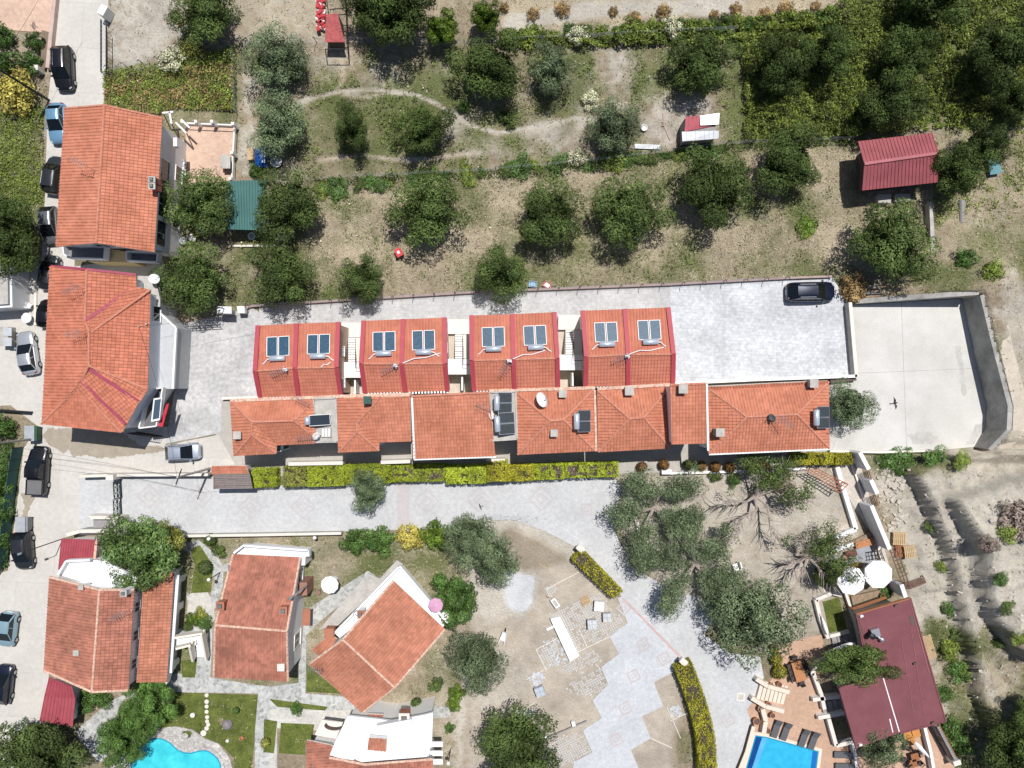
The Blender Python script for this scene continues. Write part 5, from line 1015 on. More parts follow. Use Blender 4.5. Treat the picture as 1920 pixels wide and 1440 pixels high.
for t in np.linspace(0, 1, 9):
    a = (1282 + 46 * math.sin(t * 1.75), 1249 + 205 * t); wd = 17
    tx, ty = 46 * 1.75 * math.cos(t * 1.75), 205; L_ = math.hypot(tx, ty); o1.append((a[0] + ty / L_ * wd, a[1] - tx / L_ * wd)); o2.append((a[0] - ty / L_ * wd, a[1] + tx / L_ * wd))
hedge('clipped_hedge', o1 + o2[::-1], 1.6, L_YGREEN, 'curved yellow hedge bordering the plaza', None, 2, 33, 60)
for k, (x0, x1, lb) in enumerate(((1487, 1507, 'ragged golden bush first in the short hedge row'), (1508, 1535, 'golden clipped cube second in the short hedge row'), (1537, 1563, 'golden clipped cube third in the short hedge row'), (1566, 1599, 'widest golden clipped cube at the corner wall'))):
    hedge('clipped_hedge', [(x0, 851), (x1, 850), (x1, 871), (x0, 872)], 1.3, L_YGREEN, lb, 'golden clipped cubes', 0, 40 + k, 60)
def ball(px, py, rpx, m, label, group, h=1.3, name='topiary'):
    c = P(px, py, h * .7); rg = np.random.default_rng(int(px)); n = 700; d = rg.normal(size=(n, 3)); d /= np.linalg.norm(d, axis=1, keepdims=True); r = rpx * S
    p = d * np.array([r, r, h / 2]) * (0.85 + .2 * rg.random(n))[:, None] + np.array([0, 0, h / 2])
    root = thing(name, label, 'topiary', (c.x, c.y, 0), group); o = bpy.data.objects.new('foliage', leaf_mesh('foliage', p, d + rg.normal(size=(n, 3)) * .3, np.full(n, .16), .45, rg.random(n), m, 5)); C.objects.link(o); o.parent = root
    MB().lathe([(r * .25, 0), (r * .8, h * .25), (r * .9, h * .5), (r * .6, h * .85), (.05, h * .93)], (c.x, c.y, 0), 10).build('woody_core', mat('hedge_core', (0.06, 0.05, 0.025), 0.95), root)
for k, (x, y) in enumerate(((1205, 876), (1246, 872), (1292, 872), (1316, 874), (1343, 876), (1370, 877), (1410, 878), (1437, 876))):
    ball(x, y, 10, L_BROWNF if k != 2 else L_DARK, 'russet domed shrub, ' + ['closest to the hedge end', 'second in the row beside the white planter', 'third in deep shade', 'fourth in deep shade', 'fifth in deep shade', 'sixth in deep shade', 'seventh catching sun', 'last before the golden cubes'][k], 'russet domed shrubs along the shaded row')
for x, y, r, lb in ((1452, 1219, 8, 'smallest ball of the triple topiary'), (1457, 1238, 12, 'middle ball of the triple topiary'), (1463, 1262, 14, 'largest ball of the triple topiary')): ball(x, y, r, L_YGREEN, lb, 'golden topiary balls by the pool terrace', 1.2)
for x, y, r, lb in ((362, 1317, 8, 'on the strip lawn'),): pass
ball(441, 1334, 6, L_GREEN, 'small cone shrub on the pool lawn', None, 0.9); ball(496, 1395, 9, L_GOLD, 'round shrub at the corner of the narrow lawn', None, 1.1)
ball(780, 1323, 11, L_GREEN, 'round dark standard shrub beside the white terrace villa', None, 1.6); ball(382, 1065, 14, L_GREEN, 'round box bush beside the curved path', None, 1.3); ball(392, 1013, 12, L_GREEN, 'round box bush at the start of the curved path', None, 1.2)
# ---------------------------------------------------------------- shrubs
for a in ((10, 72, 24, 'green', 'round citrus bush at the frame edge below the tiled court', 1.5), (67, 80, 17, 'green', 'small citrus bush beside the garden fence', 1.4), (58, 120, 22, 'green', 'bright citrus bush by the gate pillar', 1.5), (8, 122, 24, 'green', 'lower citrus bush at the frame edge', 1.5),
          (38, 172, 42, 'bloom', 'large yellow flowering bush beside the road wall', 1.8), (8, 800, 24, 'green', 'green bush beside the dumpster', 1.6), (4, 905, 24, 'green', 'garden bush at frame edge beside the pickup', 1.6), (5, 960, 26, 'green', 'garden bush beside the lower dumpster', 1.6), (2, 1010, 22, 'green', 'garden bush beside the dark hatchback', 1.6),
          (170, 1308, 22, 'green', 'green bush below the villa eave', 1.0), (146, 1332, 14, 'green', 'dark bush beside the crimson shed', 1.1), (195, 1312, 18, 'green', 'green bush by the slate path', 1.0),
          (668, 1013, 27, 'green', 'green hedge bush along the driveway garden edge', 1.2), (712, 1012, 28, 'green', 'second green hedge bush along the driveway garden edge', 1.2), (770, 1008, 26, 'bloom', 'cream flowering bush along the driveway', 1.2), (820, 1005, 30, 'lime', 'bright green bush beside the grey olive', 1.4),
          (412, 1033, 15, 'olive', 'spiky agave plant by the slate path', 0.7), (362, 1160, 15, 'lime', 'light shrub in the planted bed', .9), (385, 1170, 15, 'green', 'green shrub in the planted bed', .9), (352, 1175, 12, 'olive', 'grey shrub in the planted bed', .8), (376, 1150, 12, 'gold', 'golden shrub in the planted bed', .8),
          (330, 1072, 13, 'green', 'palm like plant at the villa corner', .9), (556, 1330, 13, 'green', 'spiky plant beside the slate path', .8), (858, 1300, 17, 'lime', 'bright shrub below the grey olive', 1.0), (850, 1320, 14, 'lime', 'small bright shrub at the garden fence', .9), (843, 1366, 10, 'green', 'small shrub by the garden lamp', .8),
          (817, 1284, 16, 'olive', 'wispy shrub in the dry garden', .8), (952, 225, 18, 'olive', 'dark low shrub by the meadow path', .9), (868, 200, 14, 'green', 'low green shrub below the large meadow olive', .9), (1082, 297, 20, 'flower', 'white flowering bush on the fence line', 1.0), (1108, 190, 20, 'flower', 'pale shrub in the meadow', .9),
          (1085, 68, 22, 'flower', 'cream elder bush on the field edge', 1.2), (1258, 52, 22, 'flower', 'cream elder bush beside the thicket', 1.2), (995, 70, 25, 'bramble', 'dark scrub on the field edge', 1.0), (1190, 58, 26, 'bramble', 'dark scrub between elder bushes', 1.1),
          (325, 112, 28, 'flower', 'pale flowering bush at the weedy lot corner', 1.2), (360, 85, 26, 'gold', 'yellow green bush at the weedy lot corner', 1.2), (480, 322, 14, 'green', 'small dark bush beside the blue tarpaulin', 1.0),
          (1515, 425, 22, 'lime', 'bright weed clump in the dry grove', .5), (1690, 505, 14, 'olive', 'scrub by the timber pile', .8), (1598, 540, 28, 'reed', 'brown bush over the black sedan bonnet', 1.3), (1790, 490, 20, 'green', 'green bush on the bank', .9), (1830, 515, 22, 'bramble', 'scrubby bush above the retaining wall', .8),
          (1690, 866, 30, 'green', 'green scrub below the platform edge', .6), (1740, 862, 26, 'green', 'second green scrub below the platform edge', .6), (1660, 862, 16, 'green', 'small green scrub beside the corner wall', .6), (1770, 858, 18, 'bramble', 'low scrub below the platform corner', .5),
          (1850, 955, 38, 'twig', 'dead grey thicket on the gully slope', .9), (1830, 975, 24, 'bramble', 'green patch in the dead thicket', .7), (1790, 1000, 18, 'twig', 'brown scrub in the gully', .6), (1775, 1215, 20, 'bramble', 'scrub patch beside the bar roof', .7), (1795, 1255, 24, 'green', 'green scrub in the gully', .8), (1770, 1300, 18, 'green', 'weeds along the bar wall', .7),
          (1780, 1365, 24, 'green', 'tall weeds below the bar corner', .8), (1800, 1395, 22, 'green', 'weeds beside the wooden fence', .8), 
          (1340, 893, 13, 'olive', 'grey shrub by the sandy garden edge', .9), (1465, 905, 24, 'twig', 'brown bush by the pot row', .9), (1375, 900, 14, 'green', 'small green shrub in the sandy garden', .9), (1660, 1112, 13, 'green', 'leafy plant in the flower bed by the parasols', .7)):
    bush(a[0], a[1], a[2], a[3], a[4], None, 'shrub', a[5])
for k, x in enumerate(range(945, 1560, 48)):
    if k in (3, 7): continue
    bush(x + (k * 37 % 15), 14 + (k * 13 % 22) - (x - 945) * .01, 10 + k % 4 * 3, 'reed', 'tuft of tawny reed on the straw field', 'tawny reeds on the straw field', 'reed_tuft', .8, 'plant')
# weedy fence line between meadow and grove
k = 0
for x in list(range(600, 1380, 34)):
    y = 345 - (x - 560) * .085 - (x > 1100) * 6; k += 1
    bush(x + (k * 31 % 19) - 9, y + 1 + (k * 29 % 15), 9 + (k * 7 % 5) * 4, ('green', 'bramble', 'green', 'olive')[k % 4], 'weedy shrub along the wire fence between meadow and grove', 'weeds along the meadow fence', 'fence_shrub', .5, ex=.75 + (k * 11 % 5) * .16)
k = 0
for x in list(range(1275, 1570, 22)) + list(range(950, 1270, 30)):
    k += 1; bush(x, 72 - (x - 950) * .06 + (k * 17 % 14) - 8, 15, ('bramble', 'green', 'olive')[k % 3], 'scrub in the tangled hedge below the straw field', 'tangled hedge below the straw field', 'hedge_shrub', 1.0)
# ---------------------------------------------------------------- stuff: grass, brambles, stones
def grass():
    rg = np.random.default_rng(5); N = 190000
    X = rg.uniform(-57, 57, N); Y = rg.uniform(-43, 43, N); pav = np.zeros(N, bool)
    for q in PAVED: pav |= inside(q, X, Y) | (segdist(q, X, Y) < 0.15)
    g, s, p, d = covers(X, Y); u = rg.random(N); nz = fbm(X, Y, 1.6, 90, 4); dens = np.clip((g * 1.0 + s * .55 - p * .5 - d) * 0.8 + (nz - .5) * 2.4, 0, 1) * (1 - np.clip(d, 0, 1))
    k = (~pav) & (u < dens); X = X[k]; Y = Y[k]; gg = g[k]; ss = s[k]; n = len(X)
    z = gz[np.clip(((Y - GY0) / GD).round().astype(int), 0, ny - 1), np.clip(((X - GX0) / GD).round().astype(int), 0, nx - 1)]
    isg = rg.random(n) < gg / (gg + ss * 0.9 + .01)
    for nm, sel, m, sz in (('meadow_grass', isg, leafmat('meadow_blade', (0.085, 0.11, 0.03), (0.26, 0.27, 0.12), 0.7), .2), ('dry_grass', ~isg, leafmat('straw_blade', (0.2, 0.15, 0.085), (0.64, 0.56, 0.41), 0.8), .2)):
        x = np.repeat(X[sel], 2); y = np.repeat(Y[sel], 2); zz = np.repeat(z[sel], 2); m_ = len(x)
        c = np.stack([x + rg.normal(size=m_) * .09, y + rg.normal(size=m_) * .09, zz + .03 + rg.random(m_) * (.06 + .42 * np.clip(fbm(x, y, .9, 94, 4) - .38, 0, 1))], 1); nn = rg.normal(size=(m_, 3)) + np.array([0, 0, .7])
        o = bpy.data.objects.new(nm, leaf_mesh(nm, c, nn, sz * (.5 + rg.random(m_)), .3, np.clip(fbm(x, y, .7, 93) * 1.5 - .25, 0, 1), m, 8)); C.objects.link(o); o['kind'] = 'stuff'
grass()
def lawn_blades():
    rg = np.random.default_rng(15); P_ = []
    for q in LAWNS:
        pts = PL(q, 0); xs = [p.x for p in pts]; ys = [p.y for p in pts]; n = int((max(xs) - min(xs)) * (max(ys) - min(ys)) * 130); X = rg.uniform(min(xs), max(xs), n); Y = rg.uniform(min(ys), max(ys), n); k = inside(pts, X, Y); P_.append(np.stack([X[k], Y[k]], 1))
    p = np.concatenate(P_); n = len(p); c = np.column_stack([p, .05 + .03 * rg.random(n)])
    o = bpy.data.objects.new('lawn_grass', leaf_mesh('lawn_grass', c, rg.normal(size=(n, 3)) + [0, 0, 1.2], np.full(n, .12), .35, np.clip(fbm(p[:, 0], p[:, 1], .6, 97) * 1.6 - .3, 0, 1), leafmat('lawn_blade', (0.06, 0.085, 0.012), (0.16, 0.19, 0.04), .7), 9)); C.objects.link(o); o['kind'] = 'stuff'
lawn_blades()
def daisies():
    rg = np.random.default_rng(25); N = 2600; X = rg.uniform(-57, 57, N); Y = rg.uniform(-2, 42, N); g, s, p, d = covers(X, Y); k = (rg.random(N) < np.clip(fbm(X, Y, .25, 99) * 3 - 1.35, 0, 1)) & (g > .2) & (d < .2)
    for q in PAVED: k &= ~inside(q, X, Y)
    X, Y = X[k], Y[k]; n = len(X); o = bpy.data.objects.new('wild_flowers', leaf_mesh('wild_flowers', np.stack([X, Y, .2 + .25 * rg.random(n)], 1), rg.normal(size=(n, 3)) * .3 + [0, 0, 1], .1 + .14 * rg.random(n), .9, rg.random(n), L_FLOWER, 4)); C.objects.link(o); o['kind'] = 'stuff'
daisies()
def thicket(name, px, hgt, N, m, seed, leaf=.19, cut=0.0, cover=None, aspect=.55):
    N = int(N * 1.35)
    rg = np.random.default_rng(seed); q = w2(px); xs = [a for a, b in q]; ys = [b for a, b in q]; X = rg.uniform(min(xs), max(xs), N); Y = rg.uniform(min(ys), max(ys), N); k = inside(q, X, Y); X = X[k]; Y = Y[k]
    nz = fbm(X, Y, .55, seed, 5); nz2 = fbm(X, Y, 1.7, seed + 9, 3); top = hgt * np.clip((nz - .3) * 1.9 + (nz2 - .5) * 1.3 + .15, .05, 1.4); Z = top * (.55 + .5 * rg.random(len(X)) ** .5)
    if cut:
        g_, s_, p_, d_ = covers(X, Y); k = (top > cut * hgt) & (rg.random(len(X)) < (g_ if cover == 'g' else s_ - .6 * g_) * 1.3 - p_ * .8)
        for Q in PAVED: k &= ~inside(Q, X, Y)
        X, Y, Z, nz = X[k], Y[k], Z[k], nz[k]
        Z = Z + gz[np.clip(((Y - GY0) / GD).round().astype(int), 0, ny - 1), np.clip(((X - GX0) / GD).round().astype(int), 0, nx - 1)]
    n = rg.normal(size=(len(X), 3)) * .7 + np.array([0, 0, .7])
    o = bpy.data.objects.new(name, leaf_mesh(name, np.stack([X, Y, Z], 1), n, leaf * (.6 + .8 * rg.random(len(X))), aspect, np.clip(fbm(X, Y, 1.2, seed + 3) * 2 - .5, 0, 1), m, seed)); C.objects.link(o); o['kind'] = 'stuff'
thicket('bramble_thicket', rough([(1385, 70), (1560, 20), (1640, -40), (1960, -40), (1960, 240), (1750, 245), (1600, 262), (1395, 268)], 9, 16, 3), 1.5, 95000, L_BRAM, 71)
thicket('weed_patch', [(196, 135), (330, 115), (445, 85), (445, 210), (320, 205), (300, 215), (196, 200)], .6, 9000, L_BRAM, 72, .2)
thicket('dry_weeds', [(196, 150), (330, 130), (440, 120), (440, 208), (320, 206), (300, 218), (196, 205)], .6, 3200, L_STRAW, 79, .2)
thicket('weed_patch', [(-40, 215), (82, 200), (84, 380), (-40, 400)], .35, 7000, L_BRAM, 73, .18)
thicket('weed_patch', [(1745, 240), (1960, 240), (1960, 500), (1850, 530), (1750, 540)], .6, 12000, L_BRAM, 74, .18)
L_PALESTRAW = leafmat('pale_straw', (.3, .24, .15), (.68, .61, .47), .8)
thicket('meadow_weeds', [(450, 85), (880, 80), (1380, 65), (1380, 265), (900, 320), (450, 340)], .55, 60000, leafmat('meadow_weed', (.055, .095, .016), (.21, .265, .075), .7), 80, .16, .62, 'g')
thicket('straw_clumps', [(570, 335), (1250, 285), (1745, 260), (1740, 520), (1255, 525), (580, 560)], .4, 80000, L_PALESTRAW, 81, .13, .5, 's', .2)
thicket('grove_weeds', [(430, 340), (1250, 285), (1745, 260), (1740, 520), (1255, 528), (430, 575)], .4, 46000, leafmat('meadow_weed', (.055, .095, .016), (.21, .265, .075), .7), 83, .16, .6, 'g')
thicket('slope_weeds', [(1640, 850), (1920, 850), (1920, 1440), (1780, 1440), (1700, 1110)], .4, 30000, leafmat('slope_weed', (.06, .085, .02), (.2, .21, .08), .7), 84, .17, .75, 'g')
thicket('garden_weeds', [(420, 1005), (880, 1005), (880, 1330), (590, 1330), (590, 1170), (720, 1030)], .3, 16000, leafmat('meadow_weed', (.055, .095, .016), (.21, .265, .075), .7), 85, .15, .55, 'g')
thicket('fence_weeds', [(590, 336), (880, 322), (1120, 304), (1370, 268), (1600, 262), (1600, 270), (1370, 284), (1120, 322), (880, 338), (600, 350)], .7, 16000, L_DARK, 77, .2)
thicket('fence_weeds', [(940, 62), (1110, 66), (1270, 48), (1380, 42), (1560, 20), (1560, 50), (1380, 80), (1100, 92), (940, 88)], 1.3, 22000, L_BRAM, 78, .22)
thicket('ivy_patch', [(-40, 820), (28, 830), (20, 1060), (-40, 1080)], .9, 7000, L_GREEN, 75, .22)
def rubble(name, px, N, size, m, seed, zadd=0.0, flat=.6):
    rg = np.random.default_rng(seed); q = w2(px); xs = [a for a, b in q]; ys = [b for a, b in q]; mb = MB(); k = 0
    while k < N:
        x = rg.uniform(min(xs), max(xs)); y = rg.uniform(min(ys), max(ys))
        if not inside(q, np.array([x]), np.array([y]))[0]: continue
        s_ = size * rg.uniform(.4, 1.3); v = [(x + s_ * rg.normal() * .35 + s_ * a, y + s_ * rg.normal() * .2 + s_ * b, gh(x, y) + zadd + s_ * flat * (c + .35 + rg.normal() * .12)) for c in (-.5, .5) for a, b in ((-.5, -.4), (.5, -.5), (.45, .5), (-.5, .4))]
        mb.add(v, [(3, 2, 1, 0), (4, 5, 6, 7), (0, 1, 5, 4), (1, 2, 6, 5), (2, 3, 7, 6), (3, 0, 4, 7)]); k += 1
    mb.build(name, m, kind='stuff')
M_ROCK = mat('pale_rock', (0.46, 0.42, 0.36), 0.95, var=0.2, scale=2)
rubble('stones', [(1640, 860), (1690, 870), (1700, 980), (1660, 1000)], 110, .3, M_ROCK, 1); rubble('stones', [(1690, 900), (1920, 860), (1920, 1420), (1840, 1420), (1720, 1120)], 420, .13, M_ROCK, 2); rubble('stones', [(1855, 560), (1920, 520), (1920, 860), (1880, 850)], 120, .12, M_ROCK, 3)
M_CLOD = mat('soil_clod', (.46, .42, .36), .95, var=.3, scale=2, fine=.2)
for k, (a, b, c, d) in enumerate((((1690, 900), (1722, 915), (1755, 1000), (1735, 1010)), ((1738, 1000), (1758, 995), (1786, 1120), (1768, 1130)), ((1768, 1120), (1790, 1110), (1818, 1270), (1795, 1280)), ((1772, 930), (1795, 925), (1828, 1080), (1808, 1090)), ((1812, 1080), (1832, 1075), (1885, 1190), (1860, 1195)), ((1855, 560), (1870, 555), (1915, 720), (1895, 730)))): rubble('soil_clods', [a, b, c, d], 26, .2, M_CLOD, 40 + k, -.1, .5)
for k, (x, y, r) in enumerate(((1741, 985, 15), (1762, 1060, 14), (1776, 1140, 16), (1788, 1190, 14), (1806, 1255, 17), (1813, 1060, 14), (1826, 1110, 15), (1850, 1165, 16), (1880, 1195, 15), (1842, 1190, 13))): bush(x, y, r, ('olive', 'bramble', 'green')[k % 3], 'dark scrub rooted along an eroded gully step', 'scrub along the gully steps', 'gully_shrub', .55)
rubble('setts', [(895, 966), (960, 963), (1030, 975), (1035, 985), (960, 974), (900, 974)], 230, .2, mat('grey_sett', (0.4, 0.41, 0.42), .9, var=.2), 4, .06); rubble('setts', [(1050, 996), (1078, 1005), (1082, 1012), (1060, 1002)], 40, .16, mat('grey_sett', (0.4, 0.41, 0.42), .9), 5, .06)
for k, q in enumerate(([(1018, 1202), (1048, 1192), (1068, 1240), (1030, 1250)], [(1256, 1326), (1274, 1322), (1278, 1340), (1258, 1345)], [(988, 1268), (1016, 1256), (1024, 1275), (1000, 1290)], [(975, 1335), (1000, 1330), (1000, 1342)])): rubble('paver_offcuts', q, 90, .16, mat('paver_grey', (0.5, 0.51, 0.53), .9, var=.15), 6 + k)
# ---------------------------------------------------------------- cars
M_TYRE = mat('tyre_rubber', (0.012, 0.012, 0.012), 0.85, var=0); M_RIM = mat('alloy_rim', (0.45, 0.46, 0.48), 0.35, 0.8, var=0)
M_CGLASS = mat('car_glass', (0.006, 0.008, 0.01), 0.06, var=0, spec=0.6); M_LAMP = mat('lamp_glass', (0.4, 0.42, 0.45), 0.15, var=0); M_TAIL = mat('tail_lamp_red', (0.25, 0.008, 0.01), 0.3, var=0)
M_PLASTIC = mat('black_plastic', (0.02, 0.02, 0.021), 0.6, var=0)
def paint(n, c, me=0.3): return mat('car_paint_' + n, c, 0.32, me, var=0, spec=0.5, coat=0.7)
def car(label, px, py, head, L, W, m, kind='hatch', z=0.02, scale_h=1.0):
    """head: heading in degrees (0 = photo's right edge, 90 = its top)"""
    root = thing('parked_car', label, 'car', (0, 0, 0), 'cars parked in the street and yards'); h2 = L / 2
    K = {'hatch': (-.30, -.02, .30, .47, .9, 1.48), 'sedan': (-.20, .04, .27, .41, .88, 1.42), 'suv': (-.27, -.06, .33, .47, 1.02, 1.68), 'pickup': (-.24, -.07, .10, .15, 1.05, 1.72)}[kind]
    # x forward = +; stations measured from the nose backwards
    wb, rf, rr, rb, belt, roofz = K; X = lambda f: -f * L
    st = [(-.5, .55, .52), (-.493, .7, .6), (-.475, .83, .68), (-.44, .92, .75), (-.37, .98, .82), (-.26, 1, belt - .02), (-.1, 1, belt), (.1, 1, belt), (.3, .99, belt), (.41, .965, belt - (.02 if kind != 'sedan' else .03)), (.46, .9, belt - .05), (.488, .8, belt - .12), (.5, .66, belt - .26)]
    v = []; f = []; NP = 11
    for s, wf, zt in st:
        w_ = W / 2 * wf
        for y, zz in ((-w_ * .94, .22), (-w_, .45), (-w_ * .99, zt * .86), (-w_ * .93, zt * .97), (-w_ * .62, zt + .01), (0, zt + .035), (w_ * .62, zt + .01), (w_ * .93, zt * .97), (w_ * .99, zt * .86), (w_, .45), (w_ * .94, .22)): v.append((X(s), y, zz))
    for i in range(len(st) - 1):
        for k in range(NP): a, b = i * NP + k, i * NP + (k + 1) % NP; f.append((a, b, b + NP, a + NP))
    f.append(tuple(range(NP - 1, -1, -1))); f.append(tuple((len(st) - 1) * NP + k for k in range(NP)))
    body = mesh_obj('body', v, f, m, root, True)
    wt, wbz = W * .36, W * .455
    A = [Vector((X(wb), s * wbz * .95, belt + .01)) for s in (-1, 1)]; B = [Vector((X(rf), s * wt, roofz)) for s in (-1, 1)]; D = [Vector((X(rr), s * wt, roofz - .02)) for s in (-1, 1)]; E_ = [Vector((X(rb), s * wbz * .93, belt + .01)) for s in (-1, 1)]
    def quad(name, q, mm): return mesh_obj(name, [tuple(p) for p in q], [(0, 1, 2, 3)], mm, root)
    up = Vector((0, 0, .012))
    gl = MB(); gl.add(A + B + D + E_, [(0, 2, 3, 1), (4, 6, 7, 5), (0, 6, 4, 2), (1, 3, 5, 7), (0, 1, 7, 6)]); gl.build('side_window', M_CGLASS, root)
    def ins(q, k): c = sum(q, Vector()) / 4; return [c + (p - c) * k for p in q]
    nw = Vector((.02, 0, .015)); quad('windscreen', [p + nw for p in ins([A[0], B[0], B[1], A[1]], .93)], M_CGLASS); quad('rear_window', [p + Vector((-.02, 0, .015)) for p in ins([D[0], E_[0], E_[1], D[1]], .9)], M_CGLASS)
    rm = MB(); rv = []; n = 6; 
    for i in range(n + 1):
        t = i / n; p = B[0].lerp(D[0], t); zc = .05 * math.sin(math.pi * t) + .03
        for y, dz in ((-1, -.03), (-.97, .02), (-.5, zc * .8 + .02), (0, zc + .02), (.5, zc * .8 + .02), (.97, .02), (1, -.03)): rv.append((p.x + (.05 if i == 0 else -.05 if i == n else 0), y * (wt + .015), p.z + dz))
    rfc = [(i * 7 + k, i * 7 + k + 1, (i + 1) * 7 + k + 1, (i + 1) * 7 + k) for i in range(n) for k in range(6)]; mesh_obj('roof', rv, rfc, m, root, True)
    for s in (0, 1):
        pm = MB(); pm.tube([A[s], B[s]], .045, 5); pm.tube([D[s], E_[s]], .07 if kind != 'sedan' else .05, 5); pm.tube([B[s], D[s]], .04, 5); pm.tube([A[s].lerp(E_[s], .5) + up, B[s].lerp(D[s], .5)], .04, 5); pm.build('pillar', m, root)
        y = (1 if s else -1)
        MB().beam((X(-.472), y * W * .30, .67), (X(-.435), y * W * .43, .70), .12, .10).build('headlight', M_LAMP, root); MB().beam((X(.478), y * W * .3, belt - .13), (X(.45), y * W * .43, belt - .1), .1, .14).build('tail_light', M_TAIL, root)
        MB().box((X(wb + .06), y * (W * .5 + .06), belt + .05), (.16, .2, .13)).build('mirror', m, root)
        for fx in (-.31, .29):
            wm = MB(); b0 = []; ring = MB(); ring.tube([(X(fx), y * (W / 2 - .2), .32), (X(fx), y * (W / 2 + .012), .32)], .325, 18); o = ring.build('wheel', M_TYRE, root)
            r2 = MB(); r2.tube([(X(fx), y * (W / 2 - .05), .32), (X(fx), y * (W / 2 + .03), .32)], .21, 12); r2.build('rim', M_RIM, o)
    MB().box((X(-.497), 0, .48), (.06, W * .55, .13)).build('grille', M_PLASTIC, root); MB().box((X(.503), 0, .55), (.04, .5, .12)).build('number_plate', M_WHITEP, root)
    if kind in ('suv',):
        for y in (-1, 1): MB().tube([(X(rf + .04), y * wt * .9, roofz + .09), (X(rr - .03), y * wt * .9, roofz + .09)], .03, 5).build('roof_rail', M_STEEL, root)
    if kind == 'pickup':
        MB().box((X(.33), 0, belt + .02), (L * .29, W * .8, .03)).build('load_bed', mat('bed_liner', (.14, .14, .145), .7), root)
        for y in (-1, 1): MB().box((X(.33), y * W * .43, belt + .07), (L * .32, .09, .12)).build('bed_rail', m, root)
        MB().box((X(.478), 0, belt + .05), (.08, W * .84, .14)).build('tailgate', m, root)
    p = P(px, py, 0.8); root.location = (p.x, p.y, z); root.rotation_euler = (0, 0, R(head)); return root
BLK = paint('black', (.008, .008, .01)); NAVY = paint('navy', (.008, .012, .03)); BLUE = paint('light_blue', (.17, .34, .5), .4); CHAR = paint('charcoal', (.028, .03, .034)); GREY = paint('grey', (.16, .17, .185), .5); SILV = paint('silver', (.55, .57, .6), .6); ICE = paint('ice_blue', (.3, .45, .52), .4)
car('black SUV parked on the pale lane beside the garden fence', 118, 127, -88, 4.5, 1.85, BLK, 'suv'); car('light blue sedan with dark roof glass beside the gabled house', 106, 230, -87, 4.2, 1.75, BLUE, 'sedan')
car('dark grey estate with rails below the light blue sedan', 101, 328, 82, 3.9, 1.75, CHAR, 'suv'); car('grey hatchback with shining windscreen below the dark grey estate', 92, 422, -86, 3.9, 1.7, GREY, 'hatch')
car('dark hatchback squeezed between roadside tree and hipped roof', 92, 511, 83, 3.6, 1.65, CHAR, 'hatch'); car('black hatchback half hidden under the broad hipped roof', 88, 588, 86, 2.9, 1.7, BLK, 'hatch')
car('silver sedan standing askew in front of the broad hipped house', 50, 662, 99, 4.45, 1.78, SILV, 'sedan'); car('black pickup truck beside the green netted garden', 70, 883, 87, 5.0, 1.9, BLK, 'pickup')
car('dark charcoal hatchback below the grey dumpster', 42, 1032, -86, 3.9, 1.8, CHAR, 'hatch'); car('ice blue hatchback cut by the frame edge', 12, 1181, -97, 3.55, 1.72, ICE, 'hatch'); car('navy estate cut by the frame edge lower down the road', 4, 1285, 84, 4.0, 1.75, NAVY, 'hatch')
car('dark car half hidden under the corner olive tree', 52, 1392, 70, 3.6, 1.7, CHAR, 'hatch'); car('silver hatchback turning out of the stamped yard', 342, 848, 3, 3.6, 1.7, paint('bluish_silver', (.45, .5, .58), .5), 'hatch'); car('black sedan parked along the pale parking lot wall', 1521, 547, 1, 4.95, 2.0, NAVY, 'suv')
# ---------------------------------------------------------------- solar water heaters
M_ABS = mat('absorber_glass', (.02, .05, .09), .42, .0, var=.2, scale=6, col2=(.03, .09, .15), spec=.22); M_ABSD = mat('dark_absorber', (.045, .055, .062), .45, 0, var=.15, scale=4, spec=.25)
def slope_frame(a, b, c):   # plane through three world points -> unit axes
    x = (b - a).normalized(); n = x.cross(c - a).normalized(); n = -n if n.z < 0 else n; return x, n.cross(x).normalized(), n
def heater(root_k, half, cx, cy, rail, tube_pts, label):
    k = root_k; a, b, c = DUP[k]; l_, r_ = (a, b) if half == 0 else (b, c); A, B, D = P(*l_[0], ZN), P(*r_[0], ZN), P(*l_[1], ZR); x, y, n = slope_frame(A, B, D); y = y if y.y > 0 else -y
    q = P(cx, cy, 5.85); d = (A - q).dot(n) / n.z; q = q + Vector((0, 0, d)) + n * .14
    root = thing('solar_water_heater', label, 'solar heater', q, 'solar heaters on the crimson trimmed roofs'); M = Matrix((x, y, n)).transposed()
    for s in (-1, 1):
        f = MB(); cc = q + x * s * .56
        for u, v, su, sv in ((-.49, 0, .06, 1.86), (.49, 0, .06, 1.86), (0, .93, 1.04, .06), (0, -.93, 1.04, .06)): f.box(cc + x * u + y * v + n * .02, (su, sv, .1), M=M)
        o = f.build('collector', M_WHITEP, root); MB().box(cc, (.94, 1.8, .05), M=M).build('absorber', M_ABS, o)
    t0 = q - y * 1.22 + n * .22; MB().tube([t0 - x * .74, t0 - x * .7, t0 + x * .7, t0 + x * .74], [.2, .27, .27, .2], 14).build('tank', M_ALU, root, True)
    MB().box(q - y * 1.0 + n * .05, (.9, .1, .16), M=M).build('bracket', M_STEEL, root)
    pp = [q + x * (u * .0) for u in (0,)]; s = -1 if rail < 0 else 1
    MB().tube([t0 + x * s * .72, t0 + x * s * 1.0 - y * .05 - n * .08, t0 + x * s * 1.25 - y * .3 - n * .17, t0 + x * s * 1.45 - y * .42 - n * .2], .05, 5).build('hose', M_WHITEP, root); return root
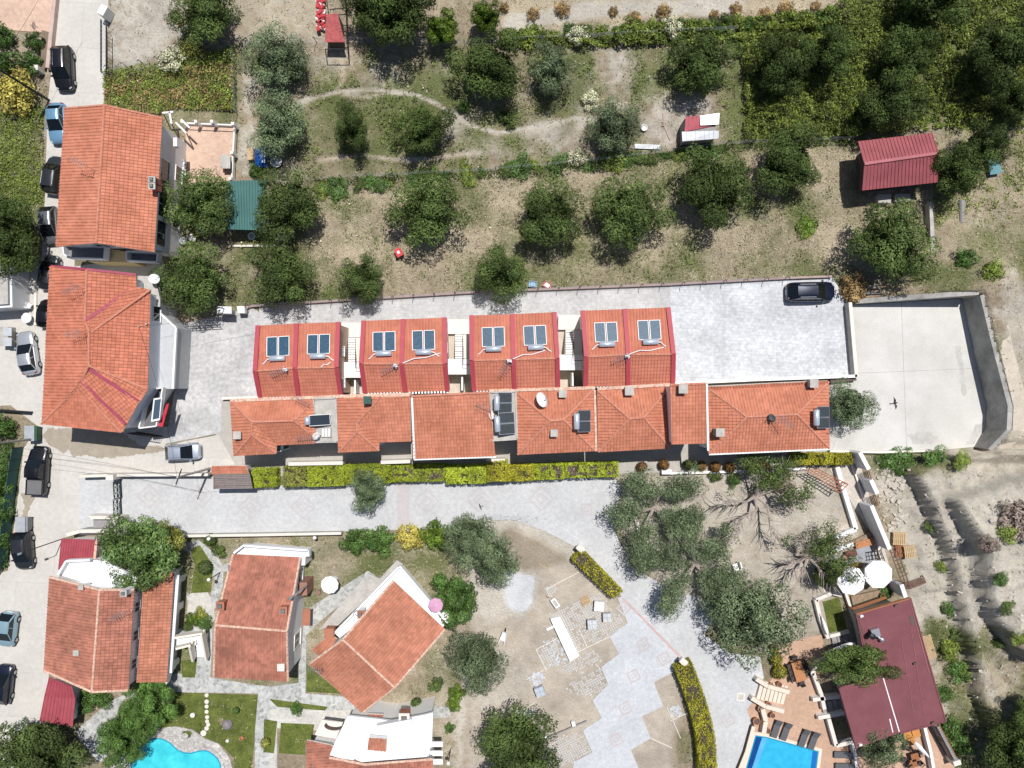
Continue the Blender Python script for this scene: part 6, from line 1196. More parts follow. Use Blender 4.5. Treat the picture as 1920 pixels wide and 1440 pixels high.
for k, half, cx, cy, s, lb in ((0, 0, 522, 650, -1, 'solar heater on the end duplex, half next to the stamped yard'), (0, 1, 598, 646, 1, 'solar heater on the end duplex, half next to the stairs'), (1, 0, 720.5, 641, -1, 'solar heater on the second duplex, half facing the brown wall'), (1, 1, 794.5, 638.5, 1, 'solar heater on the second duplex, half by the middle stairs'),
                               (2, 0, 925, 632.5, -1, 'solar heater on the third duplex, half by the middle stairs'), (2, 1, 1003, 629.5, 1, 'solar heater on the third duplex, half by the far stairs'), (3, 0, 1136, 623.5, -1, 'solar heater on the last duplex, half with looped hose'), (3, 1, 1217, 619.5, 1, 'solar heater on the last duplex, half beside the parking lot')): heater(k, half, cx, cy, s, None, lb)
def roof_heater(px, py, z, w_, l_, tilt_dir, label, two=True, m=M_ABSD):
    """tank on a stand with a sloping collector; tilt_dir: world angle from tank to the panel's low edge"""
    q = P(px, py, z); root = thing('solar_water_heater', label, 'solar heater', q, 'dark solar sets on the lower row'); d = Vector((math.cos(tilt_dir), math.sin(tilt_dir), 0)); s = Vector((-d.y, d.x, 0)); hi = q - d * l_ / 2 + Vector((0, 0, .95)); lo = q + d * l_ / 2 + Vector((0, 0, .35)); x = s; y = (hi - lo).normalized(); n = x.cross(y); n = n if n.z > 0 else -n; M = Matrix((x, y, n)).transposed(); cc = (hi + lo) / 2; Ln = (hi - lo).length
    for k in ((-1, 1) if two else (0,)):
        pw = w_ / 2 - .03 if two else w_; c2 = cc + x * k * w_ / 4; o = MB().box(c2, (pw, Ln, .08), M=M).build('collector', M_STEEL, root); MB().box(c2 + n * .035, (pw - .1, Ln - .1, .03), M=M).build('absorber', m, o)
    t = hi - d * .12 + Vector((0, 0, .12)); MB().tube([t - s * w_ * .36, t - s * w_ * .33, t + s * w_ * .33, t + s * w_ * .36], [.2, .28, .28, .2], 14).build('tank', M_ALU, root, True)
    st = MB()
    for k in (-1, 1): st.tube([hi + s * k * w_ * .35, hi + s * k * w_ * .35 - Vector((0, 0, 1.05))], .03, 4); st.tube([lo + s * k * w_ * .35, lo + s * k * w_ * .35 - Vector((0, 0, .4))], .03, 4)
    st.build('stand', M_STEEL, root); return root
roof_heater(603, 787, 5.05, 1.05, 1.85, 0.05, 'single dark solar set on the flat concrete terrace', False, mat('slate_absorber', (.02, .03, .045), .25, 0, var=.1)); roof_heater(947, 755, 5.35, 2.0, 1.3, 0, 'upper of two solar sets on the terrace beside the broad slope'); roof_heater(950, 793, 5.35, 2.1, 1.5, 0.05, 'lower of two solar sets on the terrace beside the broad slope')
roof_heater(1094, 789, 5.6, 2.1, 1.25, 0, 'dark solar set on the roof with the large dish'); roof_heater(1538, 782, 5.4, 2.1, 1.4, 0, 'dark solar set on the long roof beside the platform olive')
# ---------------------------------------------------------------- chimneys, antennas and dishes on the row
for r_, x, y, z, w_ in ((ro1, 445, 816, 5.2, .6), (ro4, 1055, 738, 5.1, .6), (ro4, 1039, 812, 5.5, .55), (ro5, 1180, 733, 5.2, .7), (ro6, 1281, 729, 7.5, .7), (ro7, 1350, 811, 5.6, .65), (ro7, 1526, 719, 5.2, .65)): chimney(r_, x, y, z, w_, .75, M_CONC, M_CONC, False)
def antenna(px, py, z, h, head, label, grid=False, n=7, L=1.5):
    q = P(px, py, z); root = thing('tv_antenna', label, 'antenna', (q.x, q.y, z), 'roof antennas'); MB().tube([(q.x, q.y, z - .1), (q.x, q.y, z + h)], .028, 5).build('mast', M_STEEL, root); d = Vector((math.cos(head), math.sin(head), 0)); s = Vector((-d.y, d.x, 0)); t = Vector((q.x, q.y, z + h)); mb = MB(); mb.tube([t - d * .25, t + d * L], .022, 4)
    for i in range(n): c = t + d * (L * (i + .3) / n); w_ = .5 - .03 * i; mb.tube([c - s * w_, c + s * w_], .016, 4)
    mb.build('boom', M_STEEL, root)
    if grid: g = MB(); [g.box(t + Vector((0, 0, -.35)) + s * u, (.05, .05, .5)) for u in (-.25, 0, .25)]; g.box(t - Vector((0, 0, .35)), (.4, .25, .35)); g.build('grid_panel', M_WHITEP, root)
    return root
for a in ((538, 693, 6.1, .8, R(200), 'comb antenna on the end duplex ridge', True), (743, 686, 6.1, .8, R(205), 'comb antenna on the second duplex ridge', True), (955, 677, 6.1, .8, R(240), 'comb antenna on the third duplex ridge', True), (1175, 668, 6.1, .8, R(200), 'comb antenna on the last duplex ridge', True),
          (583, 757, 5.1, 1.4, R(150), 'leaning antenna at the flat terrace corner', False), (589, 819, 5.0, 1.0, R(185), 'long boom antenna at the flat terrace edge', False), (920, 768, 5.3, 1.5, R(160), 'tangled antenna beside the twin solar sets', False), (1453, 781, 6.3, 1.6, R(-45), 'crossed antenna on the long row roof ridge', False),
          (182, 322, 7.0, 2.0, R(155), 'big antenna on the gabled house ridge', False), (160, 541, 7.5, 1.2, R(200), 'antenna on the upper ridge of the hipped house', False), (166, 625, 7.5, 1.3, R(190), 'bristling antenna at the cross gable of the hipped house', False), (252, 1138, 5.6, 1.8, R(205), 'antenna on the white villa valley', False), (606, 1252, 5.4, .9, R(170), 'small antenna on the angled villa', False)): antenna(*a)
def dish(px, py, z, r, az, el, label, m=M_WHITEP):
    q = P(px, py, z + r); root = thing('satellite_dish', label, 'satellite dish', (q.x, q.y, z), 'satellite dishes'); d = Vector((math.cos(az) * math.cos(el), math.sin(az) * math.cos(el), math.sin(el))); Q = d.to_track_quat('Z', 'Y').to_matrix(); mb = MB(); mb.lathe([(.04, 0), (r * .5, r * .08), (r, r * .3), (r, r * .34), (r * .5, r * .12), (.04, .04)], (0, 0, 0), 18, True); c = Vector((q.x, q.y, z + r)); mb.v = [tuple(Q @ Vector(v) + c) for v in mb.v]; mb.build('reflector', m, root, True)
    MB().tube([(q.x, q.y, z - .1), (q.x, q.y, z + r - .05)], .04, 6).build('mount', M_STEEL, root); MB().tube([c + Q @ Vector((0, -r, r * .3)), c + d * r * 1.0], .025, 4).tube([c + d * r * .95, c + d * r * 1.15], .06, 6).build('feed_arm', M_STEEL, root); return root
dish(1013, 751, 5.4, .75, R(25), R(40), 'large white dish standing on a row roof'); dish(592, 817, 5.1, .42, R(-30), R(40), 'small pale dish at the flat terrace edge'); dish(920.5, 778, 5.4, .45, R(10), R(40), 'white dish beside the twin solar sets'); dish(1449, 783, 6.4, .42, R(200), R(35), 'dark dish on the long row roof ridge', M_CONCD)
dish(289, 524, 4.4, .5, R(30), R(60), 'white dish behind the broad hipped house'); dish(670, 1152, 3.0, .4, R(60), R(60), 'pale dish on the angled villa terrace', M_STEEL); dish(834, 1155, 2.9, .4, R(60), R(60), 'white dish beside the pink parasol'); dish(66, 48, 1.8, .38, R(200), R(50), 'rust pink dish on a post by the tiled court', mat('rusty_dish', (.4, .27, .24), .8))
gb = thing('waste_bin', 'dark green square bin standing on a row house roof', 'bin', P(690, 750, 6.2)); p = P(690, 750, 6.6); MB().lathe([(.28, -.5), (.36, .25)], p, 4).build('body', mat('green_plastic', (.02, .06, .05), .5), gb); MB().box(p + Vector((0, 0, .3)), (.72, .72, .1)).build('lid', mat('green_plastic_lid', (.03, .085, .075), .5), gb)
MB_h = thing('roof_hatch', 'white barred hatch on the flat concrete terrace', 'hatch', P(612, 811, 5.0)); p = P(612, 811, 5.12); MB().box(p, (.95, .9, .2)).build('frame', M_CONC, MB_h); [MB().box(p + Vector((-.28 + i * .28, 0, .12)), (.16, .75, .06)).build('slat', M_WHITEP, MB_h) for i in range(3)]
for a, b, lb in (((602, 689, 6.5), (620, 679, 6.2), 'white hose from first comb antenna to solar tank'), ((755, 681, 6.5), (826, 662, 6.2), 'white hose across the second duplex'), ((962, 673, 6.5), (1022, 657, 6.2), 'white hose across the third duplex'), ((1180, 664, 6.5), (1245, 651, 6.2), 'white hose across the last duplex')):
    A, B = P(*a), P(*b); tag(MB().tube([A, A.lerp(B, .3) + Vector((0, .15, 0)), A.lerp(B, .6) + Vector((0, -.05, 0)), B], .045, 5).build('roof_hose', M_WHITEP), lb, 'hose', 'white hoses on duplex roofs')
# ---------------------------------------------------------------- sheds and sheet roofs
def ribbed(root, name, q, m, n, up=.05):
    """corrugated sheets: each rib from the top edge to the low edge"""
    a, b, c, d = [Vector(p) for p in q]; o = MB().slab([a, b, c, d], .06).build(name, m, root); mb = MB()
    for i in range(n + 1): t = i / n; mb.beam(a.lerp(b, t) + Vector((0, 0, up / 2)), d.lerp(c, t) + Vector((0, 0, up / 2)), .07, up)
    mb.build('rib', m, o, kind='stuff'); return o
M_MARO = mat('maroon_sheet', (.31, .085, .095), .5, .1, var=.16, scale=.7, spec=.4, fine=.08); M_REDS = mat('crimson_sheet', (.35, .07, .09), .55, .1, var=.16, fine=.08, scale=1.2); M_GREENS = mat('green_sheet', (.06, .155, .145), .5, .15, var=.12, scale=.7); M_GALV = mat('pale_tin', (.6, .62, .64), .45, .4, var=.12, scale=1.5)
sh = thing('metal_shed', 'maroon ribbed metal shed beside the bramble thicket', 'shed', P(1683, 303, 0)); ZE, ZG = 3.0, 4.0
ribbed(sh, 'roof_sheet', [P(1621, 307, ZG), P(1759, 287, ZG), P(1747, 249, ZE), P(1609, 265, ZE)], M_MARO, 21); ribbed(sh, 'roof_sheet', [P(1621, 307, ZG), P(1759, 287, ZG), P(1757, 342, ZE), P(1617, 357, ZE)], M_MARO, 21); MB().beam(P(1621, 307, ZG + .06), P(1759, 287, ZG + .06), .28, .06).build('ridge_cap', M_MARO, sh)
MB().prism([p.xy for p in PL([(1632, 274), (1740, 256), (1748, 335), (1632, 348)], 2.8)], -.1, 2.85).build('wall', M_BROWN, sh); MB().box(P(1655, 374, .4), (1.3, .9, .8)).build('work_bench', M_CONC, sh); MB().box(P(1690, 372, .25), (1.6, .8, .5)).build('block_stack', M_CONC, sh)
s2 = thing('metal_shed', 'crimson lean-to roof above the white villa terrace', 'shed', P(146, 1037, 0)); ribbed(s2, 'roof_sheet', [P(116, 1010, 2.5), P(181, 1012, 2.9), P(176, 1053, 2.9), P(110, 1068, 2.5)], M_REDS, 14); MB().prism([p.xy for p in inset(PL([(116, 1010), (181, 1012), (176, 1053), (110, 1068)], 2.4), .3)], -.1, 2.4).build('wall', W_WHITE, s2); beam_part(s2, 'verge', P(182, 1010, 2.95), P(177, 1052, 2.95), .25, .15, T_CAPW)
s3 = thing('metal_shed', 'crimson lean-to roof below the white villa beside the road', 'shed', P(107, 1315, 0)); ribbed(s3, 'roof_sheet', [P(93, 1270, 2.9), P(135, 1287, 2.9), P(141, 1310, 2.7), P(84, 1306, 2.7)], M_REDS, 9); ribbed(s3, 'roof_sheet', [P(84, 1306, 2.7), P(141, 1310, 2.7), P(136, 1362, 2.3), P(75, 1352, 2.3)], mat('faded_crimson_sheet', (.4, .09, .11), .55, .15, var=.1), 9); MB().prism([p.xy for p in inset(PL([(93, 1270), (135, 1287), (136, 1362), (75, 1352)], 2.2), .3)], -.1, 2.2).build('wall', W_WHITE, s3)
s4 = thing('metal_shelter', 'green corrugated shelter between two olive trees', 'shelter', P(455, 385, 0)); ribbed(s4, 'roof_sheet', [P(418, 340, 2.8), P(500, 337, 2.8), P(497, 432, 2.3), P(425, 430, 2.3)], M_GREENS, 15, .09)
for x, y in ((421, 343), (497, 341), (493, 427), (428, 426)): p = P(x, y, 2.2); MB().tube([(p.x, p.y, 0), (p.x, p.y, 2.3)], .05, 5).build('post', M_GREYW, s4)
s5 = thing('garden_shack', 'small shack with patched red and white tin roof', 'shed', P(1315, 242, 0))
for q, m_, n in (([(1286, 219), (1347, 214), (1347, 234), (1284, 247)], M_REDS, 9), ([(1279, 247), (1347, 245), (1347, 260), (1280, 265)], M_GALV, 8)): ribbed(s5, 'roof_sheet', [P(*q[0], 2.4), P(*q[1], 2.4), P(*q[2], 2.2), P(*q[3], 2.2)], m_, n, .04)
ribbed(s5, 'roof_sheet', [P(1313, 217, 2.48), P(1348, 212, 2.5), P(1347, 233, 2.42), P(1314, 235, 2.42)], M_GALV, 6, .03); MB().prism([p.xy for p in PL([(1284, 222), (1342, 218), (1342, 258), (1284, 261)], 2.1)], -.1, 2.1).build('wall', M_GREYW, s5)
s6 = thing('garden_shack', 'rusty red tin shack beside the sack pile and wire pen', 'shed', P(625, 55, 0)); ribbed(s6, 'roof_sheet', [P(612, 27, 2.2), P(632, 25, 2.2), P(646, 79, 1.9), P(610, 79, 1.9)], mat('weathered_red_tin', (.38, .09, .09), .7, .1, var=.3, scale=3), 9, .04); MB().prism([p.xy for p in PL([(613, 30), (636, 30), (640, 76), (613, 76)], 1.8)], -.1, 1.85).build('wall', M_BROWN, s6)
cg_ = thing('wire_pen', 'dark framed wire pen beside the red tin shack', 'pen', P(640, 45, 0)); mb = MB()
for a, b in (((612, -5), (648, -5)), ((648, -5), (652, 92)), ((652, 92), (610, 92)), ((618, 18), (650, 15)), ((636, 60), (651, 58))): mb.tube([P(*a, 2.0), P(*b, 2.0)], .05, 5)
for x, y in ((612, -5), (648, -5), (652, 92), (610, 92), (650, 45)): mb.tube([P(x, y, 2.0), P(x, y, 0)], .05, 5)
mb.build('frame', M_DARKM, cg_)
k = 0
for y in range(-2, 56, 5):
    for x in (597, 604): k += 1; p = P(x + (k * 7 % 5) - 1, y + (k * 11 % 4), .3 + .12 * (k % 3)); tag(MB().box(p, (.5, .34, .22), k * .9).box(p + Vector((0, 0, .1)), (.4, .26, .12), k * .9 + .1).build('sack', mat('red_sack', (.45, .05, .06), .8, var=.2) if k % 3 else mat('white_sack', (.7, .7, .7), .8)), 'red or white sack heaped against the wire pen', 'sack', 'sacks beside the wire pen')
tp = thing('tarpaulin_heap', 'blue tarpaulin over a heap with white print beside the meadow lane', 'tarpaulin', P(488, 293, 0)); p = P(488, 293, .6); tarp = MB(); v = []
for i in range(7):
    for j in range(9): v.append((p.x + (i / 6 - .5) * 1.45, p.y + (j / 8 - .5) * 2.0, .75 * (1 - abs(i / 6 - .5) ** 2.5 * 5) * (1 - abs(j / 8 - .5) ** 3 * 6) + .05 * math.sin(i * 2 + j)))
tarp.add(v, [(i * 9 + j, (i + 1) * 9 + j, (i + 1) * 9 + j + 1, i * 9 + j + 1) for i in range(6) for j in range(8)]); tarp.build('tarpaulin', mat('blue_tarp', (.02, .13, .5), .5, var=.15, scale=3), tp, True); MB().box(P(496, 293, .82), (.12, 1.3, .03)).build('white_stripe', M_WHITEP, tp); MB().box(P(492, 293, .86), (.12, 1.3, .03)).build('white_stripe', M_WHITEP, tp); MB().box(P(471, 290, .3), (.6, 1.2, .5)).build('board', M_PALEW, tp)
tag(MB().lathe([(.5, 0), (.62, .25), (.55, .28), (.45, .06)], P(519, 304, .1), 12).build('tub', mat('pale_tub', (.55, .58, .62), .6)), 'pale round tub with scrap beside the blue tarpaulin', 'tub')
for k, (x, y, m_, lb) in enumerate(((999, 533, mat('pale_blue_crate', (.28, .42, .55), .6), 'pale blue crate lying by the yard fence'), (1026, 535, mat('red_white_crate', (.55, .2, .16), .6, var=.5, scale=4), 'red and white crate lying by the yard fence'))):
    o = thing('crate', lb, 'crate', P(x, y, 0)); p = P(x, y, .2); mb = MB(); rz = -.1 if k == 0 else -.6
    mb.box(p - Vector((0, 0, .15)), (.85, .6, .06), rz); [mb.box(p + Matrix.Rotation(rz, 3, 'Z') @ Vector(v), d, rz) for v, d in (((.4, 0, 0), (.05, .6, .3)), ((-.4, 0, 0), (.05, .6, .3)), ((0, .28, 0), (.74, .05, .3)), ((0, -.28, 0), (.74, .05, .3)))]; mb.build('box', m_, o); MB().box(p + Vector((0, 0, .02)), (.5, .38, .2), rz).build('content', M_WHITEP if k else m_, o)
tl = thing('tiller', 'red motor tiller in the shade of the broad olive', 'tiller', P(752, 477, 0)); MB().box(P(748, 474, .5), (.7, .85, .45), .5).build('engine_cover', mat('tiller_red', (.5, .02, .03), .4), tl); MB().tube([P(752, 480, .5), P(762, 487, .8), P(768, 486, .85)], .05, 5).build('handle', M_DARKM, tl); [MB().tube([P(744 + 9 * i, 482, .28), P(746 + 9 * i, 483, .28)], .28, 10).build('wheel', M_TYRE, tl) for i in range(2)]; MB().box(P(747, 473, .74), (.25, .3, .04), .5).build('label_plate', M_WHITEP, tl)
for x, y, lb in ((1207, 241, 'white basin on the bare soil by the shack'),): tag(MB().lathe([(.2, 0), (.36, .3), (.32, .32), (.2, .1)], P(x, y, .02), 12).build('basin', M_WHITEP), lb, 'basin')
pl_ = thing('pipe_stack', 'stack of pale pipes along the meadow fence', 'pipes', P(1215, 276, 0)); [MB().tube([P(1190, 271 + i * 2.2, .15), P(1238, 273 + i * 2.2, .15)], .06, 6).build('pipe', M_GALV, pl_) for i in range(4)]
tag(MB().tube([P(1243, 212, .06), P(1245, 235, .06), P(1256, 262, .06)], .07, 5).build('hose_pipe', mat('pinkish_pipe', (.5, .36, .3), .7)), 'pinkish pipe lying on bare soil by the shack', 'pipe')
bw = thing('boundary_wall', 'thin concrete wall running down beside the biggest olive', 'wall', P(1742, 465, 0)); MB().prism([p.xy for p in PL([(1736, 382), (1742, 381), (1751, 543), (1742, 545)], .5)], -.2, 1.1).build('wall_body', M_CONC, bw)
wd = thing('log', 'pale felled log standing in the weeds', 'log', P(1803, 398, 0)); MB().tube([P(1803, 376, .4), P(1803, 418, .3)], [.3, .22], 9).build('trunk', M_GREYW, wd)
ld = thing('ladder', 'grey ladder lying in the weeds', 'ladder', P(1883, 371, 0)); [MB().tube([P(1868, y, .2), P(1904, y - 1, .2)], .03, 4).build('rail', M_STEEL, ld) for y in (367.5, 375)]; [MB().tube([P(1871 + i * 5, 367, .2), P(1871 + i * 5, 375, .2)], .025, 4).build('rung', M_STEEL, ld) for i in range(7)]
tag(MB().slab(PL([(1853, 297), (1874, 294), (1879, 324), (1857, 328)], .9), .04).build('sheet_panel', mat('teal_sheet', (.1, .24, .27), .5)), 'blue green sheet leaning in the undergrowth', 'sheet'); tag(MB().slab(PL([(1848, 248), (1863, 243), (1864, 256), (1850, 258)], .8), .04).build('sheet_panel', mat('teal_sheet', (.1, .24, .27), .5)), 'small blue sheet above the blue green one', 'sheet')
tmb = thing('timber_pile', 'pile of weathered poles beside the platform wall', 'timber', P(1632, 552, 0)); rg_ = random.Random(3)
for i in range(26): y = 545 + rg_.uniform(-8, 14); x0 = 1597 + rg_.uniform(0, 14); MB().tube([P(x0, y, .15 + .02 * i), P(x0 + rg_.uniform(35, 62), y + rg_.uniform(-7, 3), .2 + .02 * i)], .05, 5).build('pole', M_GREYW if i % 2 else M_PALEW, tmb)
for i in range(5): MB().beam(P(1665, 545 + i * .5, .3 + i * .05), P(1725, 541 + i * .5, .3 + i * .05), .07, .06).build('plank', M_PALEW, tmb)
# ---------------------------------------------------------------- walls and fences
def wall(name, label, line, z, wd_, m, capm=None, closed=False, ends=None, cat='wall', group=None):
    pts = [P(*p, z) for p in line]; c = sum(pts, Vector()) / len(pts); root = thing(name, label, cat, (c.x, c.y, 0), group); mb = MB(); cb = MB()
    for i in range(len(pts) - 1 + closed):
        a, b = pts[i], pts[(i + 1) % len(pts)]; mb.beam(Vector((a.x, a.y, z / 2 - .1)), Vector((b.x, b.y, z / 2 - .1)), wd_, z + .1); cb.beam(Vector((a.x, a.y, z)), Vector((b.x, b.y, z)), wd_ + .06, .1)
    mb.build('wall_body', m, root); cb.build('coping', capm or m, root); return root
rw = thing('retaining_wall', 'tall grey retaining wall curving round the concrete platform', 'wall', P(1850, 700, 0)); base = [(1803, 560), (1822, 650), (1848, 760), (1846, 802), (1826, 838)]; fa = MB(); cp_ = MB(); n = len(base); W0 = [P(*b) for b in base]; W1 = [p + Vector((.62, .12 if i < 1 else -.35 * (i > 3), 0)) for i, p in enumerate(W0)]; zt = [2.7, 2.9, 3.1, 3.1, 2.0]
for i in range(n - 1):
    a, b, c, d = W0[i], W0[i + 1], W1[i + 1], W1[i]; fa.add([(a.x, a.y, -.2), (b.x, b.y, -.2), (c.x, c.y, -.2), (d.x, d.y, -.2), (a.x + .12, a.y, zt[i]), (b.x + .12, b.y, zt[i + 1]), (c.x, c.y, zt[i + 1]), (d.x, d.y, zt[i])], [(0, 1, 5, 4), (1, 2, 6, 5), (2, 3, 7, 6), (3, 0, 4, 7), (4, 5, 6, 7), (3, 2, 1, 0)])
MB().slab([W1[0] + Vector((-.1, .4, 3.0)), W1[0] + Vector((1.3, .7, 3.05)), W1[1] + Vector((1.35, 0, 3.15)), W1[2] + Vector((1.4, 0, 3.3)), W1[3] + Vector((1.4, -.2, 3.3)), W1[4] + Vector((.7, -.5, 2.0)), W1[4] + Vector((0, 0, 2.0)), W1[3] + Vector((0, 0, 3.2)), W1[2] + Vector((0, 0, 3.2)), W1[1] + Vector((0, 0, 3.02))], .5).build('backfill_verge', mat('pale_backfill', (.5, .44, .36), .95, var=.12, scale=1, fine=.15), rw)
fa.build('wall_face', mat('damp_concrete', (.25, .245, .23), .9, var=.22, scale=.5, fine=.14, col2=(.36, .35, .33), detail=7), rw)
rg_ = random.Random(9); st_ = MB()
w2_ = thing('retaining_wall', 'grey retaining wall along the uphill platform edge', 'wall', P(1700, 566, 0)); a, b = P(1598, 571), P(1803, 559); MB().add([(a.x, a.y, -.2), (b.x, b.y, -.2), (b.x, b.y + .5, -.2), (a.x, a.y + .5, -.2), (a.x, a.y, .8), (b.x, b.y, 2.7), (b.x, b.y + .5, 2.7), (a.x, a.y + .5, .8)], [(0, 1, 5, 4), (1, 2, 6, 5), (2, 3, 7, 6), (3, 0, 4, 7), (4, 5, 6, 7)]).build('wall_face', mat('damp_concrete', (.25, .245, .23), .9), w2_)
wall('boundary_wall', 'white topped wall between parking lot and concrete platform', [(1594, 567), (1606, 707)], 1.0, .28, M_CONC, W_CREAM); wall('boundary_wall', 'white wall at the lower edge of the parking lot', [(1262, 719), (1410, 712), (1607, 705)], 1.0, .25, W_CREAM, W_WHITE)
mb = MB(); ww = thing('parking_step', 'brown step below the white parking wall', 'step', P(1570, 712, 0)); MB().beam(P(1555, 715, .3), P(1603, 710, .3), .4, .6).build('step', M_BROWN, ww)
wall('boundary_wall', 'thin dark edged kerb wall along the platform bottom', [(1556, 846), (1650, 848), (1745, 845)], .5, .16, M_CONC, W_CREAM)
wall('boundary_wall', 'pink coped curb wall between grove and pale yard strip', [(446, 583), (470, 574), (640, 563), (900, 547), (1257, 533), (1480, 521), (1560, 518)], .35, .16, mat('pink_kerb', (.37, .28, .255), .85), mat('pink_kerb', (.37, .28, .255), .85))
wall('boundary_wall', 'stone wall along the driveway, entrance side', [(150, 893), (215, 891), (390, 890)], 1.2, .22, M_CONC, M_STONE); wall('boundary_wall', 'stone capped garden wall along the lower driveway edge', [(210, 1002), (345, 1005), (480, 1003), (640, 1000)], .9, .2, M_CONC, M_STONE); wall('boundary_wall', 'stone wall above the crimson lean-to', [(125, 1003), (150, 996), (218, 995)], 1.6, .3, M_CONC, M_STONE)
wall('boundary_wall', 'red edged wall behind the stamped yard', [(334, 612), (331, 730)], .4, .14, M_TRIM, M_TRIM); wall('boundary_wall', 'low pink wall closing the stamped yard by the row', [(416, 747), (486, 745)], .5, .2, mat('pink_kerb', (.37, .28, .255), .85), W_CREAM)
for k, (x0, x1, y0, y1, lb) in enumerate(((541, 643, 870, 868, 'pale wall top behind the pale yellow hedge'), (714, 769, 867, 865, 'pale wall top below the hipped wing roof'), (912, 947, 864, 863, 'pale wall top behind the tall yellow block'))): wall('garden_wall', lb, [(x0, y0), (x1, y1)], 1.7, .3, W_CREAM, M_STONE)
wall('garden_wall', 'long white kerb in the shade of the pot row', [(1245, 888), (1380, 884), (1510, 879)], .4, .18, W_WHITE); wall('garden_wall', 'white l shaped wall round the sandy garden', [(1570, 876), (1578, 905), (1605, 992), (1547, 1016)], .6, .38, W_WHITE, W_ROOFWHITE); wall('garden_wall', 'white planter wall below the l shaped wall', [(1543, 1041), (1600, 1020)], .6, .3, W_WHITE, W_ROOFWHITE)
wall('garden_wall', 'tall white stepped wall beside the gully', [(1634, 948), (1668, 1030)], 2.4, .34, W_GREY, W_ROOFWHITE); wall('garden_wall', 'upper piece of the tall white wall at the platform corner', [(1612, 848), (1629, 880)], 2.4, .34, W_GREY, W_ROOFWHITE); wall('garden_wall', 'middle piece of the tall white wall between two wooden screens', [(1633, 900), (1645, 926)], 2.4, .34, W_GREY, W_ROOFWHITE); wall('garden_wall', 'short tall wall piece above the maroon roof', [(1690, 1096), (1698, 1120)], 2.4, .34, W_GREY, W_ROOFWHITE)
wall('garden_wall', 'pale kerb along the gravel path', [(1598, 872), (1625, 950), (1656, 1060)], .25, .12, W_CREAM); wall('garden_wall', 'white wall round the grass bed', [(1530, 1125), (1560, 1112), (1578, 1116)], .6, .3, W_WHITE, M_STONE); wall('garden_wall', 'white wall down the side of the grass bed', [(1530, 1125), (1540, 1165), (1553, 1197)], .6, .3, W_WHITE, M_STONE); wall('garden_wall', 'stone edge below the grass bed', [(1556, 1193), (1592, 1184)], .4, .28, M_STONE); wall('garden_wall', 'white wall between grass bed and flower bed', [(1585, 1110), (1610, 1185)], .5, .2, W_CREAM)
for k, (x, y, rz, lb) in enumerate(((1637, 891, .0, 'upper wooden screen in the tall white wall'), (1649, 937, .0, 'lower wooden screen in the tall white wall'))):
    o = thing('slatted_screen', lb, 'screen', P(x - 6, y, 0)); [MB().beam(P(x - 8, y - 9, .3 + i * .22), P(x - 2, y + 11, .3 + i * .22), .06, .16).build('slat', M_WOOD, o) for i in range(9)]
for line, lb in (([(1525, 1262), (1540, 1302), (1546, 1330)], 'white curved planter wall beside the dining table'), ([(1522, 1266), (1530, 1245), (1552, 1238)], 'white planter wall end below the closed parasol'), ([(1524, 1312), (1575, 1306)], 'upper white stair wall by the bar'), ([(1534, 1346), (1583, 1337)], 'lower white stair wall by the bar'), ([(1554, 1348), (1568, 1398), (1606, 1390)], 'white planter wall beside the loungers')): wall('planter_wall', lb, line, .7, .32, W_WHITE, M_STONE)
for line, lb in (([(1734, 1365), (1745, 1410), (1752, 1450)], 'white wall behind the wooden tables'), ([(1600, 1392), (1608, 1450)], 'white wall at the lounger end')): wall('garden_wall', lb, line, .8, .24, W_WHITE)
wall('garden_wall', 'pale wall under the old olives by the driveway', [(1310, 1120), (1345, 1148)], .6, .35, W_CREAM); wall('garden_wall', 'pale wall beneath the twisted old olive', [(1178, 925), (1200, 1000), (1240, 1036)], .4, .3, W_CREAM)
def steps(label, x0, y0, x1, y1, n, wd_, m, dz=.14): # from high to low
    root = thing('steps', label, 'steps', P((x0 + x1) / 2, (y0 + y1) / 2, 0)); MB().beam(P(x0, y0, .034), P(x1, y1, .034), wd_ - .04, .02).build('riser_joint', M_CONCD, root); a, b = P(x0, y0), P(x1, y1); d = (b - a).normalized(); L_ = (b - a).length / n; rz = math.atan2(d.y, d.x)
    for i in range(n): z = dz * (n - i); MB().box(a + d * L_ * (i + .5) + Vector((0, 0, z / 2)), (L_ - .085, wd_, z), rz).build('step', m, root)
M_STEPW = mat('pale_step_stone', (.68, .58, .48), .85, var=.06)
steps('pale stone steps between driveway and pool terrace', 1420, 1290, 1474, 1304, 7, 1.9, M_STEPW, .05); steps('grey slab steps below the grass bed', 1558, 1201, 1600, 1192, 4, 1.0, M_GREYW, .06); steps('grey slab steps up to the bar', 1540, 1331, 1582, 1322, 4, 1.6, M_GREYW, .08)
wall('planter_wall', 'cream wall on the upper side of the pale steps', [(1418, 1273), (1440, 1287), (1480, 1298)], .8, .35, W_CREAM, M_STEPW); wall('planter_wall', 'cream wall on the lower side of the pale steps', [(1409, 1309), (1436, 1325), (1470, 1334)], .8, .35, W_CREAM, M_STEPW); wall('planter_wall', 'cream wall between the pale steps and the pool', [(1430, 1330), (1436, 1352), (1432, 1374)], .8, .38, W_CREAM, M_STEPW)
wall('planter_wall', 'brown edged wall beside the rectangular pool', [(1413, 1362), (1400, 1410), (1384, 1450)], .6, .3, M_BROWN, M_STEPW)
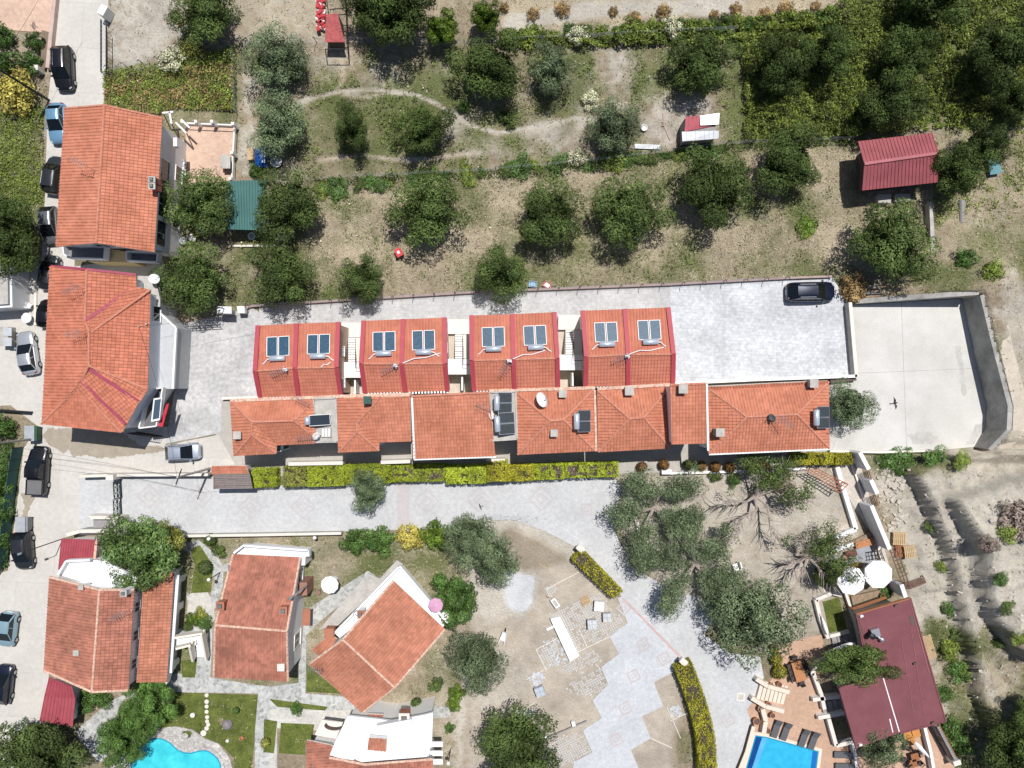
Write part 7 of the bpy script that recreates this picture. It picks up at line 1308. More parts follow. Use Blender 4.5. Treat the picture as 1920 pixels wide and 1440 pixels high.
def mesh_fence(label, line, h, n, m=M_DARKM, mesh=True, z0=0.0, ext=0.0):
    pts = [P(*p, 0) for p in line]; c = sum(pts, Vector()) / len(pts); root = thing('wire_fence', label, 'fence', (c.x, c.y, 0)); L_ = [0]
    for a, b in zip(pts[:-1], pts[1:]): L_.append(L_[-1] + (b - a).length)
    def at(s):
        for i in range(len(pts) - 1):
            if s <= L_[i + 1] + 1e-6: return pts[i].lerp(pts[i + 1], (s - L_[i]) / (L_[i + 1] - L_[i]))
        return pts[-1]
    q = [at(L_[-1] * i / n) for i in range(n + 1)]
    for p in q: z = max(gh(p.x, p.y), 0) + z0; MB().tube([(p.x, p.y, z - .1), (p.x, p.y, z + h), (p.x, p.y - .25, z + h + .2)], .035, 5).build('post', m, root)
    mb = MB(); hs = [k * .25 for k in range(int(h / .25) + 1)] if mesh else [.3, h]
    for z in hs: mb.tube([p + Vector((0, 0, z + z0)) for p in q], .008, 3, False)
    mb.build('wire', M_STEEL, root)
mesh_fence('chain link fence along the pink coped curb', [(470, 574), (900, 547), (1257, 533), (1470, 522)], 1.3, 26, M_DARKM); mesh_fence('wire fence between meadow and dry grove', [(450, 350), (640, 334), (900, 322), (1120, 302), (1370, 270), (1600, 262)], 1.2, 24); mesh_fence('wire fence below the straw field', [(455, 82), (610, 80), (880, 85), (1380, 60)], 1.3, 20); mesh_fence('wire fence at the weedy lot', [(210, 133), (300, 118), (345, 85), (440, 82), (446, 215)], 1.3, 12)
# green netted garden fence by the road
gf = thing('netted_fence', 'green netted fence between road and garden', 'fence', P(30, 920, 0)); line = [(44, 838), (36, 880), (26, 960), (16, 1050), (0, 1075)]
mb = MB()
for a, b in zip(line[:-1], line[1:]): A, B = P(*a, 0), P(*b, 0); mb.beam(A + Vector((0, 0, .9)), B + Vector((0, 0, .9)), .04, 1.5)
mb.build('net_panel', mat('green_net', (.03, .1, .09), .7), gf)
for x, y in line + [(40, 860), (31, 920), (21, 1005)]: p = P(x, y); MB().tube([(p.x, p.y, 0), (p.x, p.y, 1.75)], .04, 5).build('post', M_DARKM, gf)
# railings round the tiled garden terrace
rl = thing('terrace_fence', 'white pillared fence round the tiled garden terrace', 'fence', P(395, 285, 0))
for x, y in ((347, 232), (372, 232), (402, 232), (441, 236), (439, 290), (436, 338)): MB().box(P(x, y, .7), (.28, .28, 1.4)).build('pillar', W_WHITE, rl)
for a, b in (((347, 232), (441, 236)), ((441, 236), (436, 338))): beam_part(rl, 'rail', P(*a, .9), P(*b, .9), .07, .08, M_CONC); beam_part(rl, 'kerb', P(*a, .15), P(*b, .15), .2, .3, W_WHITE)
pg = thing('pergola', 'white pergola beams behind the gabled house', 'pergola', P(335, 228, 0)); [beam_part(pg, 'beam', P(*a, 2.4), P(*b, 2.4), .16, .16, M_WHITEP) for a, b in (((305, 212), (325, 210)), ((318, 210), (322, 232)), ((330, 230), (350, 250)), ((340, 224), (356, 240)))]; [MB().tube([P(x, y, 2.3), P(x, y, 0)], .06, 5).build('post', M_WHITEP, pg) for x, y in ((322, 232), (350, 250), (306, 212))]
def chair(label, px, py, rz, m, group, cat='chair'):
    root = thing('garden_chair', label, cat, (0, 0, 0), group); MB().box((0, 0, .43), (.5, .48, .06)).build('seat', m, root); MB().box((-.24, 0, .7), (.06, .48, .5)).build('backrest', m, root)
    for s in (-1, 1):
        MB().box((0, s * .26, .62), (.46, .05, .05)).build('armrest', m, root)
        for x in (-.2, .2): MB().box((x, s * .22, .2), (.05, .05, .4)).build('leg', m, root)
    p = P(px, py, .5); root.location = (p.x, p.y, .03); root.rotation_euler = (0, 0, rz); return root
for i in range(4): chair('white plastic chair stacked in a row on the tiled garden terrace', 343, 306 + i * 7, R(0), M_WHITEP, 'white terrace chairs')
ct = thing('patio_cabinet', 'grey cabinet on the tiled garden terrace', 'cabinet', P(424, 305, 0)); MB().box(P(424, 304, .5), (.75, 1.2, 1.0)).build('body', M_CONC, ct); MB().box(P(424, 304, 1.03), (.85, 1.3, .06)).build('top', M_CONC, ct)
gt = thing('sliding_gate', 'white sliding mesh gate beside the pale lane', 'gate', P(193, 85, 0)); [beam_part(gt, 'frame_bar', P(*a, z), P(*b, z), .08, .08, M_DARKM) for z in (.2, 1.5) for a, b in (((189, 36), (189, 135)), ((199, 48), (199, 138)))]; [beam_part(gt, 'bar', P(189, 36 + i * 8.2, 1.5), P(199, 45 + i * 7.7, 1.5), .03, .03, M_STEEL) for i in range(13)]; MB().box(P(199, 25, .7), (.7, 1.0, 1.4), -.5).build('gate_post', W_WHITE, gt)
gd = thing('driveway_gate', 'dark ornamental iron gate across the driveway', 'gate', P(227, 930, 0))
for k, (y0, y1) in enumerate(((900, 932), (932, 968))):
    lf = MB(); a, b = P(228, y0, 0), P(230, y1, 0)
    for z in (.15, .85, 1.55): lf.beam(a + Vector((0, 0, z)), b + Vector((0, 0, z)), .06, .06)
    for i in range(7): q = a.lerp(b, i / 6); lf.tube([q + Vector((0, 0, .15)), q + Vector((0, 0, 1.55 + .15 * math.sin(i / 6 * 3.14)))], .025, 4)
    for i in range(3):
        q = a.lerp(b, (i + .5) / 3) + Vector((0, 0, .5)); lf.tube([q + Vector((0, math.cos(t) * .25, math.sin(t) * .25)) for t in np.linspace(0, 6.28, 10)], .03, 4); lf.tube([q + Vector((0, math.cos(t) * .25, .7 + math.sin(t) * .25)) for t in np.linspace(0, 6.28, 10)], .03, 4)
    lf.build('gate_leaf', mat('verdigris_iron', (.03, .055, .05), .5, .3), gd)
for x, y in ((215, 893), (226, 972)): MB().box(P(x, y, .95), (.75, .55, 1.9)).build('gate_pillar', M_STONE, gd)
nm = thing('name_wall', 'pale slab wall with grey bin store by the driveway gate', 'wall', P(195, 970, 0)); MB().prism([p.xy for p in PL([(167, 966), (222, 968), (222, 973), (172, 973)], 1.3)], -.1, 1.5).build('wall_body', M_STONE, nm); MB().prism([p.xy for p in PL([(174, 974), (220, 974), (220, 990), (174, 990)], 1.0)], -.1, .9).build('store_box', M_GREYW, nm)
# kiosk with brown awning between the hedge and the gate
ki = thing('gate_kiosk', 'small tiled kiosk with wide brown awning at the hedge end', 'kiosk', P(438, 895, 0)); q = [(398, 873, 3.0), (462, 872, 3.0), (466, 887, 2.6), (396, 888, 2.6)]; o = MB().slab(PL(q), .12).build('roof', W_WHITE, ki); tile_field([PL(q)], 'roof_tiles', T_ORANGE, o); MB().slab(PL([(400, 888, 2.6), (468, 887, 2.6), (474, 916, 2.2), (400, 917, 2.2)]), .06).build('awning', mat('brown_reed', (.2, .15, .135), .9, var=.25, scale=5, fine=.2), ki); MB().prism([p.xy for p in PL([(402, 876), (458, 875), (462, 900), (402, 901)], 2.2)], -.1, 2.3).build('wall', W_CREAM, ki)
for i in range(9): beam_part(ki, 'batten', P(402 + i * .5, 889.5 + i * 3.3, 2.63 - i * .05), P(468 + i * .6, 888.5 + i * 3.3, 2.63 - i * .05), .05, .04, M_GREYW)
# ---------------------------------------------------------------- poles, wires, lamps
def pole(label, bx, by, h, head, arms=True, m=None, group='utility poles'):
    b = P(bx, by, 0); root = thing('utility_pole', label, 'pole', (b.x, b.y, 0), group); MB().tube([(b.x, b.y, -.2), (b.x, b.y, h)], [.14, .09], 8).build('shaft', m or mat('pole_timber', (.3, .28, .26), .9), root)
    if arms: d = Vector((math.cos(head), math.sin(head), 0)); MB().beam(Vector((b.x, b.y, h - .3)) - d * .8, Vector((b.x, b.y, h - .3)) + d * .8, .09, .09).build('crossarm', M_DARKM, root); [MB().cyl((b.x + d.x * s, b.y + d.y * s, h - .25), .06, .2, 8).build('insulator', M_STONE, root) for s in (-.7, 0, .7)]
    return Vector((b.x, b.y, h))
p1 = pole('grey utility pole leaning over the kiosk beside the driveway wall', 394, 878, 7.2, R(70), m=M_CONC); p2 = pole('utility pole at the grey house terrace corner', 322, 622, 6.5, R(20)); p3 = pole('dark pole beside the yellow flowering bush', 92, 188, 8.0, R(10), False, M_DARKM); p4 = pole('utility pole by the grey dumpster', 72, 822, 6.5, R(80))
def wire(a, b, sag, r=.014):
    pts = [a.lerp(b, t) - Vector((0, 0, sag * 4 * t * (1 - t))) for t in np.linspace(0, 1, 12)]; return MB().tube(pts, r, 3, False).build('overhead_wire', M_DARKM)
for k, (a, b, s) in enumerate(((p1, p4, .6), (p1, p2, .7), (p1 - Vector((0, 0, .4)), P(-40, 845, 6), .7), (p4, P(-40, 900, 6), .4), (p3, P(90, -40, 7), .5), (p3, P(-10, 250, 6.5), .5), (p2, P(455, 590, 4.6), .3), (p1, P(560, 905, 3.2), .3), (p1 + Vector((0, 0, -.2)), P(100, 860, 6), .8))): tag(wire(a, b, s), 'black overhead cable ' + ['from the kiosk pole to the dumpster pole', 'from the kiosk pole to the pole by the grey house terrace', 'crossing above the pickup roof', 'from the dumpster pole over the netted garden', 'running up along the pale lane', 'over the yellow flowering bush', 'from the terrace pole to the white slab shelter', 'from the kiosk pole above the hedge', 'lowest across the driveway gate'][k], 'cable', 'overhead cables')
def lamp(label, bx, by, h, tx=None, ty=None, head=None, globe=True):
    b = P(bx, by, 0); root = thing('street_lamp', label, 'lamp', (b.x, b.y, 0), 'lamp posts'); MB().tube([(b.x, b.y, 0), (b.x, b.y, h)], .05, 6).build('post', M_DARKM, root)
    if head is not None: d = Vector((math.cos(head), math.sin(head), 0)); t = Vector((b.x, b.y, h)); MB().tube([t, t + d * .9 + Vector((0, 0, .1))], .035, 5).build('arm', M_DARKM, root); MB().box(t + d * 1.0 + Vector((0, 0, .08)), (.4, .2, .1), head).build('lamp_head', M_STEEL, root)
    elif globe: MB().lathe([(.02, 0), (.15, .08), (.2, .2), (.15, .32), (.02, .4)], (b.x, b.y, h), 10).build('globe', M_WHITEP, root, True)
lamp('road lamp with arm by the crimson lean-to', 118, 1010, 5.0, head=R(200)); lamp('lamp at the white terrace of the stamped yard', 436, 583, 3.4, head=R(160)); lamp('globe lamp by the slate path', 413, 1073, 2.6); lamp('globe lamp at the dry garden fence', 845, 1404, 2.6); lamp('globe lamp on the lower driveway wall', 402, 1005, 1.2); lamp('globe lamp on the driveway wall, second', 597, 1003, 1.2)
# roadside bins and yard things
def dumpster(label, px, py, m, lid):
    root = thing('dumpster', label, 'dumpster', (0, 0, 0), 'wheeled dumpsters'); MB().add([(-.45, -.6, .15), (.45, -.6, .15), (.45, .6, .15), (-.45, .6, .15), (-.6, -.75, 1.1), (.6, -.75, 1.1), (.6, .75, 1.1), (-.6, .75, 1.1)], [(3, 2, 1, 0), (0, 1, 5, 4), (1, 2, 6, 5), (2, 3, 7, 6), (3, 0, 4, 7), (4, 5, 6, 7)]).build('body', m, root); MB().box((-.1, 0, 1.16), (1.0, 1.55, .1)).build('lid', lid, root)
    for x in (-.4, .4):
        for y in (-.5, .5): MB().tube([(x, y - .04, .1), (x, y + .04, .1)], .1, 8).build('wheel', M_TYRE, root)
    p = P(px, py, .8); root.location = (p.x, p.y, .03); return root
dumpster('grey lidded green dumpster at the road corner below the hipped roof', 62, 812, mat('dumpster_green', (.03, .1, .05), .5), mat('dumpster_lid', (.34, .36, .38), .5)); dumpster('grey dumpster with open lid above the charcoal hatchback', 45, 982, mat('dumpster_grey', (.22, .23, .24), .5), mat('dumpster_lid', (.34, .36, .38), .5))
rt = thing('patio_table', 'round white table on the roadside yard', 'table', P(50, 596, 0)); MB().lathe([(.5, 0), (.52, .05), (.05, .08)], P(50, 596, .7), 20).build('tabletop', M_WHITEP, rt); MB().tube([P(50, 596, 0), P(50, 596, .7)], .06, 6).build('pedestal', M_WHITEP, rt); chair('white chair beside the round roadside table', 54, 573, R(60), M_WHITEP, 'roadside chairs')
wall('kerb_strip', 'dull pink kerb strip beside the round white table', [(67, 530), (66, 610)], .12, .2, M_STONE, M_STONE, cat='kerb'); wall('boundary_wall', 'dark topped wall across the roadside yard', [(-20, 768), (54, 773)], .7, .12, M_DARKM, M_DARKM); wall('boundary_wall', 'pale wall at the roadside house edge', [(22, 480), (20, 580), (-20, 578)], 1.2, .2, W_CREAM, W_WHITE)
ns = thing('roadside_house', 'pale flat roofed house cut by the frame edge', 'house', P(-20, 640, 0)); MB().prism([p.xy for p in PL([(-60, 495), (16, 500), (18, 575), (-60, 580)], 3)], -.1, 2.6).build('wall', W_GREY, ns); MB().slab(PL([(-60, 498), (14, 503), (15, 570), (-60, 575)], 2.9), .2).build('roof', M_CONC, ns)
wt_ = thing('utility_box', 'grey lidded tank beside the silver sedan', 'tank', P(12, 630, 0)); MB().box(P(14, 631, .6), (.95, 1.9, 1.2)).build('body', M_CONC, wt_); MB().box(P(14, 622, 1.23), (.85, .85, .06)).build('lid', M_GALV, wt_); MB().box(P(14, 641, 1.23), (.85, .85, .06)).build('lid', M_GALV, wt_)
ys = thing('yard_shelter', 'white slab shelter with black brackets by the stamped yard', 'shelter', P(422, 578, 0)); MB().slab(PL([(406, 574), (434, 575), (434, 588), (407, 587)], 2.1), .1).build('roof_slab', W_ROOFWHITE, ys); MB().prism([p.xy for p in PL([(411, 580), (431, 580), (431, 588), (411, 588)], 1.5)], -.1, 2.0).build('wall', M_CONC, ys); MB().slab(PL([(444, 574), (458, 574), (459, 587), (446, 587)], 1.2), .6).build('meter_box', W_WHITE, ys)
yg = thing('yard_gate', 'grey tubular gate at the corner of the stamped yard', 'gate', P(370, 612, 0)); [MB().tube([P(330, 612, z), P(410, 607, z)], .04, 5).build('rail', M_STEEL, yg) for z in (.3, .8, 1.3)]; [MB().tube([P(330 + i * 16, 612 - i, 0), P(330 + i * 16, 612 - i, 1.35)], .03, 5).build('bar', M_STEEL, yg) for i in range(6)]
for x, y, m_, lb in ((368, 438, mat('yellow_tub', (.5, .4, .05), .6), 'yellow tub under the grove olive'), (376, 432, M_WHITEP, 'white tub beside the yellow tub'), (345, 452, M_GALV, 'pale barrow tray beside the grey house wall'), (362, 446, M_WHITEP, 'white sheet bundle by the grey house wall'), (473, 443, M_WHITEP, 'white chair frame under the green shelter edge'), (528, 447, M_WHITEP, 'white tyre like ring under the olive')):
    p = P(x, y, .25); tag(MB().lathe([(.18, -.25), (.4, .1), (.42, .2), (.3, .22), (.12, -.1)], p, 9).build('garden_tub', m_), lb, 'tub')
for a, b, lb in (((436, 461), (494, 461), 'long pale plank below the green shelter'), ((500, 461), (537, 461), 'short pale plank below the olive')): tag(MB().beam(P(*a, .12), P(*b, .12), .2, .12).build('plank', M_STONE), lb, 'plank')
# ---------------------------------------------------------------- pools
def pool(label, px, m_water, cop, z=.04, depth=1.3):
    pts = PL(px, z); c = sum(pts, Vector()) / len(pts); root = thing('swimming_pool', label, 'pool', (c.x, c.y, 0)); out = inset(pts, -.32); n = len(pts); mb = MB(); v = [(p.x, p.y, z + .05) for p in out] + [(p.x, p.y, z + .05) for p in pts] + [(p.x, p.y, -.3) for p in pts] + [(p.x, p.y, -.3) for p in out]; mb.add(v, [(i, (i + 1) % n, n + (i + 1) % n, n + i) for i in range(n)] + [(n + i, n + (i + 1) % n, 2 * n + (i + 1) % n, 2 * n + i) for i in range(n)] + [(i, 3 * n + i, 3 * n + (i + 1) % n, (i + 1) % n) for i in range(n)]); mb.build('coping', cop, root)
    mesh_obj('water', [(p.x, p.y, z + .012) for p in pts], [tuple(range(n))], m_water, root)
    q1 = inset(pts, .14); mesh_obj('waterline_tiles', [(p.x, p.y, z + .03) for p in pts] + [(p.x, p.y, z + .03) for p in q1], [(i, (i + 1) % n, n + (i + 1) % n, n + i) for i in range(n)], mat('pool_mosaic', (.02, .27, .42), .3, var=.15, scale=8), root); return root, pts
def watermat(n_, c, c2, sc=1.2):
    m = mat(n_, c, .05, 0, var=.06, scale=sc, col2=c2, spec=.5, bump=.22, bscale=1.6, fine=.05); return m
kid = [(244, 1450), (247, 1424), (254, 1407), (266, 1396), (279, 1387), (293, 1383), (306, 1384.5), (320, 1392), (335, 1405.6), (346, 1410), (358, 1411), (369, 1408), (380, 1405.6), (391, 1407), (401, 1413.6), (409, 1421), (414, 1431), (416, 1445), (412, 1490), (330, 1520), (256, 1500)]
pool('kidney shaped cyan swimming pool', kid, watermat('cyan_water', (.035, .46, .56), (.075, .62, .68), .7), M_DECK, .05)
rp, rpts = pool('rectangular blue swimming pool by the terrace loungers', [(1416, 1378), (1436, 1381), (1535, 1408), (1531, 1440), (1534, 1500), (1370, 1500), (1398, 1440)], watermat('blue_water', (.03, .36, .6), (.04, .42, .66)), M_STEPW, .05)
q = PL([(1417, 1380), (1429, 1382), (1410, 1440), (1385, 1500), (1373, 1500), (1399, 1440)], .068); mesh_obj('deep_step', [tuple(p) for p in q], [tuple(range(6))], watermat('deep_blue_water', (.008, .05, .2), (.01, .06, .23)), rp); q = PL([(1430, 1382.4), (1438, 1384.5), (1419, 1440), (1396, 1500), (1386, 1500), (1411, 1440)], .066); mesh_obj('pale_step', [tuple(p) for p in q], [tuple(range(6))], watermat('pale_blue_water', (.1, .36, .7), (.12, .4, .75)), rp); q = PL([(1524, 1406), (1533, 1409), (1529, 1440), (1531, 1500), (1523, 1500), (1520, 1440)], .068); mesh_obj('deep_step', [tuple(p) for p in q], [tuple(range(6))], watermat('mid_blue_water', (.015, .13, .42), (.02, .15, .46)), rp)
tag(MB().lathe([(.02, 0), (.3, .1), (.36, .3), (.3, .35)], P(349, 1378, .04), 10).build('poolside_planter', M_DECK), 'round planter on the kidney pool deck', 'planter'); bush(349, 1377, 8, 'lime', 'yellow green plant in the kidney pool planter', None, 'shrub', .6)
for k, (x, y, r) in enumerate(((388, 1303, 4), (388, 1315, 4.5), (388, 1324, 4), (388, 1334, 4), (389, 1344, 4), (389, 1352, 4), (391, 1358, 4), (388, 1365, 4.5), (382, 1374, 6))):
    p = P(x, y); tag(MB().lathe([(r * S, 0), (r * S * .95, .08)], (p.x, p.y, .02), 7).build('stepping_stone', M_STONE), 'irregular pale stepping stone in the pool lawn', 'stepping stone', 'stepping stones across the pool lawn')
rk = thing('rock_ornament', 'grey rock ornament in the pool lawn', 'rock', P(428, 1357, 0)); MB().lathe([(.5, 0), (.55, .2), (.4, .5), (.1, .62)], P(428, 1357, 0), 8).build('rock', mat('grey_boulder', (.22, .2, .21), .95, var=.3, scale=4, fine=.2), rk)
for x, y, r, m_, lb in ((363, 1339, .24, W_WHITE, 'white ring planter in the pool lawn'), (455, 1382, .22, mat('terracotta', (.4, .17, .09), .85), 'small terracotta pot in the pool lawn'), (428, 1387, .16, W_WHITE, 'tiny white lamp stone in the pool lawn')): tag(MB().lathe([(r * .8, 0), (r, .3), (r * .75, .32), (r * .6, .12)], P(x, y, .05), 12).build('garden_pot', m_), lb, 'pot')
TC = mat('terracotta', (.4, .17, .09), .85)
for x, y, r, lb in ((1427, 1328, .36, 'largest clay pot beside the pale steps'), (1418, 1352, .36, 'large clay pot by the pool corner'), (1440, 1321, .3, 'clay pot on the upper cream wall end'), (1445, 1285, .28, 'clay pot above the pale steps'), (1461, 1283, .26, 'clay pot beside the golden ball'), (1448, 1341, .26, 'clay pot on the short cream wall'), (1440, 1370, .26, 'clay pot nearest the loungers'), (1452, 1331, .18, 'small pink pot by the steps')): 
    p = P(x, y, .5); o = thing('clay_pot', lb, 'pot', (p.x, p.y, .03), 'clay pots by the pool'); MB().lathe([(r * .65, 0), (r * .95, .5), (r * 1.05, .52), (r * 1.05, .6), (r * .85, .6), (r * .8, .5)], (p.x, p.y, .03), 14, False).build('pot', TC, o); MB().cyl((p.x, p.y, .4), r * .84, .08, 12).build('soil', M_BROWN, o)
# terrace furniture
M_LOUNGE = mat('grey_mesh_fabric', (.10, .105, .115), .75, var=.06); M_WICK = mat('dark_wicker', (.06, .052, .048), .8, var=.2, scale=8)
def lounger(label, px, py, rz):
    root = thing('sun_lounger', label, 'sun lounger', (0, 0, 0), 'grey loungers round the rectangular pool'); MB().box((-.35, 0, .32), (1.3, .66, .07)).build('seat_panel', M_LOUNGE, root)
    MB().add([(.3, -.33, .3), (.3, .33, .3), (.95, .33, .62), (.95, -.33, .62), (.3, -.33, .36), (.3, .33, .36), (.93, .33, .68), (.93, -.33, .68)], [(0, 1, 2, 3), (7, 6, 5, 4), (0, 4, 5, 1), (1, 5, 6, 2), (2, 6, 7, 3), (3, 7, 4, 0)]).build('backrest', M_LOUNGE, root)
    for x in (-.8, .7):
        for y in (-.28, .28): MB().box((x, y, .15), (.06, .05, .3)).build('leg', M_DARKM, root)
    p = P(px, py, .4); root.location = (p.x, p.y, .03); root.rotation_euler = (0, 0, rz)
for x, y, rz, lb in ((1456, 1366, R(72), 'grey lounger closest to the clay pots'), (1474, 1371, R(70), 'grey lounger second from the clay pots'), (1508, 1383, R(70), 'grey lounger third from the clay pots'), (1526, 1388, R(70), 'grey lounger fourth from the clay pots by the pool corner'), (1583, 1416, R(0), 'grey lounger lying sideways beside the planter wall'), (1585, 1438, R(0), 'lower grey lounger lying sideways at the frame bottom')): lounger(lb, x, y, rz)
dt = thing('dining_table', 'long wooden dining table on the pool terrace', 'table', P(1498, 1259, 0)); rz = ang((1493, 1243), (1503, 1276)); p = P(1498, 1259, .75)
for i in range(5): MB().box(p + Matrix.Rotation(rz, 3, 'Z') @ Vector((0, (i - 2) * .21, 0)), (2.05, .2, .05), rz).build('plank', mat('orange_teak', (.45, .2, .09), .6, var=.2, scale=5), dt)
for sx in (-.9, .9):
    for sy in (-.4, .4): MB().box(p + Matrix.Rotation(rz, 3, 'Z') @ Vector((sx, sy, -.38)), (.08, .08, .72), rz).build('leg', M_WOOD, dt)
for i, (u, v, a) in enumerate(((-.65, -.78, 90), (0, -.78, 90), (.65, -.78, 90), (-.65, .78, -90), (0, .78, -90), (.65, .78, -90), (-1.3, 0, 0), (1.3, 0, 180))): q = p + Matrix.Rotation(rz, 3, 'Z') @ Vector((u, v, 0)); o = chair('dark wicker chair ' + ['first on the topiary side of the long table', 'middle on the topiary side of the long table', 'last on the topiary side of the long table', 'first on the bar side of the long table', 'middle on the bar side of the long table', 'last on the bar side of the long table', 'at the upper head of the long table', 'at the lower head of the long table'][i], 0, 0, rz + R(a), M_WICK, 'wicker chairs round the long table'); o.location = (q.x, q.y, .03)
for k, (x, y, s_) in enumerate(((1702, 1378, 1), (1718, 1375, 2), (1708, 1390, 3), (1716, 1420, 4), (1712, 1432, 5))):
    o = thing('wooden_table', ['orange table closest to the bar eave', 'orange table beside the bar eave corner', 'orange table in the shade by the closed parasol', 'brown table below the closed parasol', 'lowest brown table at the frame bottom'][k], 'table', P(x, y, 0), 'small tables on the bar terrace'); p = P(x, y, .75); m_ = mat('orange_tabletop', (.5, .22, .06), .6, var=.15) if k < 3 else M_WOOD
    for i in range(4): MB().box(p + Matrix.Rotation(.28, 3, 'Z') @ Vector(((i - 1.5) * .2, 0, 0)), (.19, .8, .05), .28).build('slat', m_, o)
    MB().box((p.x, p.y, .37), (.1, .1, .74)).build('leg', M_WOOD, o)
for k, (x, y) in enumerate(((1692, 1385), (1701, 1400), (1696, 1425), (1726, 1432), (1705, 1436), (1725, 1412))): chair('dark chair among the small tables on the bar terrace', x, y, k * 1.3, M_WICK, 'dark chairs on the bar terrace')
def parasol(label, px, py, r, h, m, rot=0, n=8, group=None, pole_=True):
    c = P(px, py, h); root = thing('parasol', label, 'parasol', (c.x, c.y, .03), group); v = [(c.x, c.y, h + r * .22)]
    for ring, zz in ((.5, .13), (1.0, 0)): v += [(c.x + r * ring * math.cos(rot + 6.2832 * i / n), c.y + r * ring * math.sin(rot + 6.2832 * i / n), h + r * zz) for i in range(n)]
    v += [(c.x + r * math.cos(rot + 6.2832 * i / n), c.y + r * math.sin(rot + 6.2832 * i / n), h - .2) for i in range(n)]
    f = [(0, 1 + i, 1 + (i + 1) % n) for i in range(n)] + [(1 + i, 1 + n + i, 1 + n + (i + 1) % n, 1 + (i + 1) % n) for i in range(n)] + [(1 + n + i, 1 + 2 * n + i, 1 + 2 * n + (i + 1) % n, 1 + n + (i + 1) % n) for i in range(n)]
    cn = mesh_obj('canopy', v, f, m, root); MB().tube([(c.x, c.y, .03), (c.x, c.y, h + r * .2)], .035, 6).build('pole', M_STEEL, root); MB().cyl((c.x, c.y, .03), .35, .1, 14).build('base', M_CONC, root); rb = MB()
    for i in range(n): a = rot + 6.2832 * i / n; rb.tube([(c.x, c.y, h - .25), (c.x + r * .95 * math.cos(a), c.y + r * .95 * math.sin(a), h - .04)], .015, 4)
    rb.build('rib', M_STEEL, root); MB().lathe([(.06, 0), (.05, .08), (.01, .14)], (c.x, c.y, h + r * .21), 8).build('finial', M_WHITEP, root); return root
M_CANV = mat('white_canvas', (.86, .86, .85), .8, var=.02)
parasol('larger white parasol beside the wooden pergola', 1647, 1077, 1.45, 2.6, M_CANV, R(22), 8, 'white parasols'); parasol('white parasol partly under the dark green tree', 1596, 1089, 1.45, 2.6, M_CANV, R(12), 8, 'white parasols'); parasol('small white garden parasol between two villas', 618, 1097, .88, 2.2, M_CANV, R(10), 10); parasol('pink parasol on the angled villa terrace', 817, 1135, .72, 4.4, mat('pink_canvas', (.56, .3, .43), .8), R(10), 8)
tag(MB().lathe([(.24, 0), (.25, .3), (.2, .32)], P(598, 1110, 0), 10).build('garden_stool', mat('brown_stool', (.25, .15, .12), .8)), 'brown stool beside the small white garden parasol', 'stool')
def closed_parasol(label, a, b, z, r):
    A, B = P(*a, z), P(*b, z); root = thing('closed_parasol', label, 'parasol', (A + B) / 2); pts = [A.lerp(B, t) for t in (0, .15, .4, .7, .9, 1)]; n = 10; mb = MB(); mb.tube(pts, [r * .3, r * .9, r, r * .7, r * .4, r * .15], n); mb.v = [tuple(Vector(v) + Vector((0, 0, .04 * math.sin(i * 2.5)))) for i, v in enumerate(mb.v)]; mb.build('folded_canopy', M_CANV, root); MB().tube([A, B + (B - A) * .12], .03, 5).build('pole', M_STEEL, root)
    [MB().tube([q, Vector((q.x, q.y, 0))], .03, 5).build('prop', M_STEEL, root) for q in (pts[1],)]
closed_parasol('closed white parasol tied above the slab steps', (1603, 1206), (1548, 1224), 2.0, .26); closed_parasol('closed striped parasol leaning over the bar tables', (1715, 1392), (1742, 1420), 1.8, .22); closed_parasol('closed white parasol lying on the grass bed wall', (1552, 1190), (1540, 1155), .9, .2)
# pergola lattice, trellis, benches and pallets near the gully
def lattice(name, label, q, z, n, m_, mm, wd_=.06, cat='trellis', legs=True):
    a, b, c, d = [P(*p, z) for p in q]; ctr = (a + b + c + d) / 4; root = thing(name, label, cat, (ctr.x, ctr.y, 0))
    for i in range(n): t = i / (n - 1); MB().beam(a.lerp(b, t), d.lerp(c, t), wd_, .06).build('batten', mm, root)
    for j in range(m_): t = j / (m_ - 1); MB().beam(a.lerp(d, t) + Vector((0, 0, .06)), b.lerp(c, t) + Vector((0, 0, .06)), wd_ * 1.3, .07).build('rail', mm, root)
    if legs: [MB().tube([p, Vector((p.x, p.y, gh(p.x, p.y) - .1))], .05, 5).build('post', mm, root) for p in (a, b, c, d)]
    return root
M_PERG = mat('pergola_brown', (.16, .085, .06), .7, var=.2, scale=6)
lattice('pergola', 'brown pergola lattice running from the white wall to the bar', [(1668, 1030), (1694, 1104), (1706, 1100), (1680, 1026)], 2.3, 11, 3, M_PERG, .07, 'pergola'); lattice('trellis', 'diamond trellis panel lying beside the pergola', [(1699, 1094), (1732, 1082), (1736, 1092), (1706, 1104)], .7, 11, 7, M_PERG, .035); lattice('trellis', 'rust brown trellis fan by the golden cubes', [(1512, 882), (1575, 924), (1590, 908), (1534, 880)], 1.9, 12, 4, mat('rust_wood', (.33, .13, .07), .7, var=.2, scale=5), .06, legs=True)
lattice('wooden_screen', 'brown wooden screen along the flower bed', [(1597, 1140), (1660, 1118), (1662, 1121), (1599, 1144)], 1.4, 14, 3, M_WOOD, .05, 'screen', legs=True)
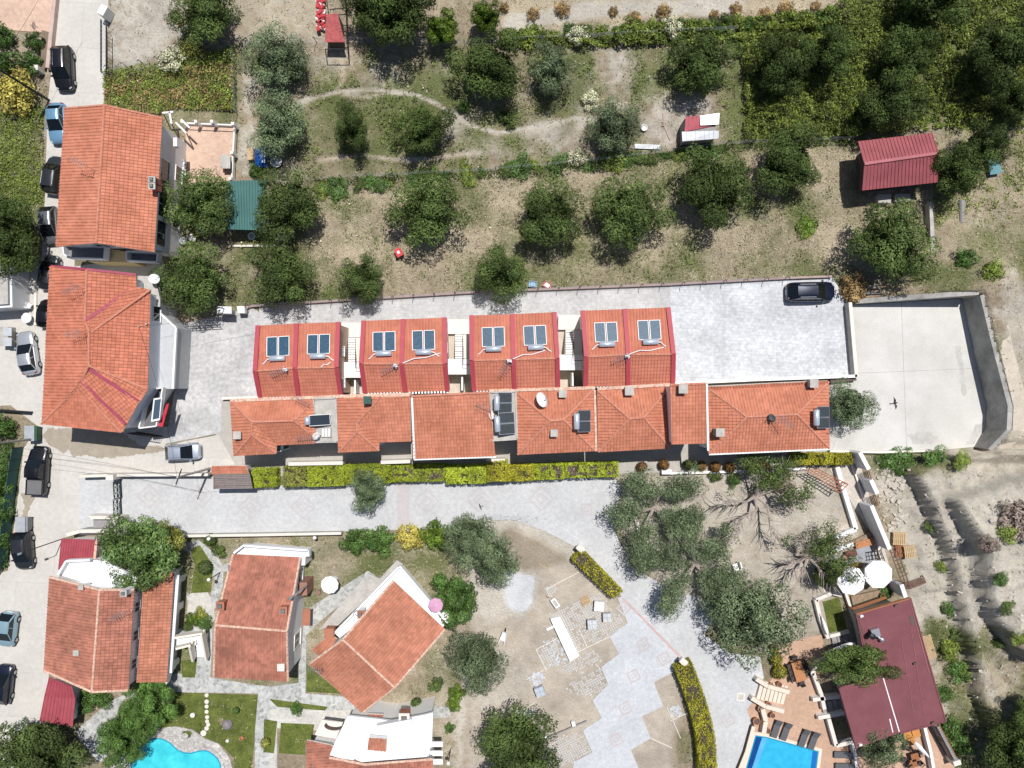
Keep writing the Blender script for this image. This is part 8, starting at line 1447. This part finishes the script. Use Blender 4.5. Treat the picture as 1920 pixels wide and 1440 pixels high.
def pallet(label, px, py, w_, l_, rz, m_, z=None, n=7, stack=1):
    p = P(px, py, .1); z = max(gh(p.x, p.y), 0) + .02 if z is None else z; root = thing('pallet', label, 'pallet', (0, 0, 0), 'wooden pallets')
    for k in range(stack):
        for i in range(n): MB().box(((i + .5) / n * w_ - w_ / 2, 0, .13 + k * .15), (w_ / n * .72, l_, .025)).build('deck_board', m_, root)
        for y in (-.45, 0, .45): MB().box((0, y * l_, .06 + k * .15), (w_, .09, .1)).build('bearer', m_, root)
    root.location = (p.x, p.y, z); root.rotation_euler = (0, 0, rz)
pallet('upper pale pallet stack beside the tall white wall', 1683, 1009, 1.35, 1.25, -.05, M_PALEW, None, 7, 3); pallet('lower pale pallet stack beside the pergola', 1700, 1033, 1.1, 1.25, .12, M_PALEW, None, 6, 3); pallet('brown pallet under the pergola edge', 1684, 1033, .75, 1.2, .05, M_WOOD, None, 4, 2); pallet('pale pallet leaning beside the bar wall', 1742, 1212, .9, 2.5, .28, M_PALEW, None, 8, 1); pallet('pale pallet on the unfinished plaza', 1098, 1126, .95, .8, .45, M_PALEW, .06, 7, 1)
for x, y, lb, m_ in ((1596, 1038, 'maroon bench on the grey terrace', mat('maroon_bench', (.2, .06, .06), .6)), (1622, 1019, 'orange timber sleeper at the terrace edge', mat('orange_teak', (.45, .2, .09), .6, var=.2, scale=5)), (1598, 1063, 'long brown bench in front of the white parasol', M_WOOD)):
    o = thing('garden_bench', lb, 'bench', P(x, y, 0)); p = P(x, y, .45); L_ = 1.15 if x == 1596 else 2.0
    for i in range(4): MB().box(p + Matrix.Rotation(.27, 3, 'Z') @ Vector((0, (i - 1.5) * .17, 0)), (L_, .15, .05), .27).build('slat', m_, o)
    [MB().box(p + Matrix.Rotation(.27, 3, 'Z') @ Vector((s * L_ * .4, 0, -.22)), (.1, .5, .4), .27).build('leg', M_WOOD, o) for s in (-1, 1)]
sheet('slab_terrace', [(1555, 1046), (1600, 1028), (1634, 1015), (1641, 1056), (1600, 1068), (1565, 1078)], mat('grey_slab', (.3, .31, .34), .85, var=.08, fine=.05), .05, .06, False)
for k, (x, y) in enumerate(((1576, 1052), (1583, 1046), (1573, 1066))): tag(MB().box(P(x, y, .25), (.5, .4, .42), .3 + k).build('cardboard_box', mat('tan_box', (.45, .27, .14), .8)), ['tan box nearest the maroon bench', 'second tan box beside the bench', 'tan box at the lower terrace edge'][k], 'box', 'tan boxes on the grey terrace')
mk = thing('easel_frame', 'dark wooden frame on the grey terrace corner', 'frame', P(1641, 1040, 0)); [MB().beam(P(1634 + i * 5, 1034, 1.0), P(1637 + i * 5, 1050, 1.0), .06, .06).build('bar', M_DARKM, mk) for i in range(3)]; [MB().beam(P(1634, 1035 + j * 7, 1.0), P(1646, 1033 + j * 7, 1.0), .06, .06).build('bar', M_DARKM, mk) for j in range(3)]; [MB().tube([P(x, y, 1.0), P(x, y, 0)], .03, 4).build('leg', M_DARKM, mk) for x, y in ((1634, 1034), (1647, 1050))]
fb = thing('flower_bed', 'planted earth bed between parasols and maroon roof', 'flower bed', P(1630, 1127, 0)); MB().slab(PL([(1596, 1118), (1662, 1104), (1668, 1116), (1600, 1140)], .3), .3).build('soil', mat('bed_soil', (.26, .19, .13), .95, var=.25, scale=3, fine=.2), fb); MB().slab(PL([(1563, 1030), (1633, 998), (1640, 1012), (1560, 1040)], .25), .3).build('soil', mat('bed_soil', (.26, .19, .13), .95), fb)
for k in range(26): bush(1601 + (k % 9) * 7.2, 1121 + (k // 9) * 7 - (k % 9) * 1.6, 2.4, 'olive', 'tiny seedling planted in the earth bed', 'seedlings in the earth bed', 'seedling', .3, 'plant')
wc = thing('white_chair', 'white chair under the old olive with bare centre', 'chair', P(1383, 1063, 0)); MB().box(P(1383, 1063, .45), (.9, .8, .08), .3).build('seat', M_WHITEP, wc); MB().box(P(1388, 1060, .75), (.08, .8, .6), .3).build('backrest', M_WHITEP, wc); [MB().box(P(x, y, .2), (.07, .07, .4)).build('leg', M_WHITEP, wc) for x, y in ((1377, 1058), (1389, 1058), (1377, 1068), (1389, 1068))]
# slope fence at the bar
sf = thing('slope_fence', 'brown plank fence running down from the bar corner', 'fence', P(1768, 1400, 0)); [MB().box(P(1752 + i * 2.1, 1358 + i * 4.0, .8), (.25, .2, 1.5), .25).build('picket', M_GREYW, sf) for i in range(16)]; [beam_part(sf, 'rail', P(1751 + dx, 1357, z), P(1784 + dx, 1420, z), .08, .1, M_WOOD) for dx, z in ((0, 1.2), (0, .6), (9, 1.2))]; MB().box(P(1787, 1424, .7), (.75, .5, 1.4), .3).build('end_pillar', M_STONE, sf)
# ---------------------------------------------------------------- unfinished plaza
def pavers(name, px, rot, pitch, m, z=.05, drop=.0, seed=1):
    pts = PL(px, 0); c = sum(pts, Vector()) / len(pts); rg = random.Random(seed); mb = MB(); ca, sa = math.cos(rot), math.sin(rot); Rr = max((p - c).length for p in pts); n = int(Rr / pitch) + 1
    g = [(i, j) for i in range(-n, n + 1) for j in range(-n, n + 1)]; X = np.array([c.x + (i * ca - j * sa) * pitch for i, j in g]); Y = np.array([c.y + (i * sa + j * ca) * pitch for i, j in g]); k = inside(pts, X, Y); s_ = pitch * .40
    for x, y, ok in zip(X, Y, k):
        if not ok or rg.random() < drop + .55 * math.exp(-float(segdist(pts, np.array([x]), np.array([y]))[0]) / .3): continue
        h = z + rg.uniform(-.006, .01); q = [(x + (a * ca - b * sa) * s_, y + (a * sa + b * ca) * s_) for a, b in ((-1, -1), (1, -1), (1, 1), (-1, 1))]
        mb.add([(*v, h - .08) for v in q] + [(*v, h) for v in q], [(4, 5, 6, 7), (0, 1, 5, 4), (1, 2, 6, 5), (2, 3, 7, 6), (3, 0, 4, 7)])
    return mb.build(name, m, kind='stuff')
M_PAV = mat('new_paver', (.47, .455, .435), .9, var=.1, scale=1.2, fine=.12)
for k, (q, dr) in enumerate((([(1029, 1150), (1130, 1109), (1142, 1138), (1177, 1168), (1146, 1190), (1105, 1212), (1085, 1180), (1046, 1180)], .06), ([(1045, 1178), (1085, 1178), (1100, 1212), (1066, 1228)], .1), ([(1005, 1218), (1045, 1196), (1070, 1240), (1024, 1256)], .12), ([(1062, 1230), (1120, 1215), (1130, 1240), (1080, 1268), (1050, 1262)], .25), ([(1055, 1290), (1125, 1252), (1138, 1284), (1112, 1308), (1070, 1300)], .08), ([(1028, 1382), (1092, 1370), (1108, 1408), (1076, 1428), (1045, 1440), (1030, 1430)], .04), ([(1020, 1104), (1040, 1096), (1046, 1110), (1030, 1120)], .05))):
    pavers('loose_pavers', q, R(27), .24, M_PAV, .045, dr, k)
mb = MB()
for a, b in (((1024, 1105), (1086, 1072)), ((1024, 1105), (1033, 1125)), ((1005, 1218), (1045, 1196)), ((1005, 1218), (1024, 1256)), ((1067, 1230), (1142, 1194)), ((1116, 1245), (1128, 1257)), ((987, 1274), (1020, 1256)), ((972, 1336), (1006, 1315)), ((1085, 1178), (1100, 1212)), ((1250, 1326), (1276, 1384)), ((1256, 1352), (1290, 1336)), ((1220, 1384), (1260, 1402))): mb.beam(P(*a, .04), P(*b, .04), .07, .09)
mb.build('kerb_edging', M_STONE, kind='structure')
tag(MB().slab(PL([(1032, 1161), (1050, 1156), (1086, 1230), (1069, 1241)], .55), .5).build('insulation_board', M_CANV), 'long white board stack lying across the pavers', 'board'); tag(MB().slab(PL([(1024, 1179), (1038, 1173), (1039, 1177), (1026, 1183)], .3), .3).build('short_board', M_CANV), 'short white board beside the long white stack', 'board')
def paver_stack(label, px, py, rz, m, w_=.95, nz=4):
    root = thing('paver_stack', label, 'paver stack', (0, 0, 0), 'stacked pavers on the plaza')
    for i in range(2):
        for j in range(2): MB().box(((i - .5) * w_ * .5, (j - .5) * w_ * .5, .42), (w_ * .48, w_ * .48, .55)).build('paver_block', m, root)
    for k in range(3): MB().box((0, (k - 1) * .36, .07), (w_, .1, .12)).build('bearer', M_PALEW, root)
    p = P(px, py, .5); root.location = (p.x, p.y, .05); root.rotation_euler = (0, 0, rz)
paver_stack('white wrapped paver stack by the straight hedge', 1123, 1136, -.08, M_WHITEP, 1.0); paver_stack('grey paver stack in the middle of the loose pavers', 1110, 1170, .05, mat('paver_grey', (.5, .51, .53), .9, var=.15)); paver_stack('grey paver stack closest to the finished paving', 1138, 1157, .05, mat('paver_grey', (.5, .51, .53), .9, var=.15), .85); paver_stack('blue grey paver stack at the sand edge', 1012, 1296, .35, mat('blue_paver', (.42, .46, .52), .9, var=.1), .95)
mx = thing('mortar_trough', 'white mortar trough with tools on the sand', 'trough', P(1041, 1130, 0)); p = P(1041, 1130, .35); MB().box(p, (1.0, .55, .45), -.95).build('trough', M_WHITEP, mx); MB().box(p + Vector((0, 0, .22)), (.7, .35, .04), -.95).build('mortar', M_CONC, mx); [MB().tube([p + Vector((-.3, .5, .1)), p + Vector((-.8 - i * .1, .6 + i * .1, 0))], .03, 4).build('tool_handle', M_PALEW, mx) for i in range(2)]
wb = thing('wheelbarrow', 'pale wheelbarrow standing on the open sand', 'wheelbarrow', (0, 0, 0)); MB().add([(-.3, -.2, .25), (.3, -.2, .25), (.3, .2, .25), (-.3, .2, .25), (-.42, -.32, .58), (.5, -.26, .55), (.5, .26, .55), (-.42, .32, .58)], [(3, 2, 1, 0), (0, 1, 5, 4), (1, 2, 6, 5), (2, 3, 7, 6), (3, 0, 4, 7)]).build('tray', M_WHITEP, wb); MB().tube([(.62, -.05, .18), (.62, .05, .18)], .18, 12).build('wheel', M_TYRE, wb); [MB().tube([(.62, s * .1, .2), (-.3, s * .25, .3), (-.85, s * .3, .5)], .025, 5).build('handle', M_STEEL, wb) for s in (-1, 1)]; [MB().tube([(-.25, s * .22, .3), (-.35, s * .25, 0)], .025, 4).build('leg', M_STEEL, wb) for s in (-1, 1)]; p = P(944, 1193, .4); wb.location = (p.x, p.y, .02); wb.rotation_euler = (0, 0, R(72))
for a, b, lb in (((958, 1187), (962, 1208), 'thin rake lying on the sand'), ((992, 1148), (1007, 1156), 'short stick lying on the sand'), ((1010, 1057), (1027, 1066), 'pale batten lying on the damp sand')): tag(MB().beam(P(*a, .05), P(*b, .05), .06, .05).build('stick', M_PALEW), lb, 'stick')
sc_ = thing('paving_screed', 'long screed rail on the lower pavers', 'rail', P(1060, 1365, 0)); MB().beam(P(1025, 1384, .2), P(1100, 1352, .2), .14, .2).build('rail', M_GREYW, sc_); MB().box(P(1075, 1356, .3), (.35, .5, .4), .3).build('block', M_WHITEP, sc_); MB().box(P(1023, 1382, .3), (.3, .4, .4), .3).build('block', M_WHITEP, sc_)
for x, y, lb in ((1088, 1028, 'white gate post at the straight hedge end'), (1282, 1241, 'white gate post at the curved hedge end')): o = thing('gate_post', lb, 'post', P(x, y, 0)); MB().box(P(x, y, .7), (.65, .5, 1.4), -.7).build('shaft', W_WHITE, o); MB().box(P(x, y, 1.44), (.75, .6, .1), -.7).build('coping', M_STONE, o)
gsd = thing('drain_cover', 'grey drain grate with pale frame on the driveway', 'drain', P(1389, 1307, 0)); MB().box(P(1389, 1307, .035), (.85, .85, .03), -.1).build('frame', M_STONE, gsd); [MB().box(P(1385 + i * 2, 1307, .055), (.07, .55, .02), -.1).build('bar', M_CONC, gsd) for i in range(5)]
for x, y in ((375, 919),): tag(MB().cyl(P(x, y, .03), .3, .02, 16).build('manhole_cover', M_CONC), 'round manhole cover on the driveway near the utility pole', 'manhole')
pot = thing('white_planter', 'white square planter at the hedge end under the russet domes', 'planter', P(1249, 884, 0)); MB().box(P(1249, 884, .35), (1.0, .5, .7)).build('box', W_WHITE, pot)
for k, q in enumerate(([(1790, 650), (1800, 648), (1806, 690), (1812, 740), (1806, 744), (1798, 700)], [(1700, 815), (1740, 808), (1760, 822), (1745, 834), (1712, 832)], [(1826, 800), (1846, 790), (1840, 812), (1826, 832), (1812, 834)])): sheet('concrete_stain', rough(q, 2.5, 5, k), mat('stained_concrete', (.455, .445, .42), .85, var=.16, scale=.8, fine=.1), .02, .01, False)
for a, b in (((1560, 845), (1604, 708)), ((1690, 566), (1700, 846)), ((1604, 700), (1848, 690))): MB().beam(P(*a, .018), P(*b, .018), .035, .01).build('slab_joint', mat('joint_line', (.33, .32, .3), .9))['kind'] = 'structure'
# birds over the platform and the driveway
for k, (x, y, z, h, lb) in enumerate(((1677, 756, 14, R(10), 'dark bird gliding over the concrete platform'), (901, 950, 10, R(200), 'small bird gliding over the driveway'))):
    b = thing('bird', lb, 'bird', (0, 0, 0)); MB().tube([(-.3, 0, 0), (-.1, 0, .02), (.1, 0, .03), (.24, 0, .02), (.3, 0, 0)], [.02, .06, .07, .05, .015], 8).build('body', M_DARKM, b, True); s_ = 1 if k == 0 else .6
    for sgn in (-1, 1): MB().add([(.1, 0, .04), (.16, sgn * .3, .1), (-.02, sgn * .62, .06), (-.04, sgn * .3, .08), (-.08, 0, .03), (.1, 0, .02), (.15, sgn * .3, .085), (-.04, sgn * .3, .065), (-.08, 0, .015)], [(0, 1, 3, 4), (1, 2, 3), (5, 8, 7, 6), (6, 7, 2), (0, 5, 6, 1), (4, 3, 7, 8)]).build('wing', M_DARKM, b)
    MB().add([(-.28, -.03, 0), (-.28, .03, 0), (-.45, .09, 0), (-.45, -.09, 0), (-.28, -.03, .015), (-.28, .03, .015), (-.45, .09, .01), (-.45, -.09, .01)], [(3, 2, 1, 0), (4, 5, 6, 7), (0, 4, 7, 3), (1, 2, 6, 5), (2, 3, 7, 6)]).build('tail', M_DARKM, b); p = P(x, y, z); b.location = p; b.rotation_euler = (0, 0, h); b.scale = (s_ * .9,) * 3
# small wall-top and roof details
wcan = thing('porch_canopy', 'small white box lamp on the villa chimney side', 'canopy', P(424, 1066, 0)) if False else None
for x, y, m_, lb in ((335, 25, M_STONE, 'x'),): pass
sw = thing('white_shed', 'white sheet and rust panel under the sandy lot olive', 'sheet', P(350, 52, 0)); MB().slab(PL([(338, 52), (362, 50), (364, 66), (338, 68)], 1.0), .05).build('panel', M_GALV, sw); MB().slab(PL([(333, 38), (345, 37), (346, 51), (333, 53)], .9), .05).build('rust_panel', mat('rust_sheet', (.3, .13, .08), .8), sw)
fk = thing('garden_wall', 'brick and stone edging wall in the courtyard by the road', 'wall', P(96, 40, 0)); MB().prism([p.xy for p in PL([(100, -10), (107, -10), (93, 128), (86, 127)], .5)], -.1, .6).build('wall_body', mat('pink_stone', (.5, .38, .33), .9, var=.15), fk); MB().box(P(74, 131, .6), (.45, .5, 1.2)).build('end_pillar', M_STONE, fk); MB().slab(PL([(78, 56), (92, 60), (84, 130), (76, 128)], .4), .05).build('planting_strip', mat('dry_mulch', (.2, .15, .11), .95), fk)
